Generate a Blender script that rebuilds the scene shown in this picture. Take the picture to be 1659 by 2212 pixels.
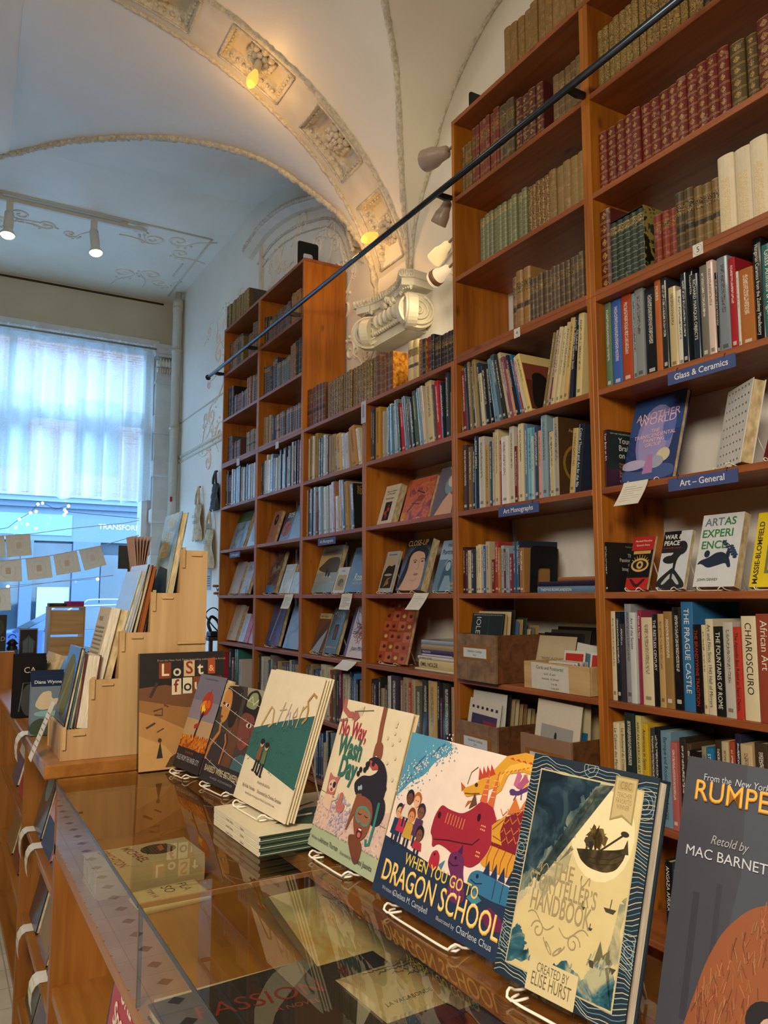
import bpy, bmesh, math, random
from mathutils import Matrix, Vector
from math import sin, cos, pi, radians, sqrt
random.seed(11)
for o in list(bpy.data.objects): bpy.data.objects.remove(o, do_unlink=True)
SC = bpy.context.scene
COL = SC.collection

# ------------------------------------------------------------------ camera
CAMZ = 1.55
FOC, YAW, PITCH = 1688.4, 0.5199, 0.10932      # focal length in pixels of the 1659 x 2212 frame
cam = bpy.data.cameras.new('camera'); camo = bpy.data.objects.new('camera', cam); COL.objects.link(camo)
cam.sensor_fit = 'VERTICAL'; cam.sensor_height = 36.0; cam.lens = FOC / 2212 * 36.0
cam.clip_start = 0.02; cam.clip_end = 200
camo.location = (0, 0, CAMZ); camo.rotation_euler = (pi/2 + PITCH, 0, -YAW)
SC.camera = camo
# ------------------------------------------------------------------ exposure, world, added fill lights, daylight
SC.view_settings.view_transform = 'Standard'; SC.view_settings.look = 'None'
SC.view_settings.exposure = 0.76; SC.view_settings.gamma = 1.0; SC.view_settings.use_curve_mapping = False
cy = SC.cycles
cy.use_denoising = True; cy.max_bounces = 7; cy.diffuse_bounces = 4; cy.glossy_bounces = 4
cy.transmission_bounces = 6; cy.transparent_max_bounces = 16; cy.caustics_reflective = False; cy.caustics_refractive = False
cy.sample_clamp_indirect = 6.0
W = bpy.data.worlds.new('overcast_sky'); SC.world = W; W.use_nodes = True
wn = W.node_tree; bg = wn.nodes['Background']
WORLD_COL, WORLD_STR = (0.36, 0.64, 1.0), 5.4
bg.inputs[0].default_value = (*WORLD_COL, 1); bg.inputs[1].default_value = WORLD_STR
def area(name, loc, target, size, power, col, sy=None):
    l = bpy.data.lights.new(name, 'AREA'); l.energy = power; l.color = col; l.size = size
    if sy: l.shape = 'RECTANGLE'; l.size_y = sy
    o = bpy.data.objects.new(name, l); COL.objects.link(o); o.location = loc
    o.rotation_euler = (Vector(target) - Vector(loc)).to_track_quat('-Z', 'Y').to_euler(); return o
def point(name, loc, power, col, r=0.03):
    l = bpy.data.lights.new(name, 'POINT'); l.energy = power; l.color = col; l.shadow_soft_size = r
    o = bpy.data.objects.new(name, l); COL.objects.link(o); o.location = loc; return o
def spot(name, loc, target, power, col, ang=70, r=0.03):
    l = bpy.data.lights.new(name, 'SPOT'); l.energy = power; l.color = col; l.shadow_soft_size = r; l.spot_size = radians(ang); l.spot_blend = .6
    o = bpy.data.objects.new(name, l); COL.objects.link(o); o.location = loc
    o.rotation_euler = (Vector(target) - Vector(loc)).to_track_quat('-Z', 'Y').to_euler(); return o
WARM = (1.0, 0.87, 0.70)
area('room_fill_near', (-1.3, -0.9, 3.1), (0.0, 0.5, 0.0), 1.2, 125, WARM)  # fill light added behind the camera to brighten the shelves
area('room_fill_mid', (-1.6, 3.0, 4.7), (0.9, 3.6, 1.4), 1.2, 20, WARM)  # second warm fill, added out of view
_sun = bpy.data.lights.new('sky_daylight', 'SUN'); _sun.energy = 11.0; _sun.angle = radians(70); _sun.color = (0.36, 0.66, 1.0)   # the brighter part of the overcast sky, over the roofs across the street
_suno = bpy.data.objects.new('sky_daylight', _sun); COL.objects.link(_suno); _suno.rotation_euler = Vector((-.25, -.78, -.57)).to_track_quat('-Z', 'Y').to_euler()

def at_x(px, py, v): d = _ray(px, py); return d * (v / d.x) + Vector((0, 0, CAMZ))
def at_y(px, py, v): d = _ray(px, py); return d * (v / d.y) + Vector((0, 0, CAMZ))
def at_z(px, py, v): d = _ray(px, py); return d * ((v - CAMZ) / d.z) + Vector((0, 0, CAMZ))
_F = Vector((sin(YAW)*cos(PITCH), cos(YAW)*cos(PITCH), sin(PITCH))); _R = Vector((cos(YAW), -sin(YAW), 0)); _U = _R.cross(_F)
def _ray(px, py): return _R*((px-829.5)/FOC) - _U*((py-1106)/FOC) + _F

# ------------------------------------------------------------------ materials
def lin(c):
    c = c/255.0
    return c/12.92 if c <= .04045 else ((c+.055)/1.055)**2.4
def hx(h): return tuple(lin(int(h[i:i+2], 16)) for i in (0, 2, 4))
MATS = {}
class NT:
    def __init__(s, name):
        s.m = bpy.data.materials.new(name); s.m.use_nodes = True; s.t = s.m.node_tree
        s.b = s.t.nodes['Principled BSDF']; s.out = s.t.nodes['Material Output']
    def n(s, typ, **k):
        x = s.t.nodes.new(typ)
        for a, v in k.items():
            if a.startswith('i_'):
                key = a[2:]; x.inputs[int(key) if key.isdigit() else key].default_value = v
            else: setattr(x, a, v)
        return x
    def l(s, a, b): s.t.links.new(a, b)
    def math(s, op, a, b=None, c=None, clamp=False):
        x = s.n('ShaderNodeMath', operation=op, use_clamp=clamp)
        for i, v in enumerate((a, b, c)):
            if v is None: continue
            if isinstance(v, (int, float)): x.inputs[i].default_value = v
            else: s.l(v, x.inputs[i])
        return x.outputs[0]
    def mix(s, f, a, b, typ='MIX'):
        x = s.n('ShaderNodeMix', data_type='RGBA', blend_type=typ)
        for i, v in ((0, f), (6, a), (7, b)):
            if isinstance(v, (int, float)): x.inputs[i].default_value = v
            elif isinstance(v, tuple): x.inputs[i].default_value = (*v[:3], 1)
            else: s.l(v, x.inputs[i])
        return x.outputs[2]
    def noise(s, vec, scale, detail=3, rough=.5, dist=0):
        x = s.n('ShaderNodeTexNoise', i_Scale=scale, i_Detail=detail, i_Roughness=rough, i_Distortion=dist)
        s.l(vec, x.inputs['Vector']); return x.outputs['Fac']
    def mapv(s, vec, scale=(1, 1, 1), loc=(0, 0, 0), rot=(0, 0, 0)):
        x = s.n('ShaderNodeMapping'); x.inputs['Scale'].default_value = scale; x.inputs['Location'].default_value = loc; x.inputs['Rotation'].default_value = rot
        s.l(vec, x.inputs['Vector']); return x.outputs[0]
    def coord(s, w='Object'): return s.n('ShaderNodeTexCoord').outputs[w]
    def ramp(s, f, *st):
        x = s.n('ShaderNodeValToRGB'); e = x.color_ramp.elements
        while len(e) < len(st): e.new(.5)
        for i, (p, c) in enumerate(st): e[i].position = p; e[i].color = (*c, 1)
        s.l(f, x.inputs[0]); return x.outputs[0]
    def col(s, v): 
        if isinstance(v, tuple): s.b.inputs['Base Color'].default_value = (*v, 1)
        else: s.l(v, s.b.inputs['Base Color'])
    def bump(s, h, st=.3, d=.01):
        x = s.n('ShaderNodeBump', i_Strength=st, i_Distance=d); s.l(h, x.inputs['Height']); s.l(x.outputs[0], s.b.inputs['Normal'])
    def set(s, rough=.5, metal=0, spec=.5, coat=0):
        s.b.inputs['Roughness'].default_value = rough; s.b.inputs['Metallic'].default_value = metal
        s.b.inputs['Specular IOR Level'].default_value = spec; s.b.inputs['Coat Weight'].default_value = coat
def M(name):
    if name in MATS: return MATS[name]
    if name[0] == '#':                                  # plain printed / painted colour with a faint mottle
        parts = name[1:].split('/'); h = parts[0]; k = parts[1] if len(parts) > 1 else 'p'
        t = NT('print_' + name[1:].replace('/', '_')); c = hx(h)
        f = t.noise(t.coord(), 35, 2)
        t.col(t.mix(f, tuple(x*.90 for x in c), tuple(min(1, x*1.08) for x in c)))
        t.set({'p': .55, 'g': .18, 'm': .85, 's': .35}[k], spec=.4)
        MATS[name] = t.m; return t.m
    if name[0] == '~':                                  # painterly mixture of three colours: ~aabbcc_ddeeff_112233_scale
        a, b, c, sc = name[1:].split('_'); t = NT('painting_' + name[1:]); v = t.coord()
        f = t.noise(v, float(sc), 4, .6, .8)
        t.col(t.ramp(f, (.36, hx(a)), (.5, hx(b)), (.64, hx(c)))); t.set(.3)
        MATS[name] = t.m; return t.m
    if name[0] == '*':                                  # a lamp's glow: *hex_strength
        h, st = name[1:].split('_'); t = NT('glow_' + name[1:]); t.col(hx(h))
        t.b.inputs['Emission Color'].default_value = (*hx(h), 1); t.b.inputs['Emission Strength'].default_value = float(st)
        MATS[name] = t.m; return t.m
    raise KeyError(name)
def reg(f): MATS[f.__name__] = f(); return f
def pine(name, axis, dark, light, knots=True, rough=.42):
    t = NT(name); v = t.coord(); s = [22, 22, 22]; s[axis] = 1.3
    oi = t.n('ShaderNodeObjectInfo'); ad = t.n('ShaderNodeVectorMath', operation='ADD'); t.l(v, ad.inputs[0])
    cx = t.n('ShaderNodeCombineXYZ'); t.l(t.math('MULTIPLY', oi.outputs['Random'], 37.0), cx.inputs[axis]); t.l(cx.outputs[0], ad.inputs[1]); v = ad.outputs[0]
    f = t.noise(t.mapv(v, tuple(s)), 1.0, 4, .6, .6)
    g = t.noise(v, 2.2, 2)
    c = t.ramp(t.math('ADD', t.math('MULTIPLY', f, .65), t.math('MULTIPLY', g, .35)), (.35, hx(dark)), (.62, hx(light)))
    if knots:
        s2 = [7, 7, 7]; s2[axis] = 3.2
        vo = t.n('ShaderNodeTexVoronoi', i_Scale=1.0); t.l(t.mapv(v, tuple(s2)), vo.inputs['Vector'])
        k = t.ramp(vo.outputs['Distance'], (.05, (1, 1, 1)), (.13, (0, 0, 0)))
        c = t.mix(t.math('MULTIPLY', k, .55), c, hx('3a1a06'))
    t.col(c); t.set(rough, spec=.4); t.bump(f, .06, .003); MATS[name] = t.m
pine('pine_upright', 2, '84480e', 'b06a1c'); pine('pine_shelf', 1, '7a401c', '9e5c32')
pine('oak_case', 1, '7c4a1c', '9e6a2e', False, .3); pine('oak_post', 2, '744418', '98622a', False, .35)
pine('walnut_box', 0, '3e2412', '6e4526', False, .6); pine('walnut_front', 1, '5d4630', '8c6e54', False, .65)
pine('birch_ply', 2, 'a98456', 'c2a070', False, .5); pine('birch_flat', 0, 'a88454', 'c4a474', False, .5)
@reg
def plaster():
    t = NT('plaster'); v = t.coord(); f = t.noise(v, 1.3, 4); g = t.noise(v, 14, 4, .6)
    t.col(t.ramp(f, (.3, hx('e6e1d4')), (.7, hx('f0ece2')))); t.set(.42, spec=.4); t.bump(t.math('ADD', g, t.math('MULTIPLY', t.noise(v, 3.5, 3), 1.5)), .22, .012); return t.m
@reg
def plaster_trim():
    t = NT('plaster_trim'); v = t.coord(); g = t.noise(v, 38, 4, .7)
    t.col(t.ramp(g, (.35, hx('b9b09a')), (.6, hx('ded8c8')))); t.set(.5); t.bump(g, .7, .012); return t.m
@reg
def plaster_smooth():
    t = NT('plaster_smooth'); v = t.coord(); f = t.noise(v, 8, 3); t.col(t.ramp(f, (.3, hx('cfc8b4')), (.7, hx('ddd6c4')))); t.set(.45); return t.m
@reg
def wall_cream():
    t = NT('wall_cream'); v = t.coord(); f = t.noise(v, 1.5, 4); t.col(t.ramp(f, (.3, hx('c6bda2')), (.7, hx('d2c9b0')))); t.set(.6); t.bump(t.noise(v, 9, 4), .15, .01); return t.m
@reg
def window_paint():
    t = NT('window_paint'); v = t.coord(); f = t.noise(v, 6, 3); t.col(t.ramp(f, (.3, hx('c6c8c6')), (.7, hx('d6d8d4')))); t.set(.4); return t.m
@reg
def floor_tile():                                       # white octagon tiles with small dark diamonds
    t = NT('floor_tile'); v = t.n('ShaderNodeSeparateXYZ'); t.l(t.mapv(t.coord(), (5.8, 5.8, 5.8), rot=(0, 0, 0)), v.inputs[0])
    fx = t.math('ABSOLUTE', t.math('SUBTRACT', t.math('FRACT', v.outputs[0]), .5)); fy = t.math('ABSOLUTE', t.math('SUBTRACT', t.math('FRACT', v.outputs[1]), .5))
    d = t.math('LESS_THAN', t.math('ADD', fx, fy), .2)
    jx = t.math('GREATER_THAN', t.math('MAXIMUM', fx, fy), .485)
    n = t.noise(t.coord(), 5, 4); base = t.ramp(n, (.3, hx('b4ac9c')), (.7, hx('cec6b6')))
    c = t.mix(t.math('MULTIPLY', jx, .5), base, hx('6a6458')); t.col(t.mix(d, c, hx('3c342c'))); t.set(.3); return t.m
@reg
def case_glass():
    t = NT('case_glass'); t.t.nodes.remove(t.b)
    tr = t.n('ShaderNodeBsdfTransparent'); tr.inputs[0].default_value = (.90, .91, .86, 1); gl = t.n('ShaderNodeBsdfGlossy'); gl.inputs['Roughness'].default_value = .0
    fr = t.n('ShaderNodeFresnel', i_IOR=1.62); mx = t.n('ShaderNodeMixShader'); t.l(t.math('MULTIPLY', fr.outputs[0], t.math('SUBTRACT', 1.0, t.n('ShaderNodeNewGeometry').outputs['Backfacing'])), mx.inputs[0]); t.l(tr.outputs[0], mx.inputs[1]); t.l(gl.outputs[0], mx.inputs[2]); t.l(mx.outputs[0], t.out.inputs[0]); return t.m
@reg
def window_glass():
    t = NT('window_glass'); t.t.nodes.remove(t.b)
    tr = t.n('ShaderNodeBsdfTransparent'); tr.inputs[0].default_value = (.93, .96, .97, 1); gl = t.n('ShaderNodeBsdfGlossy'); gl.inputs['Roughness'].default_value = .0
    fr = t.n('ShaderNodeFresnel', i_IOR=1.4); mx = t.n('ShaderNodeMixShader'); t.l(t.math('MULTIPLY', fr.outputs[0], t.math('SUBTRACT', 1.0, t.n('ShaderNodeNewGeometry').outputs['Backfacing'])), mx.inputs[0]); t.l(tr.outputs[0], mx.inputs[1]); t.l(gl.outputs[0], mx.inputs[2]); t.l(mx.outputs[0], t.out.inputs[0]); return t.m
@reg
def glass_edge():
    t = NT('glass_edge'); t.col(t.mix(t.noise(t.coord(), 20), hx('0c161c'), hx('1c2e38'))); t.set(.12); return t.m
@reg
def curtain_cloth():
    t = NT('curtain_cloth'); t.t.nodes.remove(t.b); v = t.coord()
    c = t.ramp(t.noise(v, 60, 2), (.3, hx('dfe6ea')), (.7, hx('f2f6f8')))
    d = t.n('ShaderNodeBsdfDiffuse'); tl = t.n('ShaderNodeBsdfTranslucent'); tp = t.n('ShaderNodeBsdfTransparent'); t.l(c, d.inputs[0]); t.l(c, tl.inputs[0])
    a = t.n('ShaderNodeMixShader', i_0=.62); t.l(d.outputs[0], a.inputs[1]); t.l(tl.outputs[0], a.inputs[2])
    b = t.n('ShaderNodeMixShader', i_0=.30); t.l(a.outputs[0], b.inputs[1]); t.l(tp.outputs[0], b.inputs[2]); t.l(b.outputs[0], t.out.inputs[0]); return t.m
@reg
def pages():
    t = NT('pages'); v = t.coord(); f = t.noise(t.mapv(v, (260, 60, 30)), 1, 2); t.col(t.ramp(f, (.3, hx('a89268')), (.7, hx('d6c49a')))); t.set(.8); return t.m
@reg
def bright_pages():
    t = NT('bright_pages'); v = t.coord(); f = t.noise(t.mapv(v, (60, 300, 20)), 1, 2); t.col(t.ramp(f, (.3, hx('b8ae98')), (.7, hx('e0d8c4')))); t.set(.8); return t.m
@reg
def black_metal():
    t = NT('black_metal'); t.col(t.mix(t.noise(t.coord(), 25), hx('16171a'), hx('24262a'))); t.set(.38, .3); return t.m
@reg
def rail_steel():
    t = NT('rail_steel'); t.col(t.mix(t.noise(t.coord(), 9), hx('2c3440'), hx('48525e'))); t.set(.28, .75); return t.m
@reg
def white_wire():
    t = NT('white_wire'); t.col(t.mix(t.noise(t.coord(), 40), hx('cfc8b4'), hx('e6e0d0'))); t.set(.3); return t.m
@reg
def marble_paper():
    t = NT('marble_paper'); v = t.coord(); w = t.n('ShaderNodeTexWave', i_Scale=26, i_Distortion=9, i_Detail=3); t.l(v, w.inputs[0]); t.col(t.ramp(w.outputs['Fac'], (.3, hx('12140f')), (.6, hx('3a3a20')), (.85, hx('8a7a38')))); t.set(.4); return t.m
@reg
def brown_marble():
    t = NT('brown_marble'); v = t.coord(); t.col(t.ramp(t.noise(v, 45, 5, .7), (.36, hx('5a340c')), (.5, hx('a86a14')), (.64, hx('c88a24')))); t.set(.4); return t.m
@reg
def brick():
    t = NT('brick'); b = t.n('ShaderNodeTexBrick', i_Scale=1.0); b.inputs['Color1'].default_value = (*hx('8a5448'), 1); b.inputs['Color2'].default_value = (*hx('a06a58'), 1); b.inputs['Mortar'].default_value = (*hx('a89a90'), 1)
    b.inputs['Brick Width'].default_value = .22; b.inputs['Row Height'].default_value = .075; b.inputs['Mortar Size'].default_value = .008; t.l(t.mapv(t.coord(), rot=(pi/2, 0, 0)), b.inputs[0]); t.col(b.outputs[0]); t.set(.8); return t.m
@reg
def asphalt():
    t = NT('asphalt'); t.col(t.ramp(t.noise(t.coord(), 30, 5), (.3, hx('4a4c50')), (.7, hx('66686c')))); t.set(.8); return t.m
@reg
def car_paint():
    t = NT('car_paint'); t.col(t.mix(t.noise(t.coord(), 3), hx('123a70'), hx('1c4c8c'))); t.set(.22, .3, coat=.8); return t.m
@reg
def dark_glass():
    t = NT('dark_glass'); t.col(t.mix(t.noise(t.coord(), 1.2, 3), hx('141c24'), hx('4a5a68'))); t.set(.06, spec=.8); return t.m
@reg
def rubber():
    t = NT('rubber'); t.col(t.mix(t.noise(t.coord(), 20), hx('101010'), hx('1c1c1c'))); t.set(.8); return t.m
@reg
def canvas():
    t = NT('canvas'); v = t.coord(); t.col(t.ramp(t.noise(v, 20, 4), (.3, hx('b6a888')), (.7, hx('d8ccb0')))); t.set(.9); t.bump(t.noise(v, 15, 4), .5, .02); return t.m
@reg
def bunting_paper():
    t = NT('bunting_paper'); t.t.nodes.remove(t.b); c = t.mix(t.noise(t.coord(), 30), hx('d8c8b4'), hx('e6dac8'))
    d = t.n('ShaderNodeBsdfDiffuse'); tl = t.n('ShaderNodeBsdfTranslucent'); t.l(c, d.inputs[0]); t.l(c, tl.inputs[0]); a = t.n('ShaderNodeMixShader', i_0=.35); t.l(d.outputs[0], a.inputs[1]); t.l(tl.outputs[0], a.inputs[2]); t.l(a.outputs[0], t.out.inputs[0]); return t.m
@reg
def far_bookwall():  # mottled browns for the unseen walls, chosen dark to cut bounced light
    t = NT('far_bookwall'); v = t.n('ShaderNodeTexVoronoi', i_Scale=1.0); t.l(t.mapv(t.coord(), (9, 9, 3)), v.inputs['Vector']); t.col(t.mix(.6, t.ramp(v.outputs['Color'], (.1, hx('3a2412')), (.9, hx('8a6a48'))), hx('5a3a1c'))); t.set(.6); return t.m
@reg
def bulb_glass():
    t = NT('bulb_glass'); t.col(t.mix(t.noise(t.coord(), 5), hx('ffb030'), hx('ffc050'))); t.b.inputs['Emission Color'].default_value = (1, .48, .10, 1); t.b.inputs['Emission Strength'].default_value = 0.62; t.set(.1); return t.m
def spine_mat(name, kind):
    """book spines: the object's own colour, gilt lines and title pieces measured along the spine"""
    t = NT(name); g = t.n('ShaderNodeSeparateXYZ'); t.l(t.coord('Generated'), g.inputs[0]); z = g.outputs[2]; x = g.outputs[0]; ov = t.coord('Object')
    oi = t.n('ShaderNodeObjectInfo'); rnd = oi.outputs['Random']; base = oi.outputs['Color']
    ad = t.n('ShaderNodeVectorMath', operation='ADD'); t.l(ov, ad.inputs[0]); t.l(t.math('MULTIPLY', rnd, 13.0), ad.inputs[1]); vv = ad.outputs[0]
    wear = t.noise(vv, 26, 4, .65)
    c = t.mix(t.math('MULTIPLY', wear, .5), base, t.mix(.55, base, (.02, .015, .01)))
    c = t.mix(t.math('MULTIPLY', t.math('GREATER_THAN', wear, .62), .25), c, t.mix(.5, base, (.8, .7, .5)))
    gold = hx('c09a4a'); fr = t.math('FRACT', t.math('MULTIPLY', z, 6.0)); ab = t.math('ABSOLUTE', t.math('SUBTRACT', fr, .5)); cx = t.math('ABSOLUTE', t.math('SUBTRACT', x, .5))
    line = t.math('MULTIPLY', t.math('GREATER_THAN', ab, .43), t.math('LESS_THAN', ab, .465)); hgt = t.math('GREATER_THAN', ab, .45)
    on = 0
    if kind in 'LGO':
        amt = {'L': .55, 'G': .75, 'O': .7}[kind]
        c = t.mix(t.math('MULTIPLY', line, amt), c, gold)
    if kind == 'G':
        nn = t.noise(t.mapv(vv, (210, 1, 210)), 1, 2, .6)
        o2 = t.math('MULTIPLY', t.math('GREATER_THAN', nn, .5), t.math('LESS_THAN', ab, .38))
        c = t.mix(t.math('MULTIPLY', o2, .62), c, gold)
    if kind == 'O':
        dm = t.math('ADD', t.math('MULTIPLY', cx, 1.6), t.math('MULTIPLY', ab, 1.4))
        o2 = t.math('MULTIPLY', t.math('LESS_THAN', dm, .42), t.math('GREATER_THAN', t.noise(t.mapv(vv, (260, 1, 260)), 1, 1), .45))
        c = t.mix(t.math('MULTIPLY', o2, .65), c, gold)
    if kind == 'L':
        lab = t.math('MULTIPLY', t.math('GREATER_THAN', z, .69), t.math('LESS_THAN', z, .80))
        c = t.mix(t.math('MULTIPLY', lab, t.math('MULTIPLY', t.math('GREATER_THAN', rnd, .45), .75)), c, hx('20160e'))
        tx = t.math('MULTIPLY', lab, t.math('GREATER_THAN', t.noise(t.mapv(vv, (420, 1, 300)), 1, 1), .55)); c = t.mix(t.math('MULTIPLY', tx, .6), c, gold)
    if kind == 'B':
        lab = t.math('MULTIPLY', t.math('GREATER_THAN', z, .62), t.math('LESS_THAN', z, .80)); l2 = t.math('MULTIPLY', t.math('GREATER_THAN', z, .36), t.math('LESS_THAN', z, .44))
        c = t.mix(t.math('MULTIPLY', t.math('MAXIMUM', lab, l2), .85), c, hx('1e1c1a'))
        tx = t.math('MULTIPLY', lab, t.math('GREATER_THAN', t.noise(t.mapv(vv, (420, 1, 260)), 1, 1), .56)); c = t.mix(t.math('MULTIPLY', tx, .7), c, gold)
        c = t.mix(t.math('MULTIPLY', line, .5), c, gold)
    if kind == 'D':
        lab = t.math('MULTIPLY', t.math('GREATER_THAN', z, .80), t.math('LESS_THAN', z, .93)); tx = t.math('MULTIPLY', lab, t.math('GREATER_THAN', t.noise(t.mapv(vv, (330, 1, 260)), 1, 1), .5)); c = t.mix(t.math('MULTIPLY', tx, .6), c, gold)
        l3 = t.math('GREATER_THAN', t.math('SINE', t.math('MULTIPLY', z, 70.0)), .93); c = t.mix(t.math('MULTIPLY', l3, .3), c, hx('d0c8a0'))
    if kind == 'V':
        c = t.mix(t.math('MULTIPLY', t.math('GREATER_THAN', t.noise(vv, 55, 4, .6), .55), .35), c, hx('b08a50')); c = t.mix(t.math('MULTIPLY', line, .25), c, hx('4a3418'))
    if kind == 'W':
        o2 = t.math('MULTIPLY', t.math('LESS_THAN', cx, .28), t.math('GREATER_THAN', t.noise(t.mapv(vv, (230, 1, 260)), 1, 2), .52)); o2 = t.math('MULTIPLY', o2, t.math('LESS_THAN', z, .7)); c = t.mix(t.math('MULTIPLY', o2, .55), c, hx('d0a840'))
    t.col(c); t.set(.5 if kind in 'VW' else .38, spec=.45); t.bump(t.math('ADD', t.math('MULTIPLY', hgt, 1.0), t.math('MULTIPLY', wear, .5)), .35, .004)
    MATS[name] = t.m
for k in 'LGOBDVW': spine_mat('spine_' + k, k)
def print_spine(name, glossy, title):
    t = NT(name); g = t.n('ShaderNodeSeparateXYZ'); t.l(t.coord('Generated'), g.inputs[0]); z = g.outputs[2]; x = g.outputs[0]
    oi = t.n('ShaderNodeObjectInfo'); base = oi.outputs['Color']; rnd = oi.outputs['Random']
    ink = t.n('ShaderNodeAttribute', attribute_type='OBJECT', attribute_name='ink').outputs['Color']
    ad = t.n('ShaderNodeVectorMath', operation='ADD'); t.l(t.coord(), ad.inputs[0]); t.l(t.math('MULTIPLY', rnd, 17.0), ad.inputs[1]); vv = ad.outputs[0]
    c = t.mix(t.math('MULTIPLY', t.noise(vv, 18, 3), .3), base, t.mix(.5, base, (.03, .03, .03)))
    if title:
        cx = t.math('ABSOLUTE', t.math('SUBTRACT', x, .5))
        lo = t.math('ADD', t.math('MULTIPLY', rnd, .25), .3)
        box = t.math('MULTIPLY', t.math('LESS_THAN', cx, .17), t.math('MULTIPLY', t.math('LESS_THAN', z, .92), t.math('GREATER_THAN', z, lo)))
        gl = t.math('GREATER_THAN', t.noise(t.mapv(vv, (380, 1, 240)), 1, 1), .5)
        c = t.mix(t.math('MULTIPLY', t.math('MULTIPLY', box, gl), .75), c, ink)
        ft = t.math('MULTIPLY', t.math('LESS_THAN', z, .1), t.math('MULTIPLY', t.math('GREATER_THAN', z, .06), t.math('LESS_THAN', cx, .25))); c = t.mix(t.math('MULTIPLY', ft, .6), c, ink)
    t.col(c); t.set(.14 if glossy else .6, spec=.6 if glossy else .3, coat=.4 if glossy else 0)
    if not glossy: t.bump(t.noise(vv, 400, 2), .15, .002)
    MATS[name] = t.m
print_spine('spine_J', True, True); print_spine('spine_C', False, True); print_spine('spine_j', True, False); print_spine('spine_c', False, False); print_spine('board', False, False)

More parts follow.
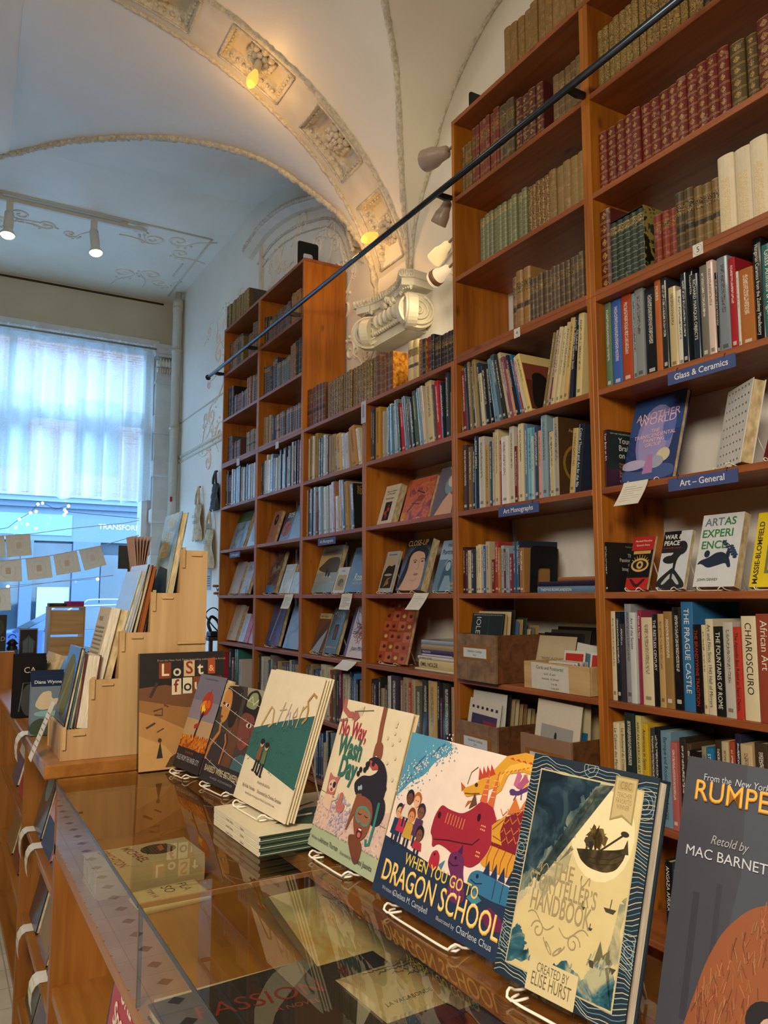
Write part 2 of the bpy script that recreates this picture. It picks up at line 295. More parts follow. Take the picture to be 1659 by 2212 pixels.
# ------------------------------------------------------------------ mesh builder
_txt = {}
def glyphs(s, shear=0, bold=0):
    k = (s, shear, bold)
    if k not in _txt:
        cu = bpy.data.curves.new('t', 'FONT'); cu.body = s; cu.size = 1; cu.resolution_u = 3; cu.shear = shear; cu.offset = bold; cu.fill_mode = 'FRONT'
        o = bpy.data.objects.new('t', cu); COL.objects.link(o)
        me = bpy.data.meshes.new_from_object(o.evaluated_get(bpy.context.evaluated_depsgraph_get()))
        vs = [(v.co.x, v.co.y) for v in me.vertices]; fs = [tuple(p.vertices) for p in me.polygons]
        w = max((v[0] for v in vs), default=0); bpy.data.meshes.remove(me); bpy.data.objects.remove(o); bpy.data.curves.remove(cu); _txt[k] = (vs, fs, w)
    return _txt[k]
class MB:
    def __init__(s): s.v = []; s.f = []; s.fm = []; s.sm = []; s.ms = []; s.T = Matrix.Identity(4)
    def mi(s, m):
        if m not in s.ms: s.ms.append(m)
        return s.ms.index(m)
    def add(s, vs, fs, m, smooth=False):
        o = len(s.v); s.v += [tuple(s.T @ Vector(p)) for p in vs]; k = s.mi(m)
        for f in fs: s.f.append(tuple(i+o for i in f)); s.fm.append(k); s.sm.append(smooth)
        return s
    def box(s, x0, y0, z0, x1, y1, z1, m):
        return s.add([(x0,y0,z0),(x1,y0,z0),(x1,y1,z0),(x0,y1,z0),(x0,y0,z1),(x1,y0,z1),(x1,y1,z1),(x0,y1,z1)], [(3,2,1,0),(4,5,6,7),(0,1,5,4),(1,2,6,5),(2,3,7,6),(3,0,4,7)], m)
    def bbox(s, x0, y0, z0, x1, y1, z1, m, b=.002):     # box with chamfered edges
        bm = bmesh.new(); bmesh.ops.create_cube(bm, size=1, matrix=Matrix.Translation(((x0+x1)/2,(y0+y1)/2,(z0+z1)/2)) @ Matrix.Diagonal((x1-x0, y1-y0, z1-z0, 1)))
        bmesh.ops.bevel(bm, geom=bm.edges[:], offset=b, segments=1, affect='EDGES'); bm.verts.index_update()
        s.add([tuple(v.co) for v in bm.verts], [tuple(v.index for v in f.verts) for f in bm.faces], m); bm.free(); return s
    def prism(s, pts, d, m, axis=1, a=0.0):             # pts 2-D outline, extruded from a to a+d along axis
        n = len(pts)
        def P(p, e): return {0: (e, p[0], p[1]), 1: (p[0], e, p[1]), 2: (p[0], p[1], e)}[axis]
        vs = [P(p, a) for p in pts] + [P(p, a+d) for p in pts]
        return s.add(vs, [tuple(range(n)), tuple(range(2*n-1, n-1, -1))] + [(i, (i+1) % n, n+(i+1) % n, n+i) for i in range(n)], m)
    def tube(s, pts, r, m, seg=8, closed=False, caps=True, rf=None):
        pts = [Vector(p) for p in pts]; n = len(pts); vs = []; up = Vector((0, 0, 1)); prev = None
        for i, p in enumerate(pts):
            d = (pts[(i+1) % n] - pts[i-1]) if closed else (pts[min(i+1, n-1)] - pts[max(i-1, 0)])
            d.normalize(); a = d.cross(up if abs(d.z) < .95 else Vector((1, 0, 0))) if prev is None else prev - d*prev.dot(d)
            a.normalize(); prev = a; b = d.cross(a); rr = r*(rf(i) if rf else 1)
            vs += [tuple(p + (a*cos(2*pi*k/seg) + b*sin(2*pi*k/seg))*rr) for k in range(seg)]
        fs = [(i*seg+k, i*seg+(k+1) % seg, ((i+1) % n)*seg+(k+1) % seg, ((i+1) % n)*seg+k) for i in range(n if closed else n-1) for k in range(seg)]
        if caps and not closed: fs += [tuple(range(seg))[::-1], tuple((n-1)*seg+k for k in range(seg))]
        return s.add(vs, fs, m, True)
    def lathe(s, prof, m, seg=20, smooth=True):         # prof: (r, z) about local z
        vs = [(r*cos(2*pi*k/seg), r*sin(2*pi*k/seg), z) for r, z in prof for k in range(seg)]; n = len(prof)
        fs = [(i*seg+k, i*seg+(k+1) % seg, (i+1)*seg+(k+1) % seg, (i+1)*seg+k) for i in range(n-1) for k in range(seg)]
        if prof[0][0] > 1e-5: fs.append(tuple(range(seg))[::-1])
        if prof[-1][0] > 1e-5: fs.append(tuple((n-1)*seg+k for k in range(seg)))
        return s.add(vs, fs, m, smooth)
    def ball(s, c, r, m, seg=10, ring=6):
        rx, ry, rz = r if isinstance(r, tuple) else (r, r, r)
        vs = [(c[0], c[1], c[2]-rz)] + [(c[0]+rx*sin(pi*i/ring)*cos(2*pi*k/seg), c[1]+ry*sin(pi*i/ring)*sin(2*pi*k/seg), c[2]-rz*cos(pi*i/ring)) for i in range(1, ring) for k in range(seg)] + [(c[0], c[1], c[2]+rz)]
        fs = [(0, 1+(k+1) % seg, 1+k) for k in range(seg)] + [(1+(i*seg)+k, 1+i*seg+(k+1) % seg, 1+(i+1)*seg+(k+1) % seg, 1+(i+1)*seg+k) for i in range(ring-2) for k in range(seg)]
        e = len(vs)-1; fs += [(e, e-seg+k, e-seg+(k+1) % seg) for k in range(seg)]
        return s.add(vs, fs, m, True)
    def loft(s, rows, m, smooth=True):
        n = len(rows[0]); vs = [p for r in rows for p in r]
        return s.add(vs, [(i*n+j, i*n+j+1, (i+1)*n+j+1, (i+1)*n+j) for i in range(len(rows)-1) for j in range(n-1)], m, smooth)
    def flat(s, v2, fs, mp, m): return s.add([mp(a, b) for a, b in v2], fs, m)
    def build(s, name, parent=None, loc=None, rot=None):
        me = bpy.data.meshes.new(name); me.from_pydata(s.v, [], s.f)
        for m in s.ms: me.materials.append(M(m))
        me.polygons.foreach_set('material_index', s.fm); me.polygons.foreach_set('use_smooth', s.sm); me.update()
        o = bpy.data.objects.new(name, me); COL.objects.link(o)
        if parent is not None: o.parent = parent
        if loc is not None: o.location = loc
        if rot is not None: o.rotation_euler = rot
        return o
def tag(o, label, cat, group=None):
    o['label'] = label; o['category'] = cat
    if group: o['group'] = group
    return o
def thing(name, label, cat, loc=(0, 0, 0), rot=(0, 0, 0), group=None):
    o = bpy.data.objects.new(name, None); COL.objects.link(o); o.location = loc; o.rotation_euler = rot; o.empty_display_size = .05; return tag(o, label, cat, group)
def struct(o): o['kind'] = 'structure'; return o

# ------------------------------------------------------------------ flat artwork printed on a cover: coordinates 0..1 over the cover
def ell(cx, cy, rx, ry, n=20, a0=0, a1=2*pi): return [(cx+rx*cos(a0+(a1-a0)*i/n), cy+ry*sin(a0+(a1-a0)*i/n)) for i in range(n + (0 if abs(a1-a0-2*pi) < 1e-6 else 1))]
def stroke(pts, w, asp=1.0):
    """ribbon of width w along pts (in cover units, asp = height / width of the cover)"""
    L, Rr = [], []; n = len(pts)
    for i in range(n):
        a, b = pts[max(i-1, 0)], pts[min(i+1, n-1)]; dx, dy = b[0]-a[0], (b[1]-a[1])*asp; q = sqrt(dx*dx+dy*dy) or 1; nx, ny = -dy/q*w/2, dx/q*w/2/asp
        L.append((pts[i][0]+nx, pts[i][1]+ny)); Rr.append((pts[i][0]-nx, pts[i][1]-ny))
    return L, Rr
def art(mb, items, Wd, H, mp=None, e=.00022):
    e = min(e, .0022/max(1, len(items)))
    _art(mb, items, Wd, H, mp, e)
def _art(mb, items, Wd, H, mp, e):
    """items: ('r',x0,y0,x1,y1,col) ('e',cx,cy,rx,ry,col) ('p',pts,col) ('s',pts,width,col) ('t',text,x,y,size,col[,align,rot,stretch,bold,shear])"""
    mp = mp or (lambda u, v, d: (u*Wd, -d, v*H))
    for k, it in enumerate(items):
        d = e*(k+1.5)
        f = lambda u, v: mp(u, v, d)
        c = it[-1] if it[0] not in ('t', 'tf') else it[5]
        if c[0] not in '#~*' and c not in MATS: c = '#' + c
        if it[0] == 'r': x0, y0, x1, y1 = it[1:5]; mb.flat([(x0,y0),(x1,y0),(x1,y1),(x0,y1)], [(0,1,2,3)], f, c)
        elif it[0] == 'e': p = ell(*it[1:5]); mb.flat(p, [tuple(range(len(p)))], f, c)
        elif it[0] == 'P': mb.flat(it[1], [tuple(range(len(it[1])))], f, c)
        elif it[0] == 'S':                             # soft outline between two fixed end points
            p = it[1]
            for _ in range(2): p = [p[0]] + [((a[0]*w+b[0]*(1-w)), (a[1]*w+b[1]*(1-w))) for a, b in zip(p, p[1:]) for w in (.8, .2)] + [p[-1]]
            mb.flat(p, [tuple(range(len(p)))], f, c)
        elif it[0] == 'p':
            p = it[1]
            for _ in range(2 if len(p) >= 6 else 0):       # soft outlines
                p = [((a[0]*w+b[0]*(1-w)), (a[1]*w+b[1]*(1-w))) for a, b in zip(p, p[1:]+p[:1]) for w in (.8, .2)]
            mb.flat(p, [tuple(range(len(p)))], f, c)
        elif it[0] == 's':
            L, Rr = stroke(it[1], it[2], H/Wd); n = len(L); mb.flat(L+Rr, [(i, n+i, n+i+1, i+1) for i in range(n-1)], f, c)
        elif it[0] in ('t', 'tf'):
            _, s, x, y, size = it[:5]; al = it[6] if len(it) > 6 else 'l'; rot = it[7] if len(it) > 7 else 0; st = it[8] if len(it) > 8 else 1; bo = it[9] if len(it) > 9 else 0; sh = it[10] if len(it) > 10 else 0
            vs, fs, w = glyphs(s, sh, bo)
            if it[0] == 'tf': st = it[8]*Wd/(w*size)          # stretch to this fraction of the cover's width
            ox = {'l': 0, 'c': -w/2, 'r': -w}[al]; ca, sa = cos(radians(rot)), sin(radians(rot)); out = []
            for a, b in vs:
                a = (a+ox)*size*st; b = b*size; out.append((x + (a*ca-b*sa)/Wd, y + (a*sa+b*ca)/H))
            mb.flat(out, fs, f, c)
def frame_loop(x0, y0, x1, y1, w, c): return [('r',x0,y0,x1,y0+w,c),('r',x0,y1-w,x1,y1,c),('r',x0,y0,x0+w,y1,c),('r',x1-w,y0,x1,y1,c)]
# ================================================================== the room
XW, YW, ZC = 2.56, 10.0, 5.40
def S(mb, name, loc=None): return struct(mb.build(name, loc=loc))
S(MB().box(-3.4, -3.4, -.1, XW, YW+.3, 0, 'floor_tile'), 'floor')
S(MB().box(XW, -3.4, 0, XW+.15, YW+.3, 6.0, 'plaster'), 'wall_right')
S(MB().box(-3.55, -3.4, 0, -3.4, YW+.3, 6.0, 'far_bookwall'), 'wall_left')
S(MB().box(-3.4, -3.55, 0, XW, -3.4, 6.0, 'far_bookwall'), 'wall_back')
# window wall: lintel, piers and the low wall under the sill
mb = MB(); mb.box(-3.4, YW, 4.78, XW, YW+.3, 6.0, 'wall_cream'); mb.box(2.27, YW, 0, XW, YW+.3, 4.78, 'window_paint'); mb.box(-3.4, YW, 0, -1.9, YW+.3, 4.78, 'wall_cream'); mb.box(-1.9, YW, 0, 2.27, YW+.3, .75, 'window_paint')
S(mb, 'wall_window')
S(MB().box(-3.6, -3.6, 6.0, XW+.15, YW+.3, 6.1, 'wall_cream'), 'light_block_slab')  # unseen slab added over the vault to stop light leaking in
S(MB().box(-3.4, YW-.012, ZC-.05, 2.4, YW+.001, ZC-.028, '#2c2418'), 'trim_1')
# vault: curves measured along the ribs
AX, AZ, AA, AB, Y0, Y1 = .2, 3.43, 2.4, 1.745, 4.15, 4.57
def arch(td): t = radians(td); return (AX + AA*cos(t), AZ + AB*sin(t))
def resample(pts, n):
    L = [0]
    for a, b in zip(pts, pts[1:]): L.append(L[-1] + (Vector(b)-Vector(a)).length)
    out = []
    for i in range(n):
        d = L[-1]*i/(n-1); j = max(k for k in range(len(L)) if L[k] <= d + 1e-9); j = min(j, len(pts)-2)
        f = (d-L[j])/max(L[j+1]-L[j], 1e-9); out.append(tuple(Vector(pts[j]).lerp(Vector(pts[j+1]), f)))
    return out
def smooth_curve(pts, n):                              # Catmull-Rom then even spacing
    P = [Vector(p) for p in pts]; P = [P[0]*2-P[1]] + P + [P[-1]*2-P[-2]]; out = []
    for i in range(1, len(P)-2):
        for k in range(8):
            t = k/8; a, b, c, d = P[i-1:i+3]
            out.append(tuple(.5*((2*b) + (c-a)*t + (2*a-5*b+4*c-d)*t*t + (3*b-a-3*c+d)*t**3)))
    out.append(tuple(P[-2])); return resample(out, n)
c4 = smooth_curve([(2.56,4.13,3.30),(2.56,4.11,3.66),(2.56,4.05,3.95),(2.56,3.857,4.26),(2.56,3.726,4.49),(2.56,3.527,4.673),(2.56,3.343,4.79),(2.56,3.15,4.86),(2.56,2.6,5.02),(2.56,1.7,5.14),(2.56,.2,5.0)], 60)
c3 = smooth_curve([(2.57,4.16,3.30),(2.56,4.14,3.69),(2.46,4.03,4.01),(2.29,3.79,4.29),(2.10,3.51,4.50),(1.89,3.28,4.67),(1.60,2.95,4.86),(1.15,2.5,5.04),(.6,2.0,5.15),(.0,1.4,5.18),(-.8,.6,5.12)], 60)
c2b = smooth_curve([(2.575,4.148,3.30),(2.565,4.10,3.69),(2.47,4.01,4.0),(2.27,3.85,4.32),(1.92,3.75,4.66),(1.57,3.73,4.87),(1.2,3.72,5.01),(.6,3.72,5.15),(.2,3.72,5.175),(-.3,3.72,5.14),(-.9,3.72,5.0)], 60)
c2 = smooth_curve([(2.598,Y0,3.30),(2.6,Y0,3.43)] + [(arch(t)[0], Y0, arch(t)[1]) for t in range(8, 122, 6)], 60)
c1 = [(p[0], Y1, p[2]) for p in c2]
c5 = smooth_curve([(2.59,4.571,3.30),(2.59,4.572,3.5),(2.51,4.58,3.90),(2.46,4.62,4.02),(2.35,4.69,4.21),(2.25,4.78,4.34),(2.08,4.90,4.51),(1.90,5.02,4.66),(1.70,5.2,4.79),(1.44,5.48,4.93),(1.16,5.78,5.03),(.73,6.28,5.13),(.34,6.79,5.17)], 50)
cw = smooth_curve([(2.56,4.575,3.30),(2.56,4.58,3.52),(2.56,4.60,3.95),(2.56,4.66,4.2),(2.56,4.78,4.45),(2.56,4.98,4.70),(2.56,5.25,4.92),(2.56,5.6,5.06),(2.56,6.02,5.175),(2.56,6.45,5.30),(2.56,6.93,5.39),(2.2,7.02,5.40),(1.2,7.05,5.40),(.34,7.05,5.40)], 50)
wa = resample([(1.15,4.572,5.06),(.9,4.572,5.11),(.6,4.572,5.153),(.2,4.572,5.175),(-.4,4.572,5.12),(-.9,4.572,4.98)], 12)
mb = MB()
def tube_loft(a, b): mb.loft([a, b], 'plaster')
tube_loft(c4, c3); tube_loft(c3, c2b); tube_loft(c2b, c2)
cc1 = [p for p in c1 if p[0] > .2]; cc1 = resample(cc1, 50); mb.loft([cc1, c5, cw], 'plaster')
S(mb, 'ceiling_vault')
mb = MB(); mb.add([(-3.4, 6.86, ZC+.001), (XW, 6.86, ZC+.001), (XW, YW, ZC+.001), (-3.4, YW, ZC+.001)], [(0, 1, 2, 3)], 'plaster')
mb.add([(-3.4, 4.57, 5.178), (.75, 4.57, 5.178), (.75, 6.2, 5.178), (.34, 6.8, 5.172), (-3.4, 6.86, 5.172)], [(0, 1, 2, 3, 4)], 'plaster')
mb.add([(-3.4, 6.86, 5.17), (.34, 6.79, 5.17), (.34, 7.05, ZC), (-3.4, 7.05, ZC)], [(0, 1, 2, 3)], 'plaster'); S(mb, 'ceiling')
S(MB().add([(-3.4, -3.4, 5.2), (XW, -3.4, 5.2), (XW, 4.2, 5.45), (-3.4, 4.2, 5.45)], [(0, 1, 2, 3)], 'plaster'), 'ceiling_near')
# transverse arch with sunken coffers
PAN = [(83, 95.5), (66, 78), (49.3, 60.8), (31.6, 43.9), (11.7, 25.7)]; PY0, PY1 = 4.20, 4.49
ths = sorted(set([-4] + [a for p in PAN for a in p] + list(range(0, 122, 3)) + [121]))
ths = [t for t in ths if t in [a for p in PAN for a in p] or all(abs(t-a) > .6 for p in PAN for a in p)]
mb = MB(); ys = [Y0, PY0, PY1, Y1]
def sp(td, y, off=0):
    x, z = arch(max(td, 0)); 
    if td < 0: return (AX+AA, y, AZ + (AB*radians(td)*1.0) - .0)
    t = radians(td); n = Vector((cos(t)/AA, 0, sin(t)/AB)).normalized(); return (x + n.x*off, y, z + n.z*off)
inside = lambda a, b: any(p[0]-.01 <= a and b <= p[1]+.01 for p in PAN)
for a, b in zip(ths, ths[1:]):
    for j in range(3):
        if j == 1 and inside(a, b): continue
        mb.add([sp(a, ys[j]), sp(b, ys[j]), sp(b, ys[j+1]), sp(a, ys[j+1])], [(0, 1, 2, 3)], 'plaster_smooth', False)
S(mb, 'ceiling_arch')
DEP = .075
for pi_, (ta, tb) in enumerate(PAN):
    mb = MB(); n = 8; tt = [ta+(tb-ta)*i/n for i in range(n+1)]; m = .045; tm = (tb-ta)*.11
    ti = [ta+tm+(tb-ta-2*tm)*i/n for i in range(n+1)]
    mb.loft([[sp(t, PY0+m, DEP) for t in ti], [sp(t, PY1-m, DEP) for t in ti]], 'plaster_smooth')
    mb.loft([[sp(t, PY1, 0) for t in tt], [sp(t, PY1-m, DEP) for t in ti]], 'plaster_trim'); mb.loft([[sp(t, PY0, 0) for t in tt], [sp(t, PY0+m, DEP) for t in ti]], 'plaster_trim')
    for t0, t1 in ((ta, ta+tm), (tb, tb-tm)): mb.add([sp(t0, PY0, 0), sp(t0, PY1, 0), sp(t1, PY1-m, DEP), sp(t1, PY0+m, DEP)], [(0, 1, 2, 3)], 'plaster_trim')
    for side in (0, 1):                                # egg moulding along the four sloping sides
        for i in range(10):
            t = ta + (tb-ta)*(i+.5)/10; y = (PY1-m*.5) if side else (PY0+m*.5); mb.ball(sp(t, y, DEP*.42), (.013, .013, .013), 'plaster_trim', 7, 4)
    for t in (ta+tm*.5, tb-tm*.5):
        for i in range(7): mb.ball(sp(t, PY0+.03+(PY1-PY0-.06)*(i+.5)/7, DEP*.42), .013, 'plaster_trim', 7, 4)
    for y in (PY0-.004, PY1+.004): mb.tube([sp(t, y, -.003) for t in tt], .008, 'plaster_trim', 6)
    for t in (ta, tb): mb.tube([sp(t, PY0, -.003), sp(t, PY1, -.003)], .008, 'plaster_trim', 6)
    cof = S(mb, f'trim_{10+pi_}')
    tc = (ta+tb)/2; c = Vector(sp(tc, (PY0+PY1)/2, DEP-.01)); t = radians(tc); nrm = -Vector((cos(t)/AA, 0, sin(t)/AB)).normalized()
    q = nrm.to_track_quat('Z', 'Y').to_matrix().to_4x4(); rm = MB(); rm.T = Matrix.Translation(c) @ q
    for ring, (r, k, sz, hh) in enumerate(((.074, 8, .032, .012), (.042, 7, .026, .028), (.012, 4, .016, .040))):
        for i in range(k):
            a = 2*pi*i/k + ring*.4; rm.ball((r*cos(a), r*sin(a), hh), (sz, sz*.85, .022), 'plaster_trim', 8, 5)
            if ring == 0: rm.ball((r*1.22*cos(a+.3), r*1.22*sin(a+.3), .008), (.018, .018, .016), 'plaster_trim', 6, 4)
    ro = rm.build('rosette', cof)
# roped mouldings along the ribs
def bead(name, pts, r, k=220):
    P = resample(pts, k); rr = [random.uniform(.62, 1.25) for _ in P]; S(MB().tube(P, r, 'plaster_trim', 7, rf=lambda i: rr[i]), name)
bead('trim_2', [(p[0]-.004, p[1], p[2]) for p in c1], .016); bead('trim_3', c2, .020); bead('trim_4', [(p[0]-.01, p[1], p[2]-.01) for p in c3], .018); bead('trim_5', [(p[0]-.01, p[1], p[2]) for p in c4], .014)
bead('trim_6', c5, .026, 260); bead('trim_7', [(.34, 6.79, 5.175), (.28, 6.9, 5.18), (-.3, 6.98, 5.18), (-1.2, 7.0, 5.18)], .022, 60)
# hood moulding over the wall panel, its stop, and the panel's edge strip
hood = smooth_curve([(2.52,7.1,4.94),(2.52,6.64,5.0),(2.52,6.08,4.93),(2.52,5.58,4.78),(2.52,5.23,4.64),(2.53,4.95,4.40),(2.54,4.75,4.0)], 40)
mb = MB(); mb.loft([[(2.56, p[1], p[2]+.05) for p in hood], [(2.47, p[1], p[2]+.05) for p in hood], [(2.46, p[1], p[2]-.01) for p in hood], [(2.52, p[1], p[2]-.05) for p in hood], [(2.56, p[1], p[2]-.06) for p in hood]], 'plaster_smooth', False)
mb.add([(2.56,7.1,4.99),(2.47,7.1,4.99),(2.46,7.1,4.93),(2.52,7.1,4.89),(2.56,7.1,4.88)], [(0,1,2,3,4)], 'plaster_smooth'); S(mb, 'trim_20')
bead('trim_21', [(2.465, p[1], p[2]+.015) for p in hood], .022, 160)
S(MB().box(2.535, 6.80, 4.0, 2.56, 6.845, 4.90, 'plaster_smooth'), 'trim_22')
# scrollwork relief on wall and ceiling
def scrolls(name, mp, specs, r):
    mb = MB()
    for (cx, cy_, R0, turns, a0, sgn, tail) in specs:
        pts = []
        for i in range(34):
            f = i/33; a = a0 + sgn*turns*2*pi*f; rr = R0*(1-f*.88); pts.append(mp(cx+rr*cos(a), cy_+rr*sin(a)))
        a = a0; tx, ty = cx+R0*cos(a), cy_+R0*sin(a); dx, dy = sin(a)*sgn, -cos(a)*sgn
        tl = [mp(tx+dx*tail*k/6+cos(a)*tail*.5*(k/6)**2, ty+dy*tail*k/6+sin(a)*tail*.5*(k/6)**2) for k in range(6, 0, -1)]
        mb.tube(tl+pts, r, 'plaster', 6, rf=lambda i: .45+.55*sin(pi*min(1, (i+1)/40)))
        for k in range(3):
            b = a0+.5*k; q = mp(cx+R0*1.25*cos(b), cy_+R0*1.25*sin(b)); mb.ball(q, r*1.3, 'plaster', 6, 4)
    return S(mb, name)
wm = lambda a, b: (2.556, a, b)
scrolls('trim_23', wm, [(6.45,4.62,.12,1.5,1.2,1,.25),(6.1,4.35,.13,1.4,2.6,-1,.3),(5.85,4.72,.10,1.3,.4,1,.2),(5.55,4.40,.12,1.5,2.0,-1,.3),(5.3,4.42,.09,1.4,.6,1,.25),(6.55,4.2,.14,1.2,1.0,-1,.3),(5.2,4.05,.13,1.5,2.5,1,.2),(5.05,3.7,.10,1.4,1.2,-1,.25),(4.97,3.35,.09,1.3,.5,1,.2),(4.92,3.05,.09,1.4,2.1,-1,.22),(5.0,2.85,.07,1.2,.9,1,.15)], .011)
scrolls('trim_24', wm, [(7.9,4.5,.16,1.3,1.1,1,.4),(8.1,4.2,.13,1.4,2.5,-1,.3),(7.7,3.95,.12,1.3,.3,1,.3),(8.3,3.55,.13,1.5,1.7,-1,.3),(8.0,3.3,.14,1.4,.5,1,.3),(7.6,3.25,.10,1.3,2.2,-1,.25),(8.4,3.05,.12,1.5,1.2,1,.3)], .010)
rr_ = random.Random(31)
scrolls('trim_31', wm, [(rr_.uniform(4.9, 6.6), z_, rr_.uniform(.04, .09), rr_.uniform(1.1, 1.7), rr_.uniform(0, 6.28), rr_.choice((-1, 1)), rr_.uniform(.1, .25)) for z_ in [3.95+.045*i for i in range(16)]], .006)
scrolls('trim_32', wm, [(rr_.uniform(7.2, 8.6), 3.3+.09*i, rr_.uniform(.04, .09), rr_.uniform(1.1, 1.7), rr_.uniform(0, 6.28), rr_.choice((-1, 1)), rr_.uniform(.1, .3)) for i in range(16)] + [(rr_.uniform(4.62, 4.95), 2.8+.075*i, rr_.uniform(.03, .06), 1.4, rr_.uniform(0, 6.28), rr_.choice((-1, 1)), .15) for i in range(8)], .006)
bead('trim_33', [(2.553, 5.9+(p[1]-5.9)*.86, 4.1+(p[2]-4.1)*.80) for p in hood], .011, 120)
bead('trim_34', [(2.554, 5.9+(p[1]-5.9)*.80, 4.1+(p[2]-4.1)*.70) for p in hood], .006, 120)
cm = lambda a, b: (a, b, ZC-.004)
scrolls('trim_25', cm, [(2.1,8.15,.13,1.4,.4,1,.3),(1.85,8.25,.12,1.5,2.2,-1,.25),(2.2,8.45,.11,1.4,1.2,1,.25),(1.65,8.1,.09,1.3,.2,-1,.2),(2.05,9.2,.13,1.4,2.4,1,.3),(1.75,9.3,.13,1.5,.9,-1,.3),(2.2,9.4,.11,1.4,.1,1,.2),(.55,8.35,.12,1.5,1.2,1,.3),(.8,8.45,.10,1.3,2.0,-1,.3),(1.05,8.55,.08,1.4,.2,1,.25),(.35,8.6,.12,1.5,.7,-1,.3)], .012)
mb = MB()
for a, b, c, d in ((2.40,7.93,2.40,9.75),(-1,7.93,2.40,7.93),(-1,8.03,1.5,8.03),(2.29,8.7,2.29,9.1)): mb.tube([(a,b,ZC-.002),(c,d,ZC-.002)], .012, 'plaster_smooth', 6)
S(mb, 'trim_26')
mb = MB()
for z, r in ((3.28, .018), (3.22, .012), (3.72, .008)): mb.tube([(2.555, 6.9, z), (2.555, 9.95, z)], r, 'plaster_smooth', 6)
S(mb, 'trim_27')
mb = MB(); mb.tube([(2.552, 3.2, 2.98), (2.552, 4.9, 2.98)], .014, 'plaster_smooth', 6); mb.tube([(2.552, 3.2, 3.03), (2.552, 4.9, 3.03)], .008, 'plaster_smooth', 6); S(mb, 'trim_28')
# ionic capital at the arch's foot
cap = struct(bpy.data.objects.new('column_capital', None)); COL.objects.link(cap); cap.location = (2.56, 4.175, 3.225); cap.scale = (1, .88, .86)
def volute(mb, c, nrm, R, thick):
    n = Vector(nrm).normalized(); mb.T = Matrix.Translation(c) @ n.to_track_quat('Z', 'Y').to_matrix().to_4x4()
    mb.lathe([(0, -thick), (R, -thick), (R, 0), (R*.9, .006), (R*.86, -.004), (0, -.004)], 'plaster_smooth', 28, False)
    pts = [((R*.88*(1-.80*i/60))*cos(-2*pi*2.4*i/60+1.2), (R*.88*(1-.80*i/60))*sin(-2*pi*2.4*i/60+1.2), .006) for i in range(61)]
    mb.tube(pts, R*.085, 'plaster_smooth', 8, rf=lambda i: 1-.5*i/60); mb.ball((0, 0, .004), (R*.17, R*.17, R*.1), 'plaster_smooth', 12, 6); mb.T = Matrix.Identity(4); return mb
mb = MB(); mb.prism([(-.30, .0), (-.30, -.16), (-.24, -.20), (.24, -.20), (.30, -.16), (.30, 0)], .10, 'plaster_smooth', 2, .18)   # plan (x toward room is negative): swapped below
mb = MB()
ab = [(0, -.37), (-.16, -.39), (-.235, -.35), (-.165, -.18), (-.15, 0), (-.165, .18), (-.235, .35), (-.16, .39), (0, .37)]
mb.prism(ab, .055, 'plaster_smooth', 2, .285); mb.prism([(x*.92, y*.95) for x, y in ab], .05, 'plaster_smooth', 2, .236)
for (p, q) in zip(ab[1:-1], ab[2:-1]):
    L = sqrt((p[0]-q[0])**2+(p[1]-q[1])**2); k = max(2, int(L/.028))
    for i in range(k): f = (i+.5)/k; mb.ball((p[0]+(q[0]-p[0])*f, p[1]+(q[1]-p[1])*f, .312), (.013, .013, .024), 'plaster_trim', 6, 4)
mb.build('abacus', cap)
mb = MB(); mb.prism([(0, -.26), (-.13, -.26), (-.13, .26), (0, .26)], .29, 'plaster_smooth', 2, -.05)
mb.prism([(0, -.27), (-.14, -.27), (-.14, .27), (0, .27)], .035, 'plaster_smooth', 2, -.047)
for i in range(6): mb.ball((-.135, -.16+.065*i, .14), (.035, .028, .055), 'plaster_smooth', 10, 6)
for i in range(14): mb.ball((-.145, -.2+.031*i, .045), (.016, .013, .016), 'plaster_smooth', 7, 5)
for i in range(9): mb.ball((-.15+.005*abs(i-4), -.10+.025*i, .235+.02*cos(i*1.7)), (.022, .02, .03), 'plaster_trim', 7, 5)
mb.build('echinus', cap)
for c, n, R in (((-.165, .24, .075), (-.70, -.71, 0), .128), ((-.15, .30, .075), (-.6, .8, 0), .12), ((-.10, -.33, .075), (-.12, -.99, 0), .128), ((-.165, -.29, .075), (-.95, .30, 0), .125)): volute(MB(), c, n, R, .06).build('volute', cap)
mb = MB()
for s in (-1, 1):
    for i in range(7): a = -.9+.3*i; mb.ball((-.175+.02*abs(a), s*.28+.075*a, .225+.05*cos(a)), (.016, .012, .05), 'plaster_trim', 7, 5)
mb.build('leaf_ornament', cap)
scrolls('trim_29', wm, [(3.72, 3.02, .06, 1.6, .6, 1, .3), (3.55, 3.2, .05, 1.4, 2.2, -1, .2), (3.62,3.5,.10,1.3,1.0,1,.25)], .011)
# ------------------------------------------------------------------ the shop window
mb = MB(); win = struct(mb.box(-1.9, YW+.02, .75, 2.27, YW+.26, .80, 'window_paint').build('window_1'))
mb = MB(); mb.box(2.20, YW-.03, .8, 2.27, YW+.2, 4.78, 'window_paint'); mb.box(-1.9, YW-.04, 4.70, 2.27, YW+.2, 4.78, 'window_paint'); mb.box(-1.9, YW-.10, 4.755, 2.34, YW, 4.83, 'window_paint'); mb.box(-1.9, YW-.06, 4.72, 2.30, YW, 4.757, 'window_paint'); mb.box(-1.9, YW+.05, .8, -1.82, YW+.15, 4.7, 'window_paint'); mb.build('window_frame', win)
mb = MB(); mb.box(-1.82, YW+.04, 3.72, 2.2, YW+.16, 3.90, 'window_paint'); mb.build('transom', win)
mb = MB(); mb.box(.62, YW+.06, 3.9, .70, YW+.14, 4.7, 'window_paint'); mb.build('mullion', win)
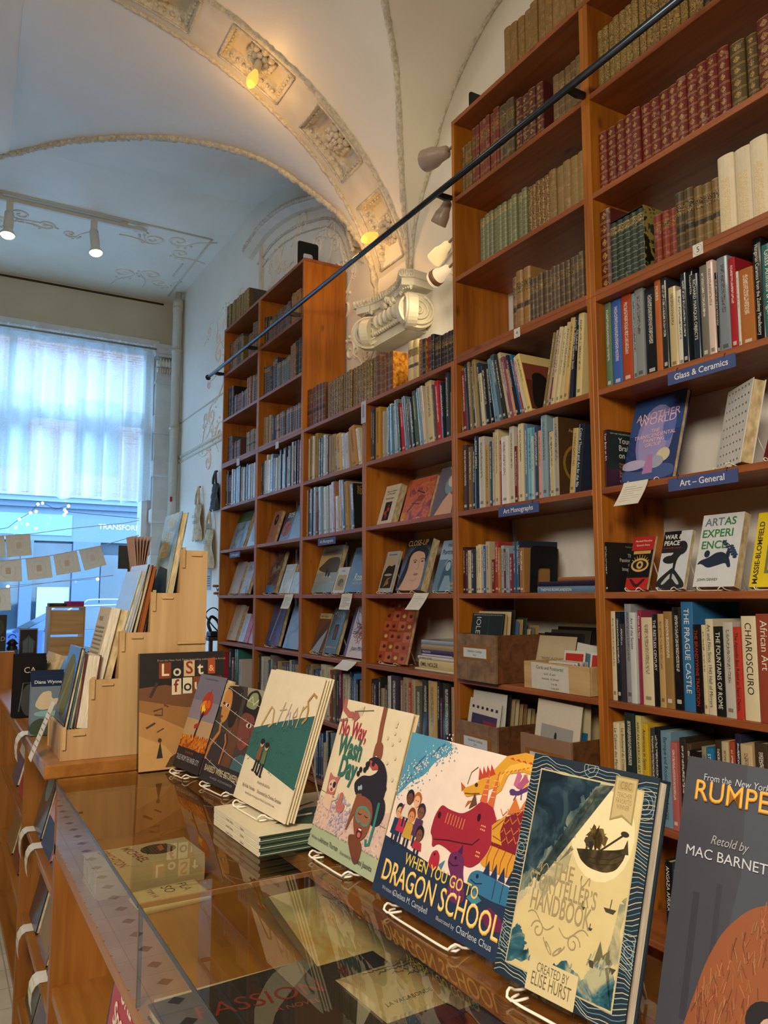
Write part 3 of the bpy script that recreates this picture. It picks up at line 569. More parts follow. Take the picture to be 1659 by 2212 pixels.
MB().box(-1.82, YW+.095, .8, 2.2, YW+.105, 3.72, 'window_glass').build('glass_pane', win); MB().box(-1.82, YW+.095, 3.9, 2.2, YW+.105, 4.7, 'window_glass').build('glass_pane', win)
MB().box(-1.9, YW-.5, .70, 2.27, YW, .75, 'window_paint').build('window_sill', win)
# pilaster beside it
pl = MB(); pl.box(2.315, YW-.10, 0, 2.50, YW, 4.50, 'window_paint'); pil = S(pl, 'trim_30')
for z0, z1 in ((3.62, 3.86), (3.07, 3.28), (2.48, 2.66), (1.9, 2.08)): MB().bbox(2.285, YW-.14, z0, 2.52, YW-.0, z1, 'window_paint', .02).build('band', pil)
mb = MB(); mb.box(2.27, YW-.16, 4.66, 2.54, YW, 4.78, 'window_paint'); mb.box(2.29, YW-.14, 4.62, 2.53, YW, 4.66, 'window_paint'); mb.tube([(2.31, YW-.12, 4.53), (2.52, YW-.12, 4.53)], .045, 'window_paint', 12)
for i in range(5): mb.ball((2.35+.037*i, YW-.15, 4.54), (.015, .02, .06), 'plaster_smooth', 8, 5)
for i in range(7): mb.ball((2.325+.03*i, YW-.13, 4.44), (.014, .02, .035), 'plaster_smooth', 7, 5)
mb.box(2.30, YW-.125, 4.27, 2.515, YW, 4.31, 'window_paint'); mb.build('capital', pil)
t = thing('drain_pipe', 'white painted vertical pipe in the corner beside the shop window', 'pipe', (2.488, 9.60, 0))
MB().lathe([(.060, 0), (.060, 5.15), (.066, 5.15), (.066, 5.3), (.04, 5.3), (.04, 5.40)], '#cfcabc/s', 20).build('pipe', t)
for z in (1.9, 3.62, 4.62, 5.18): MB().lathe([(.0665, z), (.0665, z+.03)], '#c8c2b2/s', 20).build('collar', t)
# curtain on its rod
t = thing('window_curtain', 'sheer white gathered curtain across the upper shop window', 'curtain', (0, 9.80, 4.655))
n = 420; xs = [-1.85+4.10*i/n for i in range(n+1)]
fold = lambda x: .085*sin(x*27+1.6*sin(x*3.1)) + .022*sin(x*57+2*sin(x*2.3)) + .02*sin(x*9)
rows = []
for k in range(16):
    f = k/15; z = .0-1.88*f + .03*sin(xs[0]); amp = .55+.75*f
    rows.append([(x + .012*sin(x*31)*f, fold(x)*amp, -.002-f*(1.88-.05*(x+1.85)/4.1*-1-.02*sin(x*9)*f)) for x in xs])
MB().loft(rows, 'curtain_cloth').build('drape', t)
rows = [[(x, fold(x)*.5*(1-.3*k), .055*k/2+.012*sin(x*90)*k) for x in xs] for k in range(3)]; MB().loft(rows, 'curtain_cloth').build('ruffle', t)
MB().tube([(-1.9, -.10, 0), (2.26, -.10, 0)], .012, '#8a8270/s', 8).build('rod', t)
# track light on the far ceiling
t = thing('track_light', 'white ceiling track with two lit spotlight heads near the window', 'track light', (0, 8.0, ZC))
MB().box(-.9, -.018, -.06, 1.72, .018, -.025, '#d8d4c8/s').build('track', t)
[MB().box(x-.03, -.015, -.03, x+.03, .015, 0, '#d8d4c8/s').build('track_mount', t) for x in (-.6, .33, 1.5)]
for x, tl in ((.43, (-.03, -.12)), (1.20, (.10, -.16))):
    h = MB().box(x-.03, -.022, -.16, x+.03, .022, -.06, '#d8d4c8/s').build('lamp_head', t)
    d = Vector((tl[0], tl[1], -1)).normalized(); mb = MB(); mb.T = Matrix.Translation((x, 0, -.16)) @ d.to_track_quat('Z', 'Y').to_matrix().to_4x4()
    mb.lathe([(.012, 0), (.043, .01), (.046, .16), (.04, .19), (.05, .21), (.07, .24), (.072, .25), (.066, .252)], '#dad6ca/s', 20); mb.build('lamp_shade', h)
    mb2 = MB(); mb2.T = mb.T; mb2.lathe([(.066, .248), (.05, .268), (.0, .275)], '*fff0b8_7', 20); mb2.build('bulb', h)
    p = Vector((x, 8.0, ZC-.16)) + d*.31; spot('track_lamp', p, p+d, 10, WARM, 95, .05)
# bare filament bulbs hanging from two rosettes
for k, (td, lean) in enumerate(((55.05, (-.32, -.05)), (18.7, (-1.0, -.12)))):
    tr = radians(td); c = Vector(sp(td, 4.345, DEP-.05)); d = -Vector((cos(tr)/AA, 0, sin(tr)/AB)).normalized()
    d = (d + Vector((0, .12, -.55)) if k == 0 else d + Vector((0, .25, -.1))).normalized()
    t = thing('filament_bulb', ('glowing filament bulb pointing down from the second coffer of the arch', 'glowing filament bulb in the lowest coffer just above the rail')[k], 'light bulb', c, d.to_track_quat('Z', 'Y').to_euler(), 'bare bulbs in the arch coffers')
    MB().lathe([(.022, -.01), (.025, 0), (.025, .055), (.02, .062)], '#d8cdb0/s', 16).build('socket', t)
    MB().lathe([(.014, .06), (.020, .075), (.034, .115), (.036, .135), (.028, .165), (.012, .185), (0, .188)], 'bulb_glass', 18).build('glass_bulb', t)
    mb = MB(); [mb.tube([(.006*cos(a), .006*sin(a), .08), (.013*cos(a), .013*sin(a), .15)], .0022, '*ffd890_30', 5) for a in (0, 1.2, 2.5, 3.8, 5)]; mb.build('filament', t)
    point('bulb_light', c + d*.30, 2.4 if k == 0 else 2.0, (1, .52, .16), .03)
# ================================================================== bookcases along the right wall
XF, XK = 2.20, 2.54                                     # front edge and back edge of the cases
BY = {'A': (2.190, 1.245), 'B': (3.142, 2.190), 'C': (4.085, 3.142), 'D': (5.010, 4.085), 'E': (5.910, 5.010), 'F': (6.815, 5.910)}
CASE = {'A': 'case tagged five', 'B': 'case tagged four', 'C': 'low case under the capital', 'D': 'low case by orange end panel', 'E': 'case with exposed end panel', 'F': 'case nearest the window'}
def bookcase(c, lo):
    y1, y0 = BY[c]
    lab = f'{"lower" if lo else "upper"} pine bookcase unit, ' + {'A': 'one carrying the number five tag', 'B': 'one carrying the number four tag', 'C': 'low one under the plaster capital', 'D': 'low one beside the orange end panel', 'E': 'one with the bare orange end panel', 'F': 'last one before the window wall'}[c]
    if c in 'AB' and not lo: lab = f'upper pine bookcase unit standing above the number {"five" if c == "A" else "four"} tag'
    if c == 'E' and not lo: lab = 'upper pine bookcase unit showing a bare orange end panel'
    t = thing('bookcase', lab, 'bookcase', (XF, y0, 0 if lo else 2.734), group='pine bookcases along the wall')
    w = y1-y0; D = XK-XF; th = .024
    H = 2.734 if lo else 1.275
    for a in (0, w-th): MB().bbox(0, a+.0004, 0, D, a+th-.0004, H - (0 if lo else .024), 'pine_upright', .0015).build('side_panel', t)
    zs = ([.06, .360, .744, 1.146, 1.547, 1.945, 2.332] if lo else [0, .402, .826])
    for z in zs: MB().bbox(.001, th, z, D, w-th, z+.024 if z or lo else .021, 'pine_shelf', .0015).build('shelf', t)
    if lo: MB().bbox(0, th, 2.710, D, w-th, 2.734, 'pine_shelf', .0015).build('shelf', t)
    else: MB().bbox(0, 0, 1.251, D, w, 1.275, 'pine_shelf', .0015).build('top_board', t)
    if lo: MB().box(.02, th, 0, .04, w-th, .06, 'pine_shelf').build('plinth', t)
for c in 'ABCDEF': bookcase(c, True)
for c in 'ABEF': bookcase(c, False)

# ------------------------------------------------------------------ books standing spine out
import colorsys
def cname(h):
    r, g, b = (int(h[i:i+2], 16)/255 for i in (0, 2, 4)); H, L, Sx = colorsys.rgb_to_hls(r, g, b); H *= 360
    if Sx < .13: return 'black' if L < .17 else 'dark grey' if L < .36 else 'grey' if L < .6 else 'light grey' if L < .75 else 'white'
    if L < .13: return 'black'
    if H < 16 or H > 335: return 'dark red' if L < .3 else 'red' if L < .5 else 'pink'
    if H < 48: return ('dark brown' if L < .22 else 'brown' if L < .38 else 'orange' if Sx > .55 and L < .5 else 'tan' if L < .62 else 'cream')
    if H < 70: return 'dark olive' if L < .28 else 'yellow' if Sx > .45 else 'olive' if L < .5 else 'cream'
    if H < 165: return 'dark green' if L < .3 else 'green' if L < .5 else 'pale green'
    if H < 200: return 'teal' if L < .5 else 'pale blue'
    if H < 255: return 'navy' if L < .25 else 'blue' if L < .5 else 'pale blue'
    return 'dark purple' if L < .3 else 'purple'
def ordn(n): return f"{n}{'th' if 10 <= n % 100 <= 20 else {1: 'st', 2: 'nd', 3: 'rd'}.get(n % 10, 'th')}"
KIND = {'L': ('leather_book', 'leather book'), 'G': ('leather_book', 'gilt leather book'), 'O': ('leather_book', 'gilt-stamped leather book'), 'B': ('leather_book', 'leather book with label'), 'V': ('leather_book', 'vellum book'), 'W': ('cloth_book', 'gilt linen book'), 'D': ('leather_book', 'old bound book'), 'C': ('cloth_book', 'cloth book'), 'J': ('jacketed_book', 'jacketed book')}
def spine_book(T, H, D, st, sep, title=None, ink=None, cover=None):
    """local frame: spine faces -y, thickness along x, height along z"""
    mb = MB(); tb = .0028 if T > .012 else .0012; b = min(.2*T, .008) if st in 'LGOBVDW' else min(.10*T, .003)
    sm = 'spine_' + (st.lower() if title and st in 'CJ' else st); n = 6
    arc = [(T/2 - T/2*cos(pi*i/n), .004 - b*sin(pi*i/n)) for i in range(n+1)]
    out = [(0, D)] + arc + [(T, D)]; inn = [(T-tb, D), (T-tb, .006), (tb, .006), (tb, D)]; P = out + inn; k = len(P)
    vs = [(x, y, 0) for x, y in P] + [(x, y, H) for x, y in P]
    for i in range(k):
        mb.add([vs[i], vs[(i+1) % k], vs[k+(i+1) % k], vs[k+i]], [(0, 1, 2, 3)], sm if 1 <= i <= n else 'board', 1 <= i <= n)
    mb.add(vs[:k], [tuple(range(k-1, -1, -1))], 'board'); mb.add(vs[k:], [tuple(range(k))], 'board')
    if title:
        c = '#' + (ink or 'd8d2c0'); vs2, fs, w = glyphs(title); size = min(T*.62, H*.84/max(w, .1)*1.25); stx = min(1, H*.86/(w*size))
        for (p, q) in [(0, 0)]:
            mb.add([(T/2 - .30*size + yy*size - .04*size, -b-.0006+.004, H*.94 - xx*size*stx) for xx, yy in [(a, bb) for a, bb in vs2]], fs, c)
    if cover: art(mb, cover, D, H, lambda u, v, d: (T+d, u*D, v*H))
    pg = mb if not sep else MB()
    pg.box(tb, .006, .004, T-tb, D-.005, H-.006, 'pages')
    return mb, (pg if sep else None)
BOOKS = """@ A 1 3.584 2.240
2.206 1.968 7 0.285 5f5230 G 0
1.968 1.658 9 0.285 574628 G 0
1.658 1.571 3 0.285 1f2420 L 0
@ A 2 3.160 2.240
2.176 1.567 14 0.261 6a1f1c O 0
1.567 1.510 1 0.254 54451f O 0
1.501 1.461 1 0.242 4f3f20 O 0
1.461 1.400 1 0.272 5f1d1a O 0
1.400 1.366 1 0.249 54451f O 0
@ A 3 2.755 2.230
2.178 2.122 1 0.331 581f18 O 0
1.907 1.805 3 0.194 7a2a18 L 0
1.808 1.727 2 0.235 4a3a1c B 0
1.727 1.619 3 0.220 7a6032 B 0
1.623 1.437 3 0.276 d8ccae W 0
1.437 1.384 1 0.250 d8ccae W 0
@ A 4 2.356 2.235
2.173 2.141 1 0.362 5c7c60 C 0
2.139 2.091 1 0.360 3a62b0 C 0
2.088 2.037 1 0.354 a8441f C 0
2.037 2.015 1 0.346 8fa3a8 J 0
2.015 1.974 1 0.353 8a9294 J 0
1.974 1.919 1 0.341 1c2024 J 0
1.916 1.889 1 0.375 b4642a C 0 =MORRIS
1.887 1.860 1 0.369 2a2d30 J 0
1.859 1.825 1 0.306 c9b88a J 0
1.825 1.800 1 0.285 dcd6c4 J 0
1.799 1.774 1 0.336 1c2836 J 0
1.772 1.753 1 0.345 0f1012 J 0 =TAGLIAPIETRA
1.752 1.724 1 0.315 232f3c J 0 =RICHARD MARQUIS OBJECTS
1.722 1.693 1 0.335 6f6a62 C 0
1.691 1.664 1 0.341 d9c4b8 J 0
1.663 1.651 1 0.292 17181a J 0
1.650 1.608 1 0.336 7f8a92 J 0
1.605 1.579 1 0.318 a01c22 C 0
1.578 1.569 1 0.264 d6d0c4 J 0
1.569 1.518 1 0.264 a8662c C 0
1.518 1.486 1 0.362 101112 J 0 =Hungarian Ceramics from the Zsolnay Manufactory
1.484 1.443 1 0.316 2f6f6c J 0 =Glass Animals & Figurines
@ A 5 1.970 2.203
2.161 2.137 1 0.224 3a1a2c J 0 =Your Brain on Art
@ A 6 1.571 2.203
2.175 2.161 1 0.189 141416 J 0
@ A 7 1.170 2.215
2.192 2.166 1 0.329 cfc2a0 C 0
2.166 2.141 1 0.328 15222e J 0
2.140 2.121 1 0.283 35303a J 0 =AFRICAN art
2.121 2.089 1 0.357 8d9294 J 0
2.089 2.061 1 0.326 c4ccc8 J 0 =Art of the Senses
2.060 2.039 1 0.335 8c2f4c J 0 =African Art Now
2.038 1.986 1 0.309 d2c3a0 C 0
1.986 1.958 1 0.321 141214 J 0 =THE RESTLESS CENTURY
1.957 1.929 1 0.323 b89660 C 0
1.929 1.892 1 0.332 8f6f3c C 0
1.891 1.852 1 0.347 121418 J 0
1.852 1.801 1 0.366 2a6a9c C 0 =THE PRAGUE CASTLE
1.801 1.770 1 0.290 140f10 Jr 0 =THE BRANDYWINE TRADITION
1.769 1.752 1 0.290 cdbf98 C 0
1.751 1.720 1 0.310 cfc6a6 Jk 0 =Art and Film Since 1945 Hall of Mirrors
1.719 1.680 1 0.286 161c1a J 0 =THE FOUNTAINS OF ROME
1.679 1.641 1 0.302 bdb8ac J 0
1.641 1.613 1 0.287 b83a2c Jk 0 =The Apostle Bas Relief at Saint-Denis
1.612 1.558 1 0.322 d6c9a4 Ck 0 =CHIAROSCURO
1.557 1.500 1 0.330 8f3f26 C 0 =African Art
@ A 8 0.768 2.215
2.199 2.168 1 0.321 d3c6a2 Ck 0 =Le Cabinet des Merveilles
2.167 2.139 1 0.324 cdbd94 Ck 0 =Le Boulevard du Crime
2.138 2.089 1 0.365 1f2826 C 0
2.085 2.058 1 0.359 c8b86e Jk 0 =AFRICAN AMERICAN ART
2.056 2.024 1 0.336 c9a52c Jk 0 =Americans in Spain
2.022 1.999 1 0.322 3a3c3c J 0
1.998 1.972 1 0.329 141a22 J 0
1.970 1.923 1 0.321 6f92a6 J 0 =Baroque and Rococo in Latin America
1.921 1.891 1 0.290 b0605c J 0
1.889 1.861 1 0.308 2a211a C 0
1.860 1.838 1 0.293 4a3a24 C 0
1.836 1.794 1 0.276 131415 J 0 =SHY BOY, SHE DEVIL, AND ISIS
1.793 1.769 1 0.294 8f8a74 J 0
1.768 1.739 1 0.295 1f6f98 J 0 =STILL ART
1.737 1.710 1 0.322 3a2418 C 0
1.709 1.682 1 0.323 b8a880 C 0
1.681 1.661 1 0.327 9c3c20 C 0
1.659 1.636 1 0.353 20253c J 0
1.634 1.590 1 0.327 bca67c C 0
1.589 1.542 1 0.337 3c2c1c C 0
@ A 9 0.385 2.220
1.951 1.920 1 0.269 141414 J 0 =ANGAZA AFRIKA
1.918 1.863 2 0.272 26201c J 0
1.861 1.729 4 0.295 1c1a1a J 0
@ B 1 4.009 2.235
2.747 2.227 11 0.255 8a6c38 V 0
@ B 2 3.584 2.235
3.149 3.049 3 0.273 6f5426 L 0
3.048 2.866 6 0.329 6e231c L 0
2.866 2.818 1 0.330 6b221a L 0
2.818 2.700 2 0.313 4a3c28 L 0
2.700 2.500 4 0.281 501a16 O 0
2.428 2.240 5 0.241 6f5836 L 0
@ B 3 3.160 2.235
2.967 2.603 10 0.250 6f7452 D 0
2.603 2.459 5 0.237 4f2e1c G 0
2.459 2.236 5 0.241 8a6f3e V 0
@ B 4 2.755 2.235
2.726 2.694 1 0.264 7d5a34 B 0
2.694 2.601 2 0.281 9a7440 B 0
2.601 2.571 1 0.213 4e3826 L 0
2.571 2.236 12 0.213 574430 L 0
@ B 5 2.356 2.220
3.138 3.117 1 0.333 8a7048 J 0
3.118 3.083 1 0.318 7a2a35 C 3
3.081 3.058 1 0.345 26384c J 4 =Egon Schiele
3.057 3.037 1 0.368 8a7a58 C 4
3.035 3.015 1 0.367 4a3a2a C 5
3.013 2.984 1 0.363 a08c5c J 5 =Tom Thomson
2.982 2.961 1 0.327 2f3b58 J 5 =SEAN SCULLY
2.959 2.932 1 0.267 c9bf9c C 6
2.930 2.897 1 0.303 242220 J 7
2.894 2.863 1 0.302 181818 J 8
2.861 2.832 1 0.323 6b8fa4 J 10
2.830 2.800 1 0.338 49606c J 11
2.798 2.772 1 0.332 262422 C 12
2.771 2.747 1 0.339 cdbf96 J 13
2.745 2.719 1 0.307 8a5060 J 13
2.718 2.702 1 0.243 d09860 J 13
2.700 2.683 1 0.310 2c2634 J 14
2.682 2.665 1 0.307 33689c J 14
2.663 2.646 1 0.270 9c3a2a J 14
2.645 2.625 1 0.287 d0c8a8 J 15
2.624 2.593 1 0.292 d8bf7c C 16
2.523 2.508 1 0.322 8a7446 J -14
2.506 2.491 1 0.327 a89c7c J -14
2.489 2.475 1 0.327 7c3a44 J -13
2.474 2.452 1 0.331 cfc09a J -12
2.450 2.429 1 0.329 d6c9a0 J -12
2.428 2.400 1 0.338 cbb98a J -11
2.398 2.371 1 0.348 c4a868 C -10
2.369 2.342 1 0.355 2b2f4a J -8 =Lucy E. Wallace Herndon Smith
2.341 2.320 1 0.304 141516 J -7 =THE CHILD-ART
2.318 2.284 1 0.346 d2c088 J -5
@ B 6 1.969 2.220
3.151 3.107 1 0.329 3c3438 J 0
3.105 3.070 1 0.313 7a5c30 J 0
3.068 3.041 1 0.308 1c1c1e J 0
3.039 3.006 1 0.354 22303c J 0 =ROBERT SPERRY
3.005 2.958 1 0.344 c4beae J 0
2.956 2.927 1 0.300 b08c58 C 0
2.925 2.905 1 0.311 3c5060 J 0
2.903 2.889 1 0.313 b6ac98 J 0
2.887 2.877 1 0.348 bca882 J 0
2.876 2.849 1 0.360 d0be92 J 0
2.847 2.826 1 0.302 9a4650 J 0 =the world of richard stine
2.824 2.775 1 0.314 dcd8cc J 0
2.774 2.740 1 0.353 cac4b4 J 0
2.739 2.716 1 0.258 6a1a22 C 0
2.715 2.703 1 0.331 c08850 C 0
2.701 2.667 1 0.352 d2c6a2 J 0
2.665 2.641 1 0.345 5f7f9c J 0
2.640 2.611 1 0.323 73b0b8 J 0
2.610 2.597 1 0.281 b8c2c2 J 0
2.595 2.564 1 0.319 36485a J 0
2.563 2.543 1 0.297 cf9680 C 0
2.541 2.503 1 0.359 8aa0ac J 0
2.502 2.489 1 0.285 38302a C 0
2.488 2.459 1 0.279 c6b482 J 0
2.458 2.422 1 0.333 a8a090 J 0
2.373 2.340 1 0.267 bfa468 C -7
2.339 2.305 1 0.276 20283a J -8 =Critical Theory and Art for the 90s
@ B 7 1.572 2.220
3.148 3.125 1 0.223 3a1a1a C 0
3.123 3.104 1 0.211 5c3048 C 0
3.103 3.045 2 0.205 c6bc98 J 0
3.043 2.950 4 0.225 cbc09a J 0
2.948 2.919 1 0.238 b8a888 J 0
2.918 2.890 1 0.154 6b2a22 J 0
2.889 2.861 1 0.234 9c3428 C 0
2.860 2.844 1 0.206 a87238 C 0
2.842 2.821 1 0.214 93aaaa J 0
2.820 2.770 2 0.199 cfc5a4 J 0
2.769 2.746 1 0.174 802c3c J 0
2.744 2.727 1 0.225 345a7c J 0
2.725 2.692 2 0.229 232c40 J 0
2.691 2.660 1 0.196 966c3c C 0
@ C 1 2.735 2.235
4.011 3.956 1 0.264 6a4020 L 0
3.951 3.896 1 0.242 74481f L 0
3.888 3.851 1 0.248 5f361c L 0
3.849 3.798 1 0.241 6a3c1c L 0
@ C 1 2.735 2.235
3.646 3.590 1 0.244 c9b78a B 0
3.589 3.538 1 0.238 c4b080 B 0
3.534 3.500 1 0.226 7a4a2c O 0
3.495 3.454 1 0.215 1e2a34 L 0
3.451 3.411 1 0.216 6a1a24 L 0
3.409 3.379 1 0.217 1c242c L 0
3.377 3.191 6 0.189 2a1a16 B 0
@ C 2 2.356 2.225
4.065 4.041 1 0.333 5c4c50 C 0
4.040 4.013 1 0.319 26364c J 0
4.011 3.954 1 0.322 be8c30 C 0
3.911 3.889 1 0.280 aca498 J 0
3.887 3.870 1 0.298 bccad8 J 0
3.869 3.843 1 0.302 4478aa J 0
3.841 3.813 1 0.312 d2c9a6 J 2
3.811 3.785 1 0.297 5488a8 J 3
3.783 3.757 1 0.288 a8b4b8 J 4
3.756 3.718 1 0.319 7c8a84 J 5
3.716 3.699 1 0.294 2c2c2c J 7
3.698 3.657 1 0.286 b81e2a C 7
3.655 3.627 1 0.320 6c8a9c J 8
3.625 3.599 1 0.296 4c4432 J 8
3.598 3.556 1 0.296 24241e J 8
3.554 3.519 1 0.328 48605a C 8
3.518 3.501 1 0.316 bcb4a0 J 8
3.499 3.475 1 0.332 7c9cb4 J 8
3.474 3.447 1 0.339 d0c0a6 J 8
3.423 3.365 1 0.343 cdbe92 C 6
3.363 3.349 1 0.318 5c5c68 C 6
3.345 3.306 1 0.330 b42430 C 6
3.304 3.274 1 0.313 1c2428 J 4 =WILLIAM MULREADY
3.257 3.226 1 0.366 303a42 C 2
3.221 3.206 1 0.238 bc8c48 C 0
@ C 6 0.768 2.225
4.100 4.060 1 0.312 242630 C 0
4.057 4.018 1 0.309 31283f C 0
4.015 3.971 1 0.328 1c1c1e J 0
3.968 3.936 1 0.271 a08e6c C 0
3.933 3.896 1 0.291 2c242c J 0
3.893 3.861 1 0.346 c2c2c0 J 0
3.859 3.759 1 0.354 3b2f3e C 0
3.756 3.722 1 0.333 86705c C 0
3.719 3.660 1 0.353 a48c70 J 0
3.658 3.628 1 0.329 a82a20 C 0
3.626 3.589 1 0.349 ac9672 C 0
3.587 3.522 1 0.316 545444 J 0
3.519 3.452 1 0.358 14181c J 0
3.450 3.361 1 0.359 c2a264 J 0
3.359 3.334 1 0.367 262226 C 0
3.332 3.315 1 0.283 4c2e4e C 0
3.312 3.233 1 0.360 101011 J 0
3.231 3.209 1 0.345 ac8c68 C 0
@ D 1 2.735 2.235
5.086 4.727 7 0.288 6a3a26 B 0
4.676 4.011 15 0.266 4a3c28 G 0
@ D 2 2.356 2.225
5.081 5.056 1 0.308 ccd0c0 J 0
5.053 4.991 1 0.320 a88e5c C 0
4.987 4.956 1 0.312 d8d0bc J 0
4.953 4.898 1 0.324 a08048 C 0
4.894 4.849 1 0.277 24221e J 0
4.846 4.819 1 0.266 907c58 C 0
4.816 4.790 1 0.274 44648a J 0
4.787 4.749 1 0.287 c8ccd0 J 0
4.745 4.707 1 0.277 5c2c34 J 0
4.704 4.676 1 0.268 a09274 C 0
4.673 4.642 1 0.264 928664 C 0
4.639 4.587 1 0.267 a88e60 C 0
4.582 4.552 1 0.162 1c2e36 J 4
4.549 4.475 1 0.255 cfb27c C 5
4.471 4.424 1 0.248 c0c4c6 J 6
4.421 4.344 1 0.240 b0905c J 7
4.309 4.226 1 0.265 bc8c50 C 11
4.220 4.175 1 0.246 d0c6aa J 12
@ D 3 1.969 2.225
5.045 5.021 1 0.328 b09870 J 0
5.017 4.936 1 0.330 332b26 J 0
4.933 4.886 1 0.337 98a8b0 J 0
4.883 4.843 1 0.300 744438 C 0
4.822 4.770 1 0.328 88a0b0 J 2
4.767 4.730 1 0.312 c0caca J 2
4.728 4.692 1 0.318 c8ccc2 J 3
4.688 4.651 1 0.320 98a0a0 J 3
4.648 4.608 1 0.322 c8c0a6 J 3
4.606 4.549 1 0.336 a8785c J 4
4.546 4.497 1 0.236 c0b8a4 J 4
4.493 4.459 1 0.337 b09670 J 4
4.456 4.402 1 0.332 3c3434 J 5
4.399 4.353 1 0.315 b09062 C 5
4.350 4.319 1 0.299 a08254 C 5
4.316 4.265 1 0.291 161512 J 5
@ D 6 0.768 2.225
5.049 4.953 2 0.324 6f5f48 C 0
4.950 4.920 1 0.337 8a7a60 C 0
4.917 4.816 3 0.307 a89c80 J 0
4.812 4.781 1 0.305 b8a070 C 0
4.776 4.699 1 0.348 c8bc9c J 0
4.688 4.631 1 0.338 d0c6a8 J 0
4.628 4.594 1 0.322 8a4a30 C 0
4.589 4.543 1 0.319 5a5648 J 0
4.540 4.507 1 0.285 141516 J 0
4.504 4.483 1 0.325 3a2a30 C 0
4.480 4.449 1 0.333 782040 C 0
4.441 4.380 1 0.311 c0b490 J 0
4.377 4.345 1 0.312 d2cab4 Jk 0 =RICHARD
4.342 4.305 1 0.331 26425c J 0
4.302 4.281 1 0.305 3a608c J 0
4.278 4.244 1 0.323 4c7cb0 J 0
4.242 4.203 1 0.293 171717 J 0
4.200 4.172 1 0.291 8a8078 C 0
4.170 4.150 1 0.346 6a2420 C 0
@ D 7 0.385 2.225
4.886 4.846 1 0.160 7a2c20 C 0
4.841 4.810 1 0.206 c8c4bc J 0
4.807 4.766 1 0.231 28486e J 0
4.763 4.729 1 0.289 1c2a3c J 0
4.726 4.691 1 0.288 1c3f70 J 0
4.688 4.661 1 0.236 c8b890 C 0
4.658 4.565 3 0.310 1a1a1c J 0
@ E 1 3.584 2.235
6.004 5.947 1 0.251 38342a L 0
5.945 5.890 1 0.241 2c2822 L 0
5.888 5.812 1 0.192 5c4a38 D 0
5.812 5.660 3 0.210 4e3232 L 0
5.660 5.378 5 0.214 4c3438 L 0
5.378 5.146 5 0.251 8c6030 L 0
@ E 2 3.160 2.235
5.985 5.842 3 0.250 423a3e D 0
5.838 5.785 1 0.230 26262a L 0
5.776 5.668 2 0.271 3c3048 D 0
5.664 5.363 7 0.215 5a6870 D 0
5.360 5.256 2 0.278 6c3630 G 0
5.252 5.134 3 0.289 28302e L 0
@ E 3 2.755 2.235
5.963 5.769 3 0.237 7c623a G 0
5.764 5.711 1 0.216 48526a C 0
5.707 5.664 1 0.211 5c3a30 C 0
5.660 5.576 1 0.207 946a42 B 0
5.569 5.122 8 0.208 564c4c D 0
@ E 4 2.356 2.225
5.942 5.868 2 0.268 c8cabc J 0
5.866 5.823 1 0.279 b0ae92 J 0
5.819 5.780 1 0.319 c2b080 J 0
5.776 5.724 1 0.270 d0d4cc J 0
5.719 5.662 1 0.307 5a7088 J 0
5.658 5.569 2 0.269 26303c J 0
5.565 5.528 1 0.274 8a94a0 J 0
5.524 5.484 1 0.313 1c2430 J 0
5.480 5.452 1 0.273 b8b4a4 J 0
5.448 5.393 1 0.316 3c3034 J 0
5.389 5.362 1 0.240 8a8270 J 0
5.358 5.293 2 0.316 4c6070 J 0
5.290 5.265 1 0.337 c4ccd0 J 0
5.261 5.215 1 0.330 5a2428 C 0
5.211 5.149 2 0.332 1c2630 J 0
5.146 5.088 2 0.326 28384c J 0
@ E 8 0.768 2.225
5.897 5.853 1 0.344 34343a J 0
5.848 5.803 1 0.327 c6c2b4 J 0
5.798 5.754 1 0.319 b0b4b4 J 0
5.749 5.708 1 0.326 c2b690 J 0
5.704 5.642 2 0.310 264a78 J 0
5.637 5.564 1 0.353 6a655c C 0
5.561 5.495 2 0.309 5f625c J 0
5.491 5.427 2 0.313 a8965c J 0
5.423 5.350 2 0.315 4c4450 C 0
5.347 5.267 2 0.316 8a8a8c J 0
5.263 5.168 3 0.336 242220 J 0
5.164 5.080 2 0.316 a08c68 C 0
@ F 1 4.009 2.235
6.884 6.815 1 0.249 151515 L 0
6.809 6.300 8 0.239 5c4e24 G 0
@ F 2 3.584 2.235
6.937 6.820 1 0.295 6a4c34 L 0
6.815 6.664 3 0.281 7a6648 L 0
6.657 6.522 3 0.291 34424e D 0
6.517 6.464 1 0.258 6c5c30 G 0
6.314 6.190 3 0.222 6a4a40 L 0
6.186 6.060 2 0.291 5c4a3c L 0
@ F 3 3.160 2.235
6.899 6.724 2 0.290 141414 L 0
6.719 6.650 1 0.188 443c34 L 0
6.644 6.454 5 0.182 5c2c30 L 0
6.449 6.311 4 0.175 544450 D 0
6.305 6.143 3 0.263 662a30 G 0
6.139 6.048 2 0.249 524838 D 0
@ F 4 2.755 2.235
6.879 6.726 3 0.238 3e4a50 L 0
6.721 6.461 6 0.169 5a3434 L 0
6.306 6.027 5 0.192 78653c B 0
@ F 5 2.356 2.225
6.879 6.792 1 0.325 181a1a J 0
6.786 6.691 2 0.283 4c2228 C 0
6.686 6.644 1 0.324 c4c8cc J 0
6.639 6.577 1 0.316 3c64a0 J 0
6.572 6.445 3 0.326 b8bcb4 J 0
6.439 6.384 1 0.310 b0a484 C 0
6.378 6.298 2 0.294 34302c J 0
6.292 6.218 2 0.311 c2c4bc J 0
6.213 5.992 6 0.300 a6acb2 J 0
@ F 9 0.768 2.225
6.770 6.704 2 0.303 9c2830 C 0
6.606 6.521 1 0.348 20302a C 0
6.516 6.437 2 0.276 8c94a0 J 0
6.431 6.348 2 0.348 2c6a62 J 0
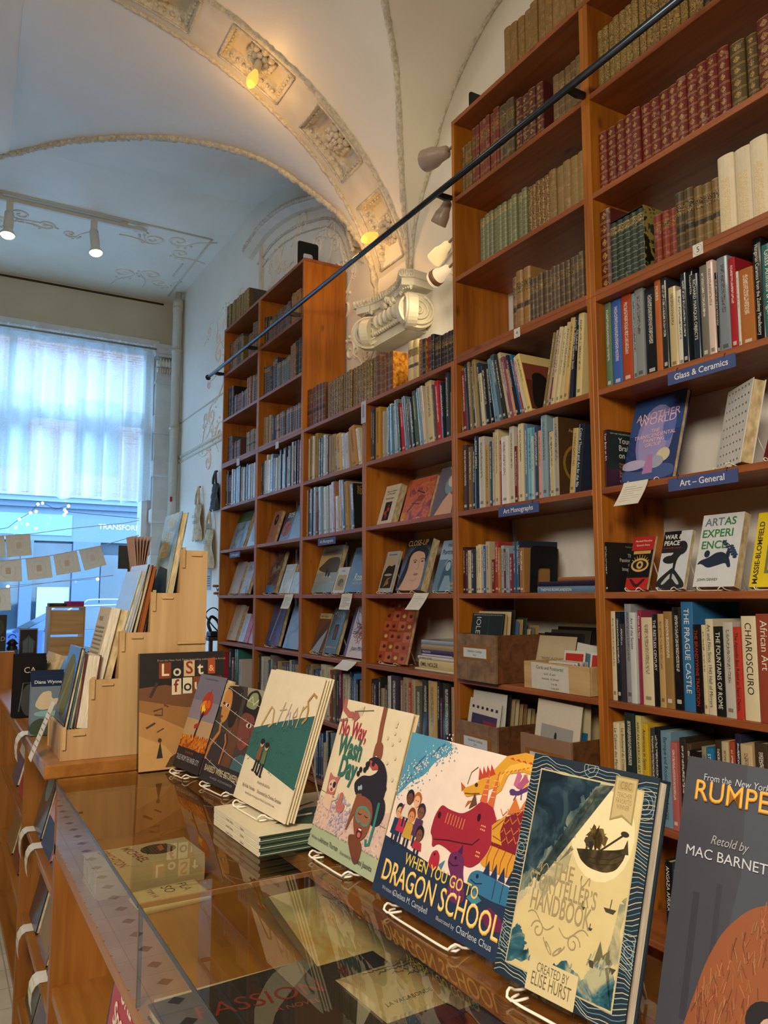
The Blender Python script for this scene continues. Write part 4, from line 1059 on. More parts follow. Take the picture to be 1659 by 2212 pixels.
6.342 6.268 1 0.272 c0b4b0 J 0"""
ONTOP = (('B', '1'), ('C', '1'), ('D', '1'), ('F', '1')); ROWEND = {}
for ln in BOOKS.strip().split('\n'):
    p = ln.split()
    if p[0] == '@': key = (p[1], p[2]); continue
    a, b = ROWEND.get(key, (0, 99)); ROWEND[key] = (max(a, float(p[0])), min(b, float(p[1])))
TITLEINK = {'r': 'b03020', 'k': '201c18', '': None}
NEARCOVERS = {
 ('D','3',16): [('t','BOWLT',.12,.88,.03,'a8823a'),('t','AND',.12,.82,.03,'a8823a'),('t','NAGAR',.12,.76,.03,'a8823a'),('e',.85,.58,.35,.19,'b8962a'),('t','FROM S',.3,.3,.03,'b0a888'),('t','TO DEEP',.3,.24,.03,'b0a888'),('t','SILENCE',.3,.18,.03,'b0a888')],
 ('B','6',25): [('r',0,0,1,1,'4a3216'),('e',.5,.42,.40,.26,'8a6a28'),('e',.5,.42,.34,.22,'4a3418'),('e',.5,.42,.15,.15,'7a4a34'),('p',[(.2,0),(.8,0),(.7,.28),(.3,.28)],'3a1a1c'),('s',[(.3,.1),(.32,.5),(.5,.62),(.68,.5),(.7,.1)],.09,'301810'),('t','Ascendance',.25,.82,.022,'b0a060')],
 ('B','5',21): [('r',.04,.04,.96,.84,'5a2c20'),('p',[(.1,.04),(.7,.04),(.6,.4),(.65,.6),(.4,.66),(.2,.5)],'1c1210'),('r',.04,.55,.96,.84,'7a3c2c'),('e',.45,.58,.22,.12,'1c1210')],
 ('B','5',31): [('t','SOSOH',.45,.1,.05,'3a2a18','l',90)],
 ('C','1',4): [('r',0,0,1,1,'brown_marble')],
 ('F','1',9): [('r',0.25,0,1,1,'4a4640')],
 ('A','5',1): [('r',0,0,1,1,'14241c'),('p',[(0,0),(1,0),(1,.4),(0,.3)],'3a1c34'),('t','NEW YORK TIMES BESTSELLER',.06,.93,.008,'b8b8a8'),('t','Your',.25,.78,.032,'ccccc4','l',0,1,.01),('t','Brain',.25,.65,.032,'ccccc4','l',0,1,.01),('t','on Art',.25,.52,.032,'ccccc4','l',0,1,.01),('t','How the Arts',.25,.40,.014,'b86a58'),('t','Transform Us',.25,.34,.014,'b86a58'),('t','Susan',.25,.24,.018,'c88a78'),('t','Magsamen',.25,.17,.018,'c88a78'),('t','and Ivy Ross',.25,.10,.018,'c88a78')],
 ('A','6',1): [('r',0,0,1,1,'101012'),('t','Madeline Paddon',.45,.9,.009,'8a8880'),('t','The',.5,.70,.020,'c0bcb0','l',0,1,.01),('t','Passion',.3,.61,.020,'c0bcb0','l',0,1,.01),('t','of',.5,.52,.020,'c0bcb0','l',0,1,.01),('t','Images',.35,.43,.020,'c0bcb0','l',0,1,.01)],
}
for ln in BOOKS.strip().split('\n'):
    if ln[0] == '@':
        _, cc, rr, zb, xp = ln.split(); zb = float(zb); xp = float(xp); cnt = 0; prev_end = None; continue
    title = None
    if '=' in ln: ln, title = ln.split('=', 1)
    t = ln.split(); ya, yb, n, h = float(t[0]), float(t[1]), int(t[2]), float(t[3]); col, st = t[4], t[5][0]; ik = t[5][1:]; lean = radians(float(t[6]))
    if (cc, rr) not in ONTOP:                          # keep the row between the side panels
        a0, b0 = ROWEND[cc, rr]; a1, b1 = min(a0, BY[cc][0]-.0255), max(b0, BY[cc][1]+.0255); k = (a1-b1)/(a0-b0) if a0-b0 > .2 else 1; b1 = b1 if k != 1 else a1-(a0-b0); ya, yb = b1+(ya-b0)*k, b1+(yb-b0)*k
    w = (ya-yb)/n
    for i in range(n):
        cnt += 1; T = (min(w, .075) - .0008)*cos(lean); top_ = {2.356: .3515, 1.969: .3600, 1.970: .3600, 1.571: .3715, 1.572: .3715}.get(zb, .374); hh = min(h + random.uniform(-.006, .004)*(n > 1), (top_ - T*sin(abs(lean)))/cos(lean)); D = {'C': .20, 'J': .225}.get(st, .155) + random.uniform(-.01, .01)
        if cc == 'A' and rr == '7': D = .25
        cv = hx(col); L = .2126*cv[0] + .7152*cv[1] + .0722*cv[2]; j = random.uniform(.86, 1.14) if n > 1 else 1
        if st == 'J' and n > 1:
            q = random.choice(('b8b0a0', '2a3440', '8a9aa4', '6a3030', 'c4b890', '3c5a80', col, col, col)); cv = hx(q); L = .2126*cv[0] + .7152*cv[1] + .0722*cv[2]; cn = cname(q)
        else: cn = cname(col)
        sep = cc in 'ABC'
        ink = TITLEINK[ik] or ('dcd8ca' if L < .22 else '24201c')
        near = NEARCOVERS.get((cc, rr, cnt)) if 'NEARCOVERS' in globals() else None
        mb, pg = spine_book(T, hh, D, st, sep, title, ink, near)
        nm, kd = KIND[st]; 
        o = mb.build(nm); o.color = (cv[0]*j, cv[1]*j, cv[2]*j, 1); o['ink'] = list(hx(ink))
        y = ya - w*i
        dx = random.uniform(0, .012)
        if lean < 0: o.location = (xp+dx, y, zb + T*sin(-lean) + .0005)
        else: o.location = (xp+dx, y, zb+.0005)
        o.rotation_euler = (0, -lean, -pi/2)
        if pg: pg.build('page_block', o)
        rown = 'on top' if (cc, rr) in (('B', '1'), ('C', '1'), ('D', '1'), ('F', '1')) else f'{ordn(int(rr))} row down'
        lab = f'{cn} {kd}, {ordn(cnt)} from left, {rown}, {CASE[cc]}'.replace('gilt-stamped leather', 'gilt leather').replace('leather book with label', 'labelled leather book')
        tag(o, lab, 'book', f'books, {rown}, {CASE[cc]}')
# ------------------------------------------------------------------ rail, lamps, tags and bookends on the cases
t = thing('ladder_rail', 'long dark steel ladder rail running along the bookcases', 'rail', (2.105, 0, 3.59))
MB().tube([(0, .9, 0), (0, 6.97, 0)], .015, 'rail_steel', 16).build('rail_tube', t); MB().ball((0, 6.975, 0), (.026, .02, .026), 'black_metal', 12, 8).build('end_cap', t)
for y in (1.27, 2.19, 3.142, 5.06, 5.94, 6.80):
    mb = MB(); mb.prism([(-.004, -.012), (.05, -.02), (.093, -.012), (.093, .012), (.05, .012), (-.004, .010)], .016, 'black_metal', 1, y-.008); mb.build('bracket', t)
for i, (z, y) in enumerate(((3.875, 3.47), (3.60, 3.34), (3.37, 3.36), (3.235, 3.345))):
    names = ('grey clip lamp topmost of four on the bookcase side, aimed at the arch', 'grey clip lamp second from top on the bookcase side', 'lit cream clip lamp third from top on the bookcase side', 'lit clip lamp lowest of four, beam towards the capital')
    t = thing('clip_lamp', names[i], 'lamp', (2.24, 3.142, z+.02), group='clip lamps on the bookcase side')
    MB().box(-.02, 0, -.03, .02, .012, .03, '#a89a84/s').build('wall_clip', t)
    MB().tube([(0, .01, 0), (-.005, .045, .012), (-.01, .075, .0)], .007, '#8a7a68/s', 8).build('arm', t)
    tgt = Vector((-.10, .45, (.05, -.6, -.25, -.12)[i])).normalized(); base = Vector((-.01, .07, 0))
    mb = MB(); mb.T = Matrix.Translation(base) @ tgt.to_track_quat('Z', 'Y').to_matrix().to_4x4(); s = 1.35 if i == 0 else 1
    mb.lathe([(.014, 0), (.024*s, .012), (.03*s, .05*s), (.040*s, .075*s), (.044*s, .125*s), (.041*s, .13*s), (.036*s, .118*s), (.0, .112*s)], ('#a89688/s', '#a09080/s', '*ffe6a8_.28', '*ffe6b8_.30')[i], 20); sh = mb.build('lamp_shade', t)
    if i == 3:
        m2 = MB(); m2.T = mb.T; m2.lathe([(.0445, .085), (.0455, .112)], '#9a7048/s', 20); m2.lathe([(.036, .118), (0, .122)], '*fffae8_8', 20); m2.build('reflector', sh)
    pos = Vector((2.24, 3.142, z+.02)) + base + tgt*.15
    if i: spot('clip_lamp_light', pos, pos+tgt, (0, 1.2, 3.5, 5)[i], (1, .80, .45), 120, .03)
    else: spot('clip_lamp_light', pos, pos+Vector((-.1, .45, .4)), 2.2, (1, .80, .45), 130, .04)
def plate(name, lab, cat, y1, y0, z1, z0, x, items, col, group=None, th=.003):
    t = MB(); t.box(0, -th, 0, y1-y0, 0, z1-z0, col); art(t, items, y1-y0, z1-z0, lambda u, v, d: (u*(y1-y0), -th-d, v*(z1-z0))); o = t.build(name, None, (x, y1, z0), (0, 0, -pi/2)); return tag(o, lab, cat, group)
SG = 'blue section signs on shelf edges'
BL, WH = '#3f4f80', 'd8dade'
def sign(lab, y1, y0, z1, z0, text, size, st=1):
    o = plate('shelf_sign', lab, 'sign', y1, y0, z1, z0, 2.198, [('t', text, .5, .3, size, WH, 'c', 0, st, .012)], BL, SG)
    MB().tube([(.04, -.002, z1-z0-.006), (.04, -.004, z1-z0+.004), (.04, .004, z1-z0+.010)], .0012, 'black_metal', 5).build('hook', o); MB().tube([(y1-y0-.04, -.002, z1-z0-.006), (y1-y0-.04, -.004, z1-z0+.004), (y1-y0-.04, .004, z1-z0+.010)], .0012, 'black_metal', 5).build('hook', o)
sign('blue shelf sign reading Glass & Ceramics', 1.829, 1.560, 2.335, 2.289, 'Glass & Ceramics', .030, 1.0)
sign('blue shelf sign reading Art - General', 1.845, 1.572, 1.960, 1.916, 'Art – General', .031, 1.0)
sign('blue shelf sign reading Art Monographs on the case tagged four', 2.793, 2.521, 1.956, 1.911, 'Art Monographs', .030, 1.0)
sign('blue shelf sign reading Art Monographs, beside the orange end panel case', 4.720, 4.458, 1.938, 1.893, 'Art Monographs', .030, 1.0)
sign('small blue shelf sign on the case nearest the window', 6.518, 6.256, 1.936, 1.890, 'Art Monographs', .028, 1.0)
TG = 'white number tags on bookcases'
plate('number_tag', 'white tag with circled number five on upper shelf edge', 'tag', 1.704, 1.663, 2.752, 2.710, 2.1985, [('e', .5, .5, .43, .43, '8a8a84'), ('e', .5, .5, .40, .40, 'd8d4c8'), ('t', '5', .5, .28, .028, '20201e', 'c')], '#d8d4c8', TG, .0015)
plate('number_tag', 'white tag with circled number four on shelf edge', 'tag', 2.663, 2.622, 2.748, 2.706, 2.1985, [('e', .5, .5, .43, .43, '8a8a84'), ('e', .5, .5, .40, .40, 'd8d4c8'), ('t', '4', .5, .28, .028, '20201e', 'c')], '#d8d4c8', TG, .0015)
plate('number_tag', 'pale tag on shelf edge of the case with exposed end panel', 'tag', 5.504, 5.443, 2.730, 2.675, 2.1985, [], '#c0ccd8', TG, .0015)
plate('number_tag', 'pale tag on shelf edge of the case nearest the window', 'tag', 6.39, 6.32, 2.735, 2.675, 2.1985, [], '#c0ccd8', TG, .0015)
plate('number_tag', 'pale tall tag taped on the upright beside the low case', 'tag', 4.118, 4.062, 2.735, 2.60, 2.1985, [('r', .3, .25, .7, .85, '8a8aa8')], '#b8bcd0', TG, .0015)
def talker(lab, y1, y0, ztop, ln, out=.035, tilt=.3):
    """white card hanging over a shelf edge and curling outward"""
    mb = MB(); w = y1-y0; n = 8
    P = [(.02 - .03*min(1, i/2), .0006 if i < 2 else -ln*(i-2)/(n-2), ) for i in range(n+1)]
    prof = [(.05, .001), (.0, .001)] + [(-out*(k/6)**1.3 - .003, -ln*k/6) for k in range(7)]
    for s in (0, .0008): mb.loft([[(u*w + tilt*(-q[1])*.5, q[0]-s, q[1]+s) for q in prof] for u in (0, 1)], '#d4d0c2/p', False)
    lines = [(k, .12, .88 if k % 3 else .6) for k in range(7)]
    for k, a, b in lines:
        f = .2+.1*k; z = -ln*f; y = -out*f**1.3-.003-.0018; mb.add([(a*w+tilt*(-z)*.5, y, z), (b*w+tilt*(-z)*.5, y, z), (b*w+tilt*(-z-.0)*.5, y-.0002, z-.0022), (a*w+tilt*(-z)*.5, y-.0002, z-.0022)], [(0, 1, 2, 3)], '#6a6660')
    return tag(mb.build('shelf_card', None, (2.199, y1, ztop), (0, 0, -pi/2)), lab, 'card', 'white review cards hanging from shelves')
talker('white printed card hanging beside the Art - General sign', 2.047, 1.932, 1.971, .088, .05, -.15); talker('white printed card hanging below the long-haired portrait book', 3.515, 3.375, 1.573, .085, .05, -.35)
talker('white printed card hanging below the script-titled poster book', 4.36, 4.22, 1.573, .095, .02, -.1); talker('white printed card on the case with exposed end panel', 5.27, 5.12, 1.573, .10, .03, -.3); talker('blank white card hanging over spines below the red scribble book', 4.35, 4.16, 1.171, .05, .06, -.3)
def bookend(lab, y1, y0, x, z, h, hole=True):
    mb = MB(); w = y1-y0; r = .02
    def rr(a, b, c, d, r, n=5): return [(a, b), (c, b)] + [(c-r+r*cos(t*pi/2/n), d-r+r*sin(t*pi/2/n)) for t in range(n+1)] + [(a+r-r*sin(t*pi/2/n), d-r+r*cos(t*pi/2/n)) for t in range(n+1)]
    if hole:
        o = rr(0, 0, w, h, r); i = rr(w*.27, 0, w*.73, h*.58, r*.8); n = len(o)
        for a in (0, .002): mb.add([(p[0], a, p[1]) for p in o] + [(p[0], a, p[1]) for p in i], [(k, k+1, n+k+1, n+k) for k in range(1, n-1)] + [(n-1, 0, n, 2*n-1)], 'black_metal')
        mb.add([(p[0], a, p[1]) for a in (0, .002) for p in o], [(k, (k+1) % n, n+(k+1) % n, n+k) for k in range(n)], 'black_metal')
    else: mb.prism(rr(0, 0, w, h, r), .002, 'black_metal', 1, 0)
    mb.box(0, 0, 0, w, .09, .0015, 'black_metal'); return mb, lab
mb, lab = bookend('', .17, 0, 0, 0, .215); tag(mb.build('bookend', None, (2.23, 5.20, 4.0095), (0, 0, 0)), 'black metal bookend with arched cut-out atop the end panel', 'bookend', 'black metal bookends')
mb, lab = bookend('', .12, 0, 0, 0, .12, False); tag(mb.build('bookend', None, (2.235, 3.03, 4.0095), (0, 0, 0)), 'black metal bookend on top of the case tagged four', 'bookend', 'black metal bookends')
mb, lab = bookend('', .155, 0, 0, 0, .205, True); tag(mb.build('bookend', None, (2.24, 2.640, 1.5712), (.06, 0, 0)), 'black metal bookend holding thin books above the wooden file boxes', 'bookend', 'black metal bookends')
o = MB().bbox(0, 0, 0, .03, .05, .05, '#c8c4bc/s', .004).build('light_switch_box', None, (2.24, 3.11, 4.0095)); tag(o, 'small white plastic box with wire on top of tagged-four case', 'box')
MB().tube([(.03, .02, .04), (.05, .0, .07), (.07, -.03, .06), (.08, -.05, .02)], .003, '#c8c4bc', 6).build('cable', o)
# slipcase with five green volumes, marbled sides
t = thing('slipcase', 'marbled slipcase open to the front on the case tagged five', 'slipcase', (2.235, 2.118, 2.7555), (0, 0, -pi/2))
w, h, d = .176, .265, .16
MB().box(0, 0, 0, .003, d, h, 'marble_paper').build('side', t); MB().box(w-.003, 0, 0, w, d, h, 'marble_paper').build('side', t)
mb = MB(); mb.box(.003, 0, 0, w-.003, d, .003, '#14160f'); mb.box(.003, 0, h-.003, w-.003, d, h, '#14160f'); mb.box(.003, d-.003, .003, w-.003, d, h-.003, '#14160f'); mb.build('shell', t)
for i in range(5):
    mb, pg = spine_book(.033, h-.012, .145, 'D', True); o = mb.build('leather_book', None, (2.237, 2.1145-.0338*i, 2.7595), (0, 0, -pi/2)); o.color = (*hx('24382c'), 1); o['ink'] = [.5, .4, .2]; pg.build('page_block', o)
    tag(o, f'dark green gilt volume, {ordn(i+1)} from left inside the marbled slipcase', 'book', 'green volumes in the slipcase')
# ================================================================== books shown cover out
def face_book(name, label, W_, H, T, bg, items, loc, lean=17, yaw=-90, hard=True, spine=None, group=None, cat='book', pg='pages', lift=True, up=0):
    """local frame: cover faces -y, width along x, height along z; spine on the left"""
    mb = MB(); tb = .003 if hard else .0012; o_ = .004 if hard else 0; spine = spine or bg
    mb.bbox(0, 0, 0, W_, tb, H, bg, .0007); mb.bbox(0, T-tb, 0, W_, T, H, spine, .0007); mb.box(0, tb, 0, tb, T-tb, H, spine)
    if items: art(mb, items, W_, H)
    a = radians(lean); l = Vector(loc); l.z += (T*sin(a) if lift else 0) + .0006 + up
    o = mb.build(name, None, l, (-a, 0, radians(yaw)))
    p = MB(); p.box(tb+.0005, tb, o_, W_-o_, T-tb, H-o_, pg); p.build('page_block', o)
    return tag(o, label, cat, group)
def wire_stand(label, w, loc, yaw=-90, lean=17, d=.12, lip=.016, h=.14, mat='white_wire', group='wire book stands', T=.02):
    """bent wire easel: two hooked feet in front, a sloping back rest behind"""
    t = thing('wire_stand', label, 'book stand', loc, (0, 0, radians(yaw)), group); r = .002; ta = math.tan(radians(lean)); q_ = T/cos(radians(lean))+.004
    for s in (-1, 1):
        c = w*.5 + s*w*.26
        P = smooth_curve([(c-s*.012, .0, .003), (c-s*.006, -.02, .003), (c, -.026, lip*.6), (c+s*.004, -.016, lip), (c+s*.006, -.004, lip*.5), (c+s*.006, .02, .003), (c+s*.006, d*.8, .003)], 24)
        MB().tube(P, r, mat, 6).build('front_hook', t)
        MB().tube([(c, q_, .003), (c, q_+h*ta, h)], r, mat, 6).build('back_rest', t)
        MB().tube([(c, q_+h*ta, h), (c, max(d, q_+h*ta+.04), .003)], r, mat, 6).build('rear_leg', t)
    MB().tube(smooth_curve([(w*.24, -.004, .004), (w*.26, -.020, .003), (w*.5, -.022, .003), (w*.74, -.020, .003), (w*.76, -.004, .004)], 20), r, mat, 6).build('lip_bar', t)
    return t
XB = 2.27
def shelf_book(nm, label, y0, w, h, z, bg, items, T=.018, hard=True, spine=None, lean=17, yaw=-90, x=XB, stand=None, group=None):
    o = face_book(nm, label, w, h, T, bg, items, (x, y0, z), lean, yaw, hard, spine, group, up=.0055 if stand else 0)
    if stand: wire_stand(stand, w, (x, y0, z+.0006), yaw, lean, T=T)
    return o
P_ = 'picture_book'; Q = 'paperback_book'; A_ = 'art_book'
K = dict
# --- case tagged five
shelf_book(A_, 'blue cover-out book titled Another World on a wire stand', 2.132, .243, .354, 1.970, '#2c3a6c/g', [('r', 0, .55, 1, 1, '2a4880'), ('e', .52, .50, .36, .38, '7c80b4'), ('e', .5, .48, .28, .33, '948cc0'), ('e', .78, .62, .12, .2, '5a6cae'), ('p', [(0,0),(1,0),(1,.14),(.7,.18),(.35,.1),(0,.16)], '3c5488'), ('e', .2, .2, .25, .06, 'b0a8c8'), ('e', .75, .27, .13, .08, 'c8bc9a'), ('e', .62, .2, .16, .07, '9aa0b8'), ('p', [(.4,.08),(.6,.08),(.55,.3),(.45,.3)], 'a878a8'),
    ('t', 'ANOTHER', .52, .72, .044, 'e0b8c8', 'c', 0, 1, .0), ('t', 'WORLD', .52, .655, .044, 'e0b8c8', 'c', 0, 1.1), ('t', 'THE', .52, .555, .022, 'e8c0c8', 'c'), ('t', 'TRANSCENDENTAL', .52, .50, .022, 'e8c0c8', 'c'), ('t', 'PAINTING', .52, .445, .022, 'e8c0c8', 'c'), ('t', 'GROUP', .52, .39, .022, 'e8c0c8', 'c')], T=.024, stand='wire stand holding the blue Another World book')
dots = [('r', random.uniform(.08, .9), (y := random.uniform(.05, .95)), 0, 0, '4a5a68') for _ in range(0)]
for i in range(7):
    for j in range(9): dots.append(('e', .1+.13*i+.04*(j % 2), .06+.11*j, .018, .012, '46586a'))
shelf_book(P_, 'white dotted book on a stand showing its thick page edges', 1.735, .19, .285, 1.970, '#d4d4cc/g', dots, T=.042, yaw=-120, x=2.30, lean=12)
wire_stand('wire stand under the white dotted book', .19, (2.30, 1.735, 1.9706), -120)
shelf_book(P_, 'dark red book on a stand beside the white dotted book', 1.535, .20, .27, 1.970, '#6c1c22/p', [('r', .1, .1, .9, .9, '7a2028')], T=.03, stand='wire stand under the dark red book beside the dotted one', yaw=-115)
shelf_book(Q, 'black and red paperback with a gold eye on the cover', 2.130, .105, .209, 1.571, '#141416/g', [('r', 0, .74, 1, 1, 'a81f1c'), ('r', .12, .67, .9, .73, 'c09a50'), ('e', .5, .46, .40, .13, 'c8a458'), ('e', .5, .46, .32, .09, '141416'), ('e', .5, .46, .15, .075, 'c8a458'), ('e', .5, .46, .07, .035, '141416'), ('r', .0, .0, 1, .22, 'b0201e'), ('p', [(.1,.2),(.5,.0),(.9,.2),(.75,.2),(.5,.08),(.25,.2)], '3a0c0c'), ('t', 'Marshall McLuhan', .5, .9, .011, 'e8d8c0', 'c'), ('t', 'Quentin Fiore', .5, .82, .011, 'e8d8c0', 'c')] + [('s', [(.5+.3*cos(a), .46+.11*sin(a)), (.5+.44*cos(a), .46+.19*sin(a))], .02, 'c8a458') for a in (.5, .8, 1.1, 1.4, 1.7, 2.0, 2.3, 2.6)], T=.012, hard=False, stand='wire stand under the gold eye paperback')
shelf_book(Q, 'paperback titled War & Peace with black tree silhouette', 1.984, .122, .219, 1.571, '#c4ccd0/g', [('r', 0, .62, .62, 1, '141618'), ('p', [(.5,.2),(.58,.2),(.6,.5),(.8,.62),(.62,.6),(.66,.85),(.55,.7),(.3,.8),(.5,.62),(.2,.5),(.5,.52)], '141618'), ('e', .72, .7, .2, .12, '16181a'), ('e', .35, .5, .25, .07, '16181a'), ('p', [(0,0),(1,0),(1,.1),(.6,.32),(.5,.36),(.4,.32),(0,.14)], '1a1c1e'), ('p', [(.15,.08),(.5,.3),(.85,.08),(.75,.06),(.5,.2),(.25,.06)], 'aeb4b6'), ('r', .46, .06, .54, .3, '1a1c1e'), ('t', 'WAR &', .06, .86, .024, 'd8d8d0', 'l', 0, 1, .03), ('t', 'PEACE', .06, .75, .024, 'd8d8d0', 'l', 0, 1, .03), ('t', 'IN THE GLOBAL VILLAGE', .06, .69, .007, 'b04038', 'l')], T=.017, hard=False, stand='wire stand under War & Peace')
shelf_book(Q, 'white paperback titled Art as Experience with dark blue figure', 1.823, .162, .263, 1.571, '#ccd0d2/g', [('t', 'ART', .08, .84, .040, '6a7480', 'l', 0, 1, .02), ('t', 'AS', .56, .84, .040, '2f7a44', 'l', 0, 1, .02), ('t', 'EXPERI', .04, .68, .040, '2f7a44', 'l', 0, 1.02, .02), ('t', 'ENCE', .06, .52, .040, '2f7a44', 'l', 0, 1.02, .02),
    ('p', [(.08,.36),(.3,.40),(.45,.46),(.62,.47),(.78,.4),(.86,.26),(.78,.25),(.72,.32),(.55,.29),(.3,.25),(.12,.32),(.02,.3)], '16243c'), ('e', .24, .45, .07, .05, '16243c'), ('e', .75, .43, .05, .06, '16243c'), ('s', [(.6,.62),(.75,.56),(.9,.42)], .02, '16243c')] + [('e', .62+.05*i, .60-.035*i, .05, .018, '1c2c48') for i in range(7)] + [('e', .82+.03*i, .54-.03*i, .05, .016, '24365a') for i in range(5)] + [('t', 'JOHN DEWEY', .1, .08, .013, '2a3038', 'l')], T=.034, hard=False, stand='wire stand under Art as Experience')
shelf_book(Q, 'yellow book with MASSIE-BLOMFIELD up its side', 1.608, .16, .255, 1.571, '#d8c022/g', [('t', 'MASSIE-BLOMFIELD', .17, .04, .025, '2a2410', 'l', 90, 1, .02), ('t', 'ACTS OF', .42, .88, .022, 'b03020', 'l', 0, 1, .02), ('t', 'RESISTANCE', .42, .05, .016, '2a2410', 'l'), ('r', .3, .18, .95, .84, '6a7048'), ('r', .34, .5, .6, .7, 'c05a28'), ('r', .55, .3, .9, .55, 'a83020'), ('r', .36, .22, .55, .4, 'd89a30'), ('r', .62, .62, .9, .8, '3a4a38')], T=.022, hard=False, stand='wire stand under the yellow book')
# --- low case under the capital
shelf_book(Q, 'white French paperback with small dark plant picture', 4.056, .169, .246, 1.969, '#cfcbbb/g', [('r', .28, .08, .72, .56, '1a2230'), ('s', [(.5,.12),(.48,.3),(.55,.48)], .06, 'a83a30'), ('e', .42, .28, .09, .05, 'b04438'), ('e', .58, .36, .08, .05, 'b04438'), ('e', .5, .2, .1, .04, '8a3028'), ('t', 'Pour un realisme', .5, .82, .016, '3a3a38', 'c'), ('t', 'du XXe siecle', .5, .75, .016, '3a3a38', 'c'), ('t', 'Fernand Leger', .5, .63, .017, '5a3a34', 'c')], T=.045, hard=False)
shelf_book(A_, 'orange and red painted cover book beside the white French paperback', 3.788, .285, .249, 1.969, '~a83c1c_c8642a_7c2c28_16/g'.split('/')[0], [('s', [(.2,.2),(.5,.5),(.4,.7),(.7,.6)], .03, '3a2430'), ('s', [(.3,.4),(.6,.35),(.75,.55)], .02, '4a3038'), ('e', .6, .5, .12, .08, '8c3c20'), ('r', .0, .0, .18, .2, 'c8843a'), ('t', 'CAROLINE PATTERSON', .5, .82, .012, 'd8a050', 'l')], T=.02, stand='clear stand under the orange painted book')
shelf_book(A_, 'grey cover book with a pale blue-faced drawn figure', 3.476, .232, .282, 1.969, '#6a6470/g', [('s', [(.05+.07*i, 0), (.10+.06*i, .4), (.02+.08*i, .98)], .012, '464454') for i in range(11)] + [('e', .55, .62, .2, .2, '7a8a98'), ('e', .62, .7, .18, .14, 'c8b8a8'), ('p', [(.15,.0),(.85,.0),(.8,.35),(.6,.45),(.4,.3)], 'c89a80'), ('s', [(.4,.7),(.55,.85),(.75,.82),(.8,.6)], .02, '3a3a48'), ('t', 'JOSEPH KARL', .4, .93, .02, 'd8d0c8', 'l')], T=.02)
shelf_book(A_, 'small book with dark mountain landscape on the cover', 4.045, .150, .252, 1.571, '#a8b0b4/g', [('r', .1, .1, .9, .86, 'b0a890'), ('p', [(.1,.45),(.25,.6),(.4,.66),(.6,.62),(.9,.68),(.9,.35),(.1,.35)], '24221e'), ('r', .1, .1, .9, .46, '322a1e'), ('p', [(.3,.12),(.7,.2),(.6,.3),(.8,.36),(.5,.34)], '8a7450'), ('e', .5, .42, .3, .03, '9aa0a0'), ('t', 'Noah Landscape', .5, .9, .014, '24242a', 'c')], T=.016, stand='clear stand under the mountain landscape book')
shelf_book(A_, 'book titled Close-Up with long dark-haired face drawing', 3.837, .266, .298, 1.571, '#26201e/g', [('p', [(.12,.0),(.9,.0),(.93,.3),(.88,.66),(.7,.78),(.35,.76),(.2,.5),(.28,.3),(.05,.1)], 'cda58a'), ('p', [(.1,.02),(.22,.2),(.3,.42),(.28,.66),(.36,.74),(.55,.78),(.84,.72),(.9,.5),(.97,.74),(.8,.86),(.45,.88),(.2,.72),(.14,.4),(.0,.1)], '171414'), ('s', [(.42,.58),(.52,.60),(.6,.57)], .014, '2a1a16'), ('s', [(.72,.6),(.8,.62),(.88,.6)], .014, '2a1a16'), ('e', .52, .55, .045, .018, '4a3a34'), ('e', .8, .56, .045, .018, '4a3a34'), ('s', [(.68,.58),(.70,.44),(.64,.40)], .012, '9a6a54'), ('e', .66, .31, .09, .022, 'a8645a'), ('s', [(.5,.2),(.62,.18),(.75,.22)], .01, 'a07a64'), ('t', 'CLOSE-UP', .08, .88, .046, 'c8965a', 'l', 0, 1, .01)], T=.045, hard=False, stand='clear stand under Close-Up')
shelf_book(A_, 'blue-grey book titled Hidden Portraits with woman photograph', 3.463, .220, .282, 1.571, '#8ca4b4/g', [('r', 0, 0, 1, .62, '5a788c'), ('e', .45, .5, .14, .12, 'a8bcc4'), ('p', [(.2,.0),(.25,.3),(.36,.6),(.55,.6),(.66,.3),(.75,0)], '3a5468'), ('e', .46, .48, .10, .09, '9ab0ba'), ('p', [(.3,0),(.4,.3),(.6,.3),(.8,0)], '7c98aa'), ('t', 'Hidden', .25, .86, .038, '1c2c40', 'l', 0, .9), ('t', 'Portraits', .08, .72, .040, '1c2c40', 'l', 0, .9), ('t', 'Sue', .68, .12, .024, 'c8b860', 'l'), ('t', 'Roe', .68, .04, .024, 'c8b860', 'l')], T=.02, stand='clear stand under Hidden Portraits')
lips = []
for r in range(6):
    for c in range(4):
        x, y = .13+.25*c, .085+.168*r; k = (r*7+c*3) % 4; lips += [('r', x-.115, y-.08, x+.115, y+.08, ('a8522c', 'b4603a', '9c4826', 'ba6c48')[k]), ('e', x+.02*(k-1), y, .06, .032, '6c2a1c' if k != 2 else 'c8b060'), ('e', x+.02*(k-1), y-.008, .035, .012, '3a1410' if k != 2 else 'd8c880')]
shelf_book(A_, 'large orange book covered in a grid of lips pictures', 4.057, .318, .358, 1.171, '#a85a34/p', lips + [('t', 'PERFORMANCE  REALITY', .5, .5, .016, '3a1c14', 'c')], T=.022, stand='wire stand under the orange lips book', lean=15)
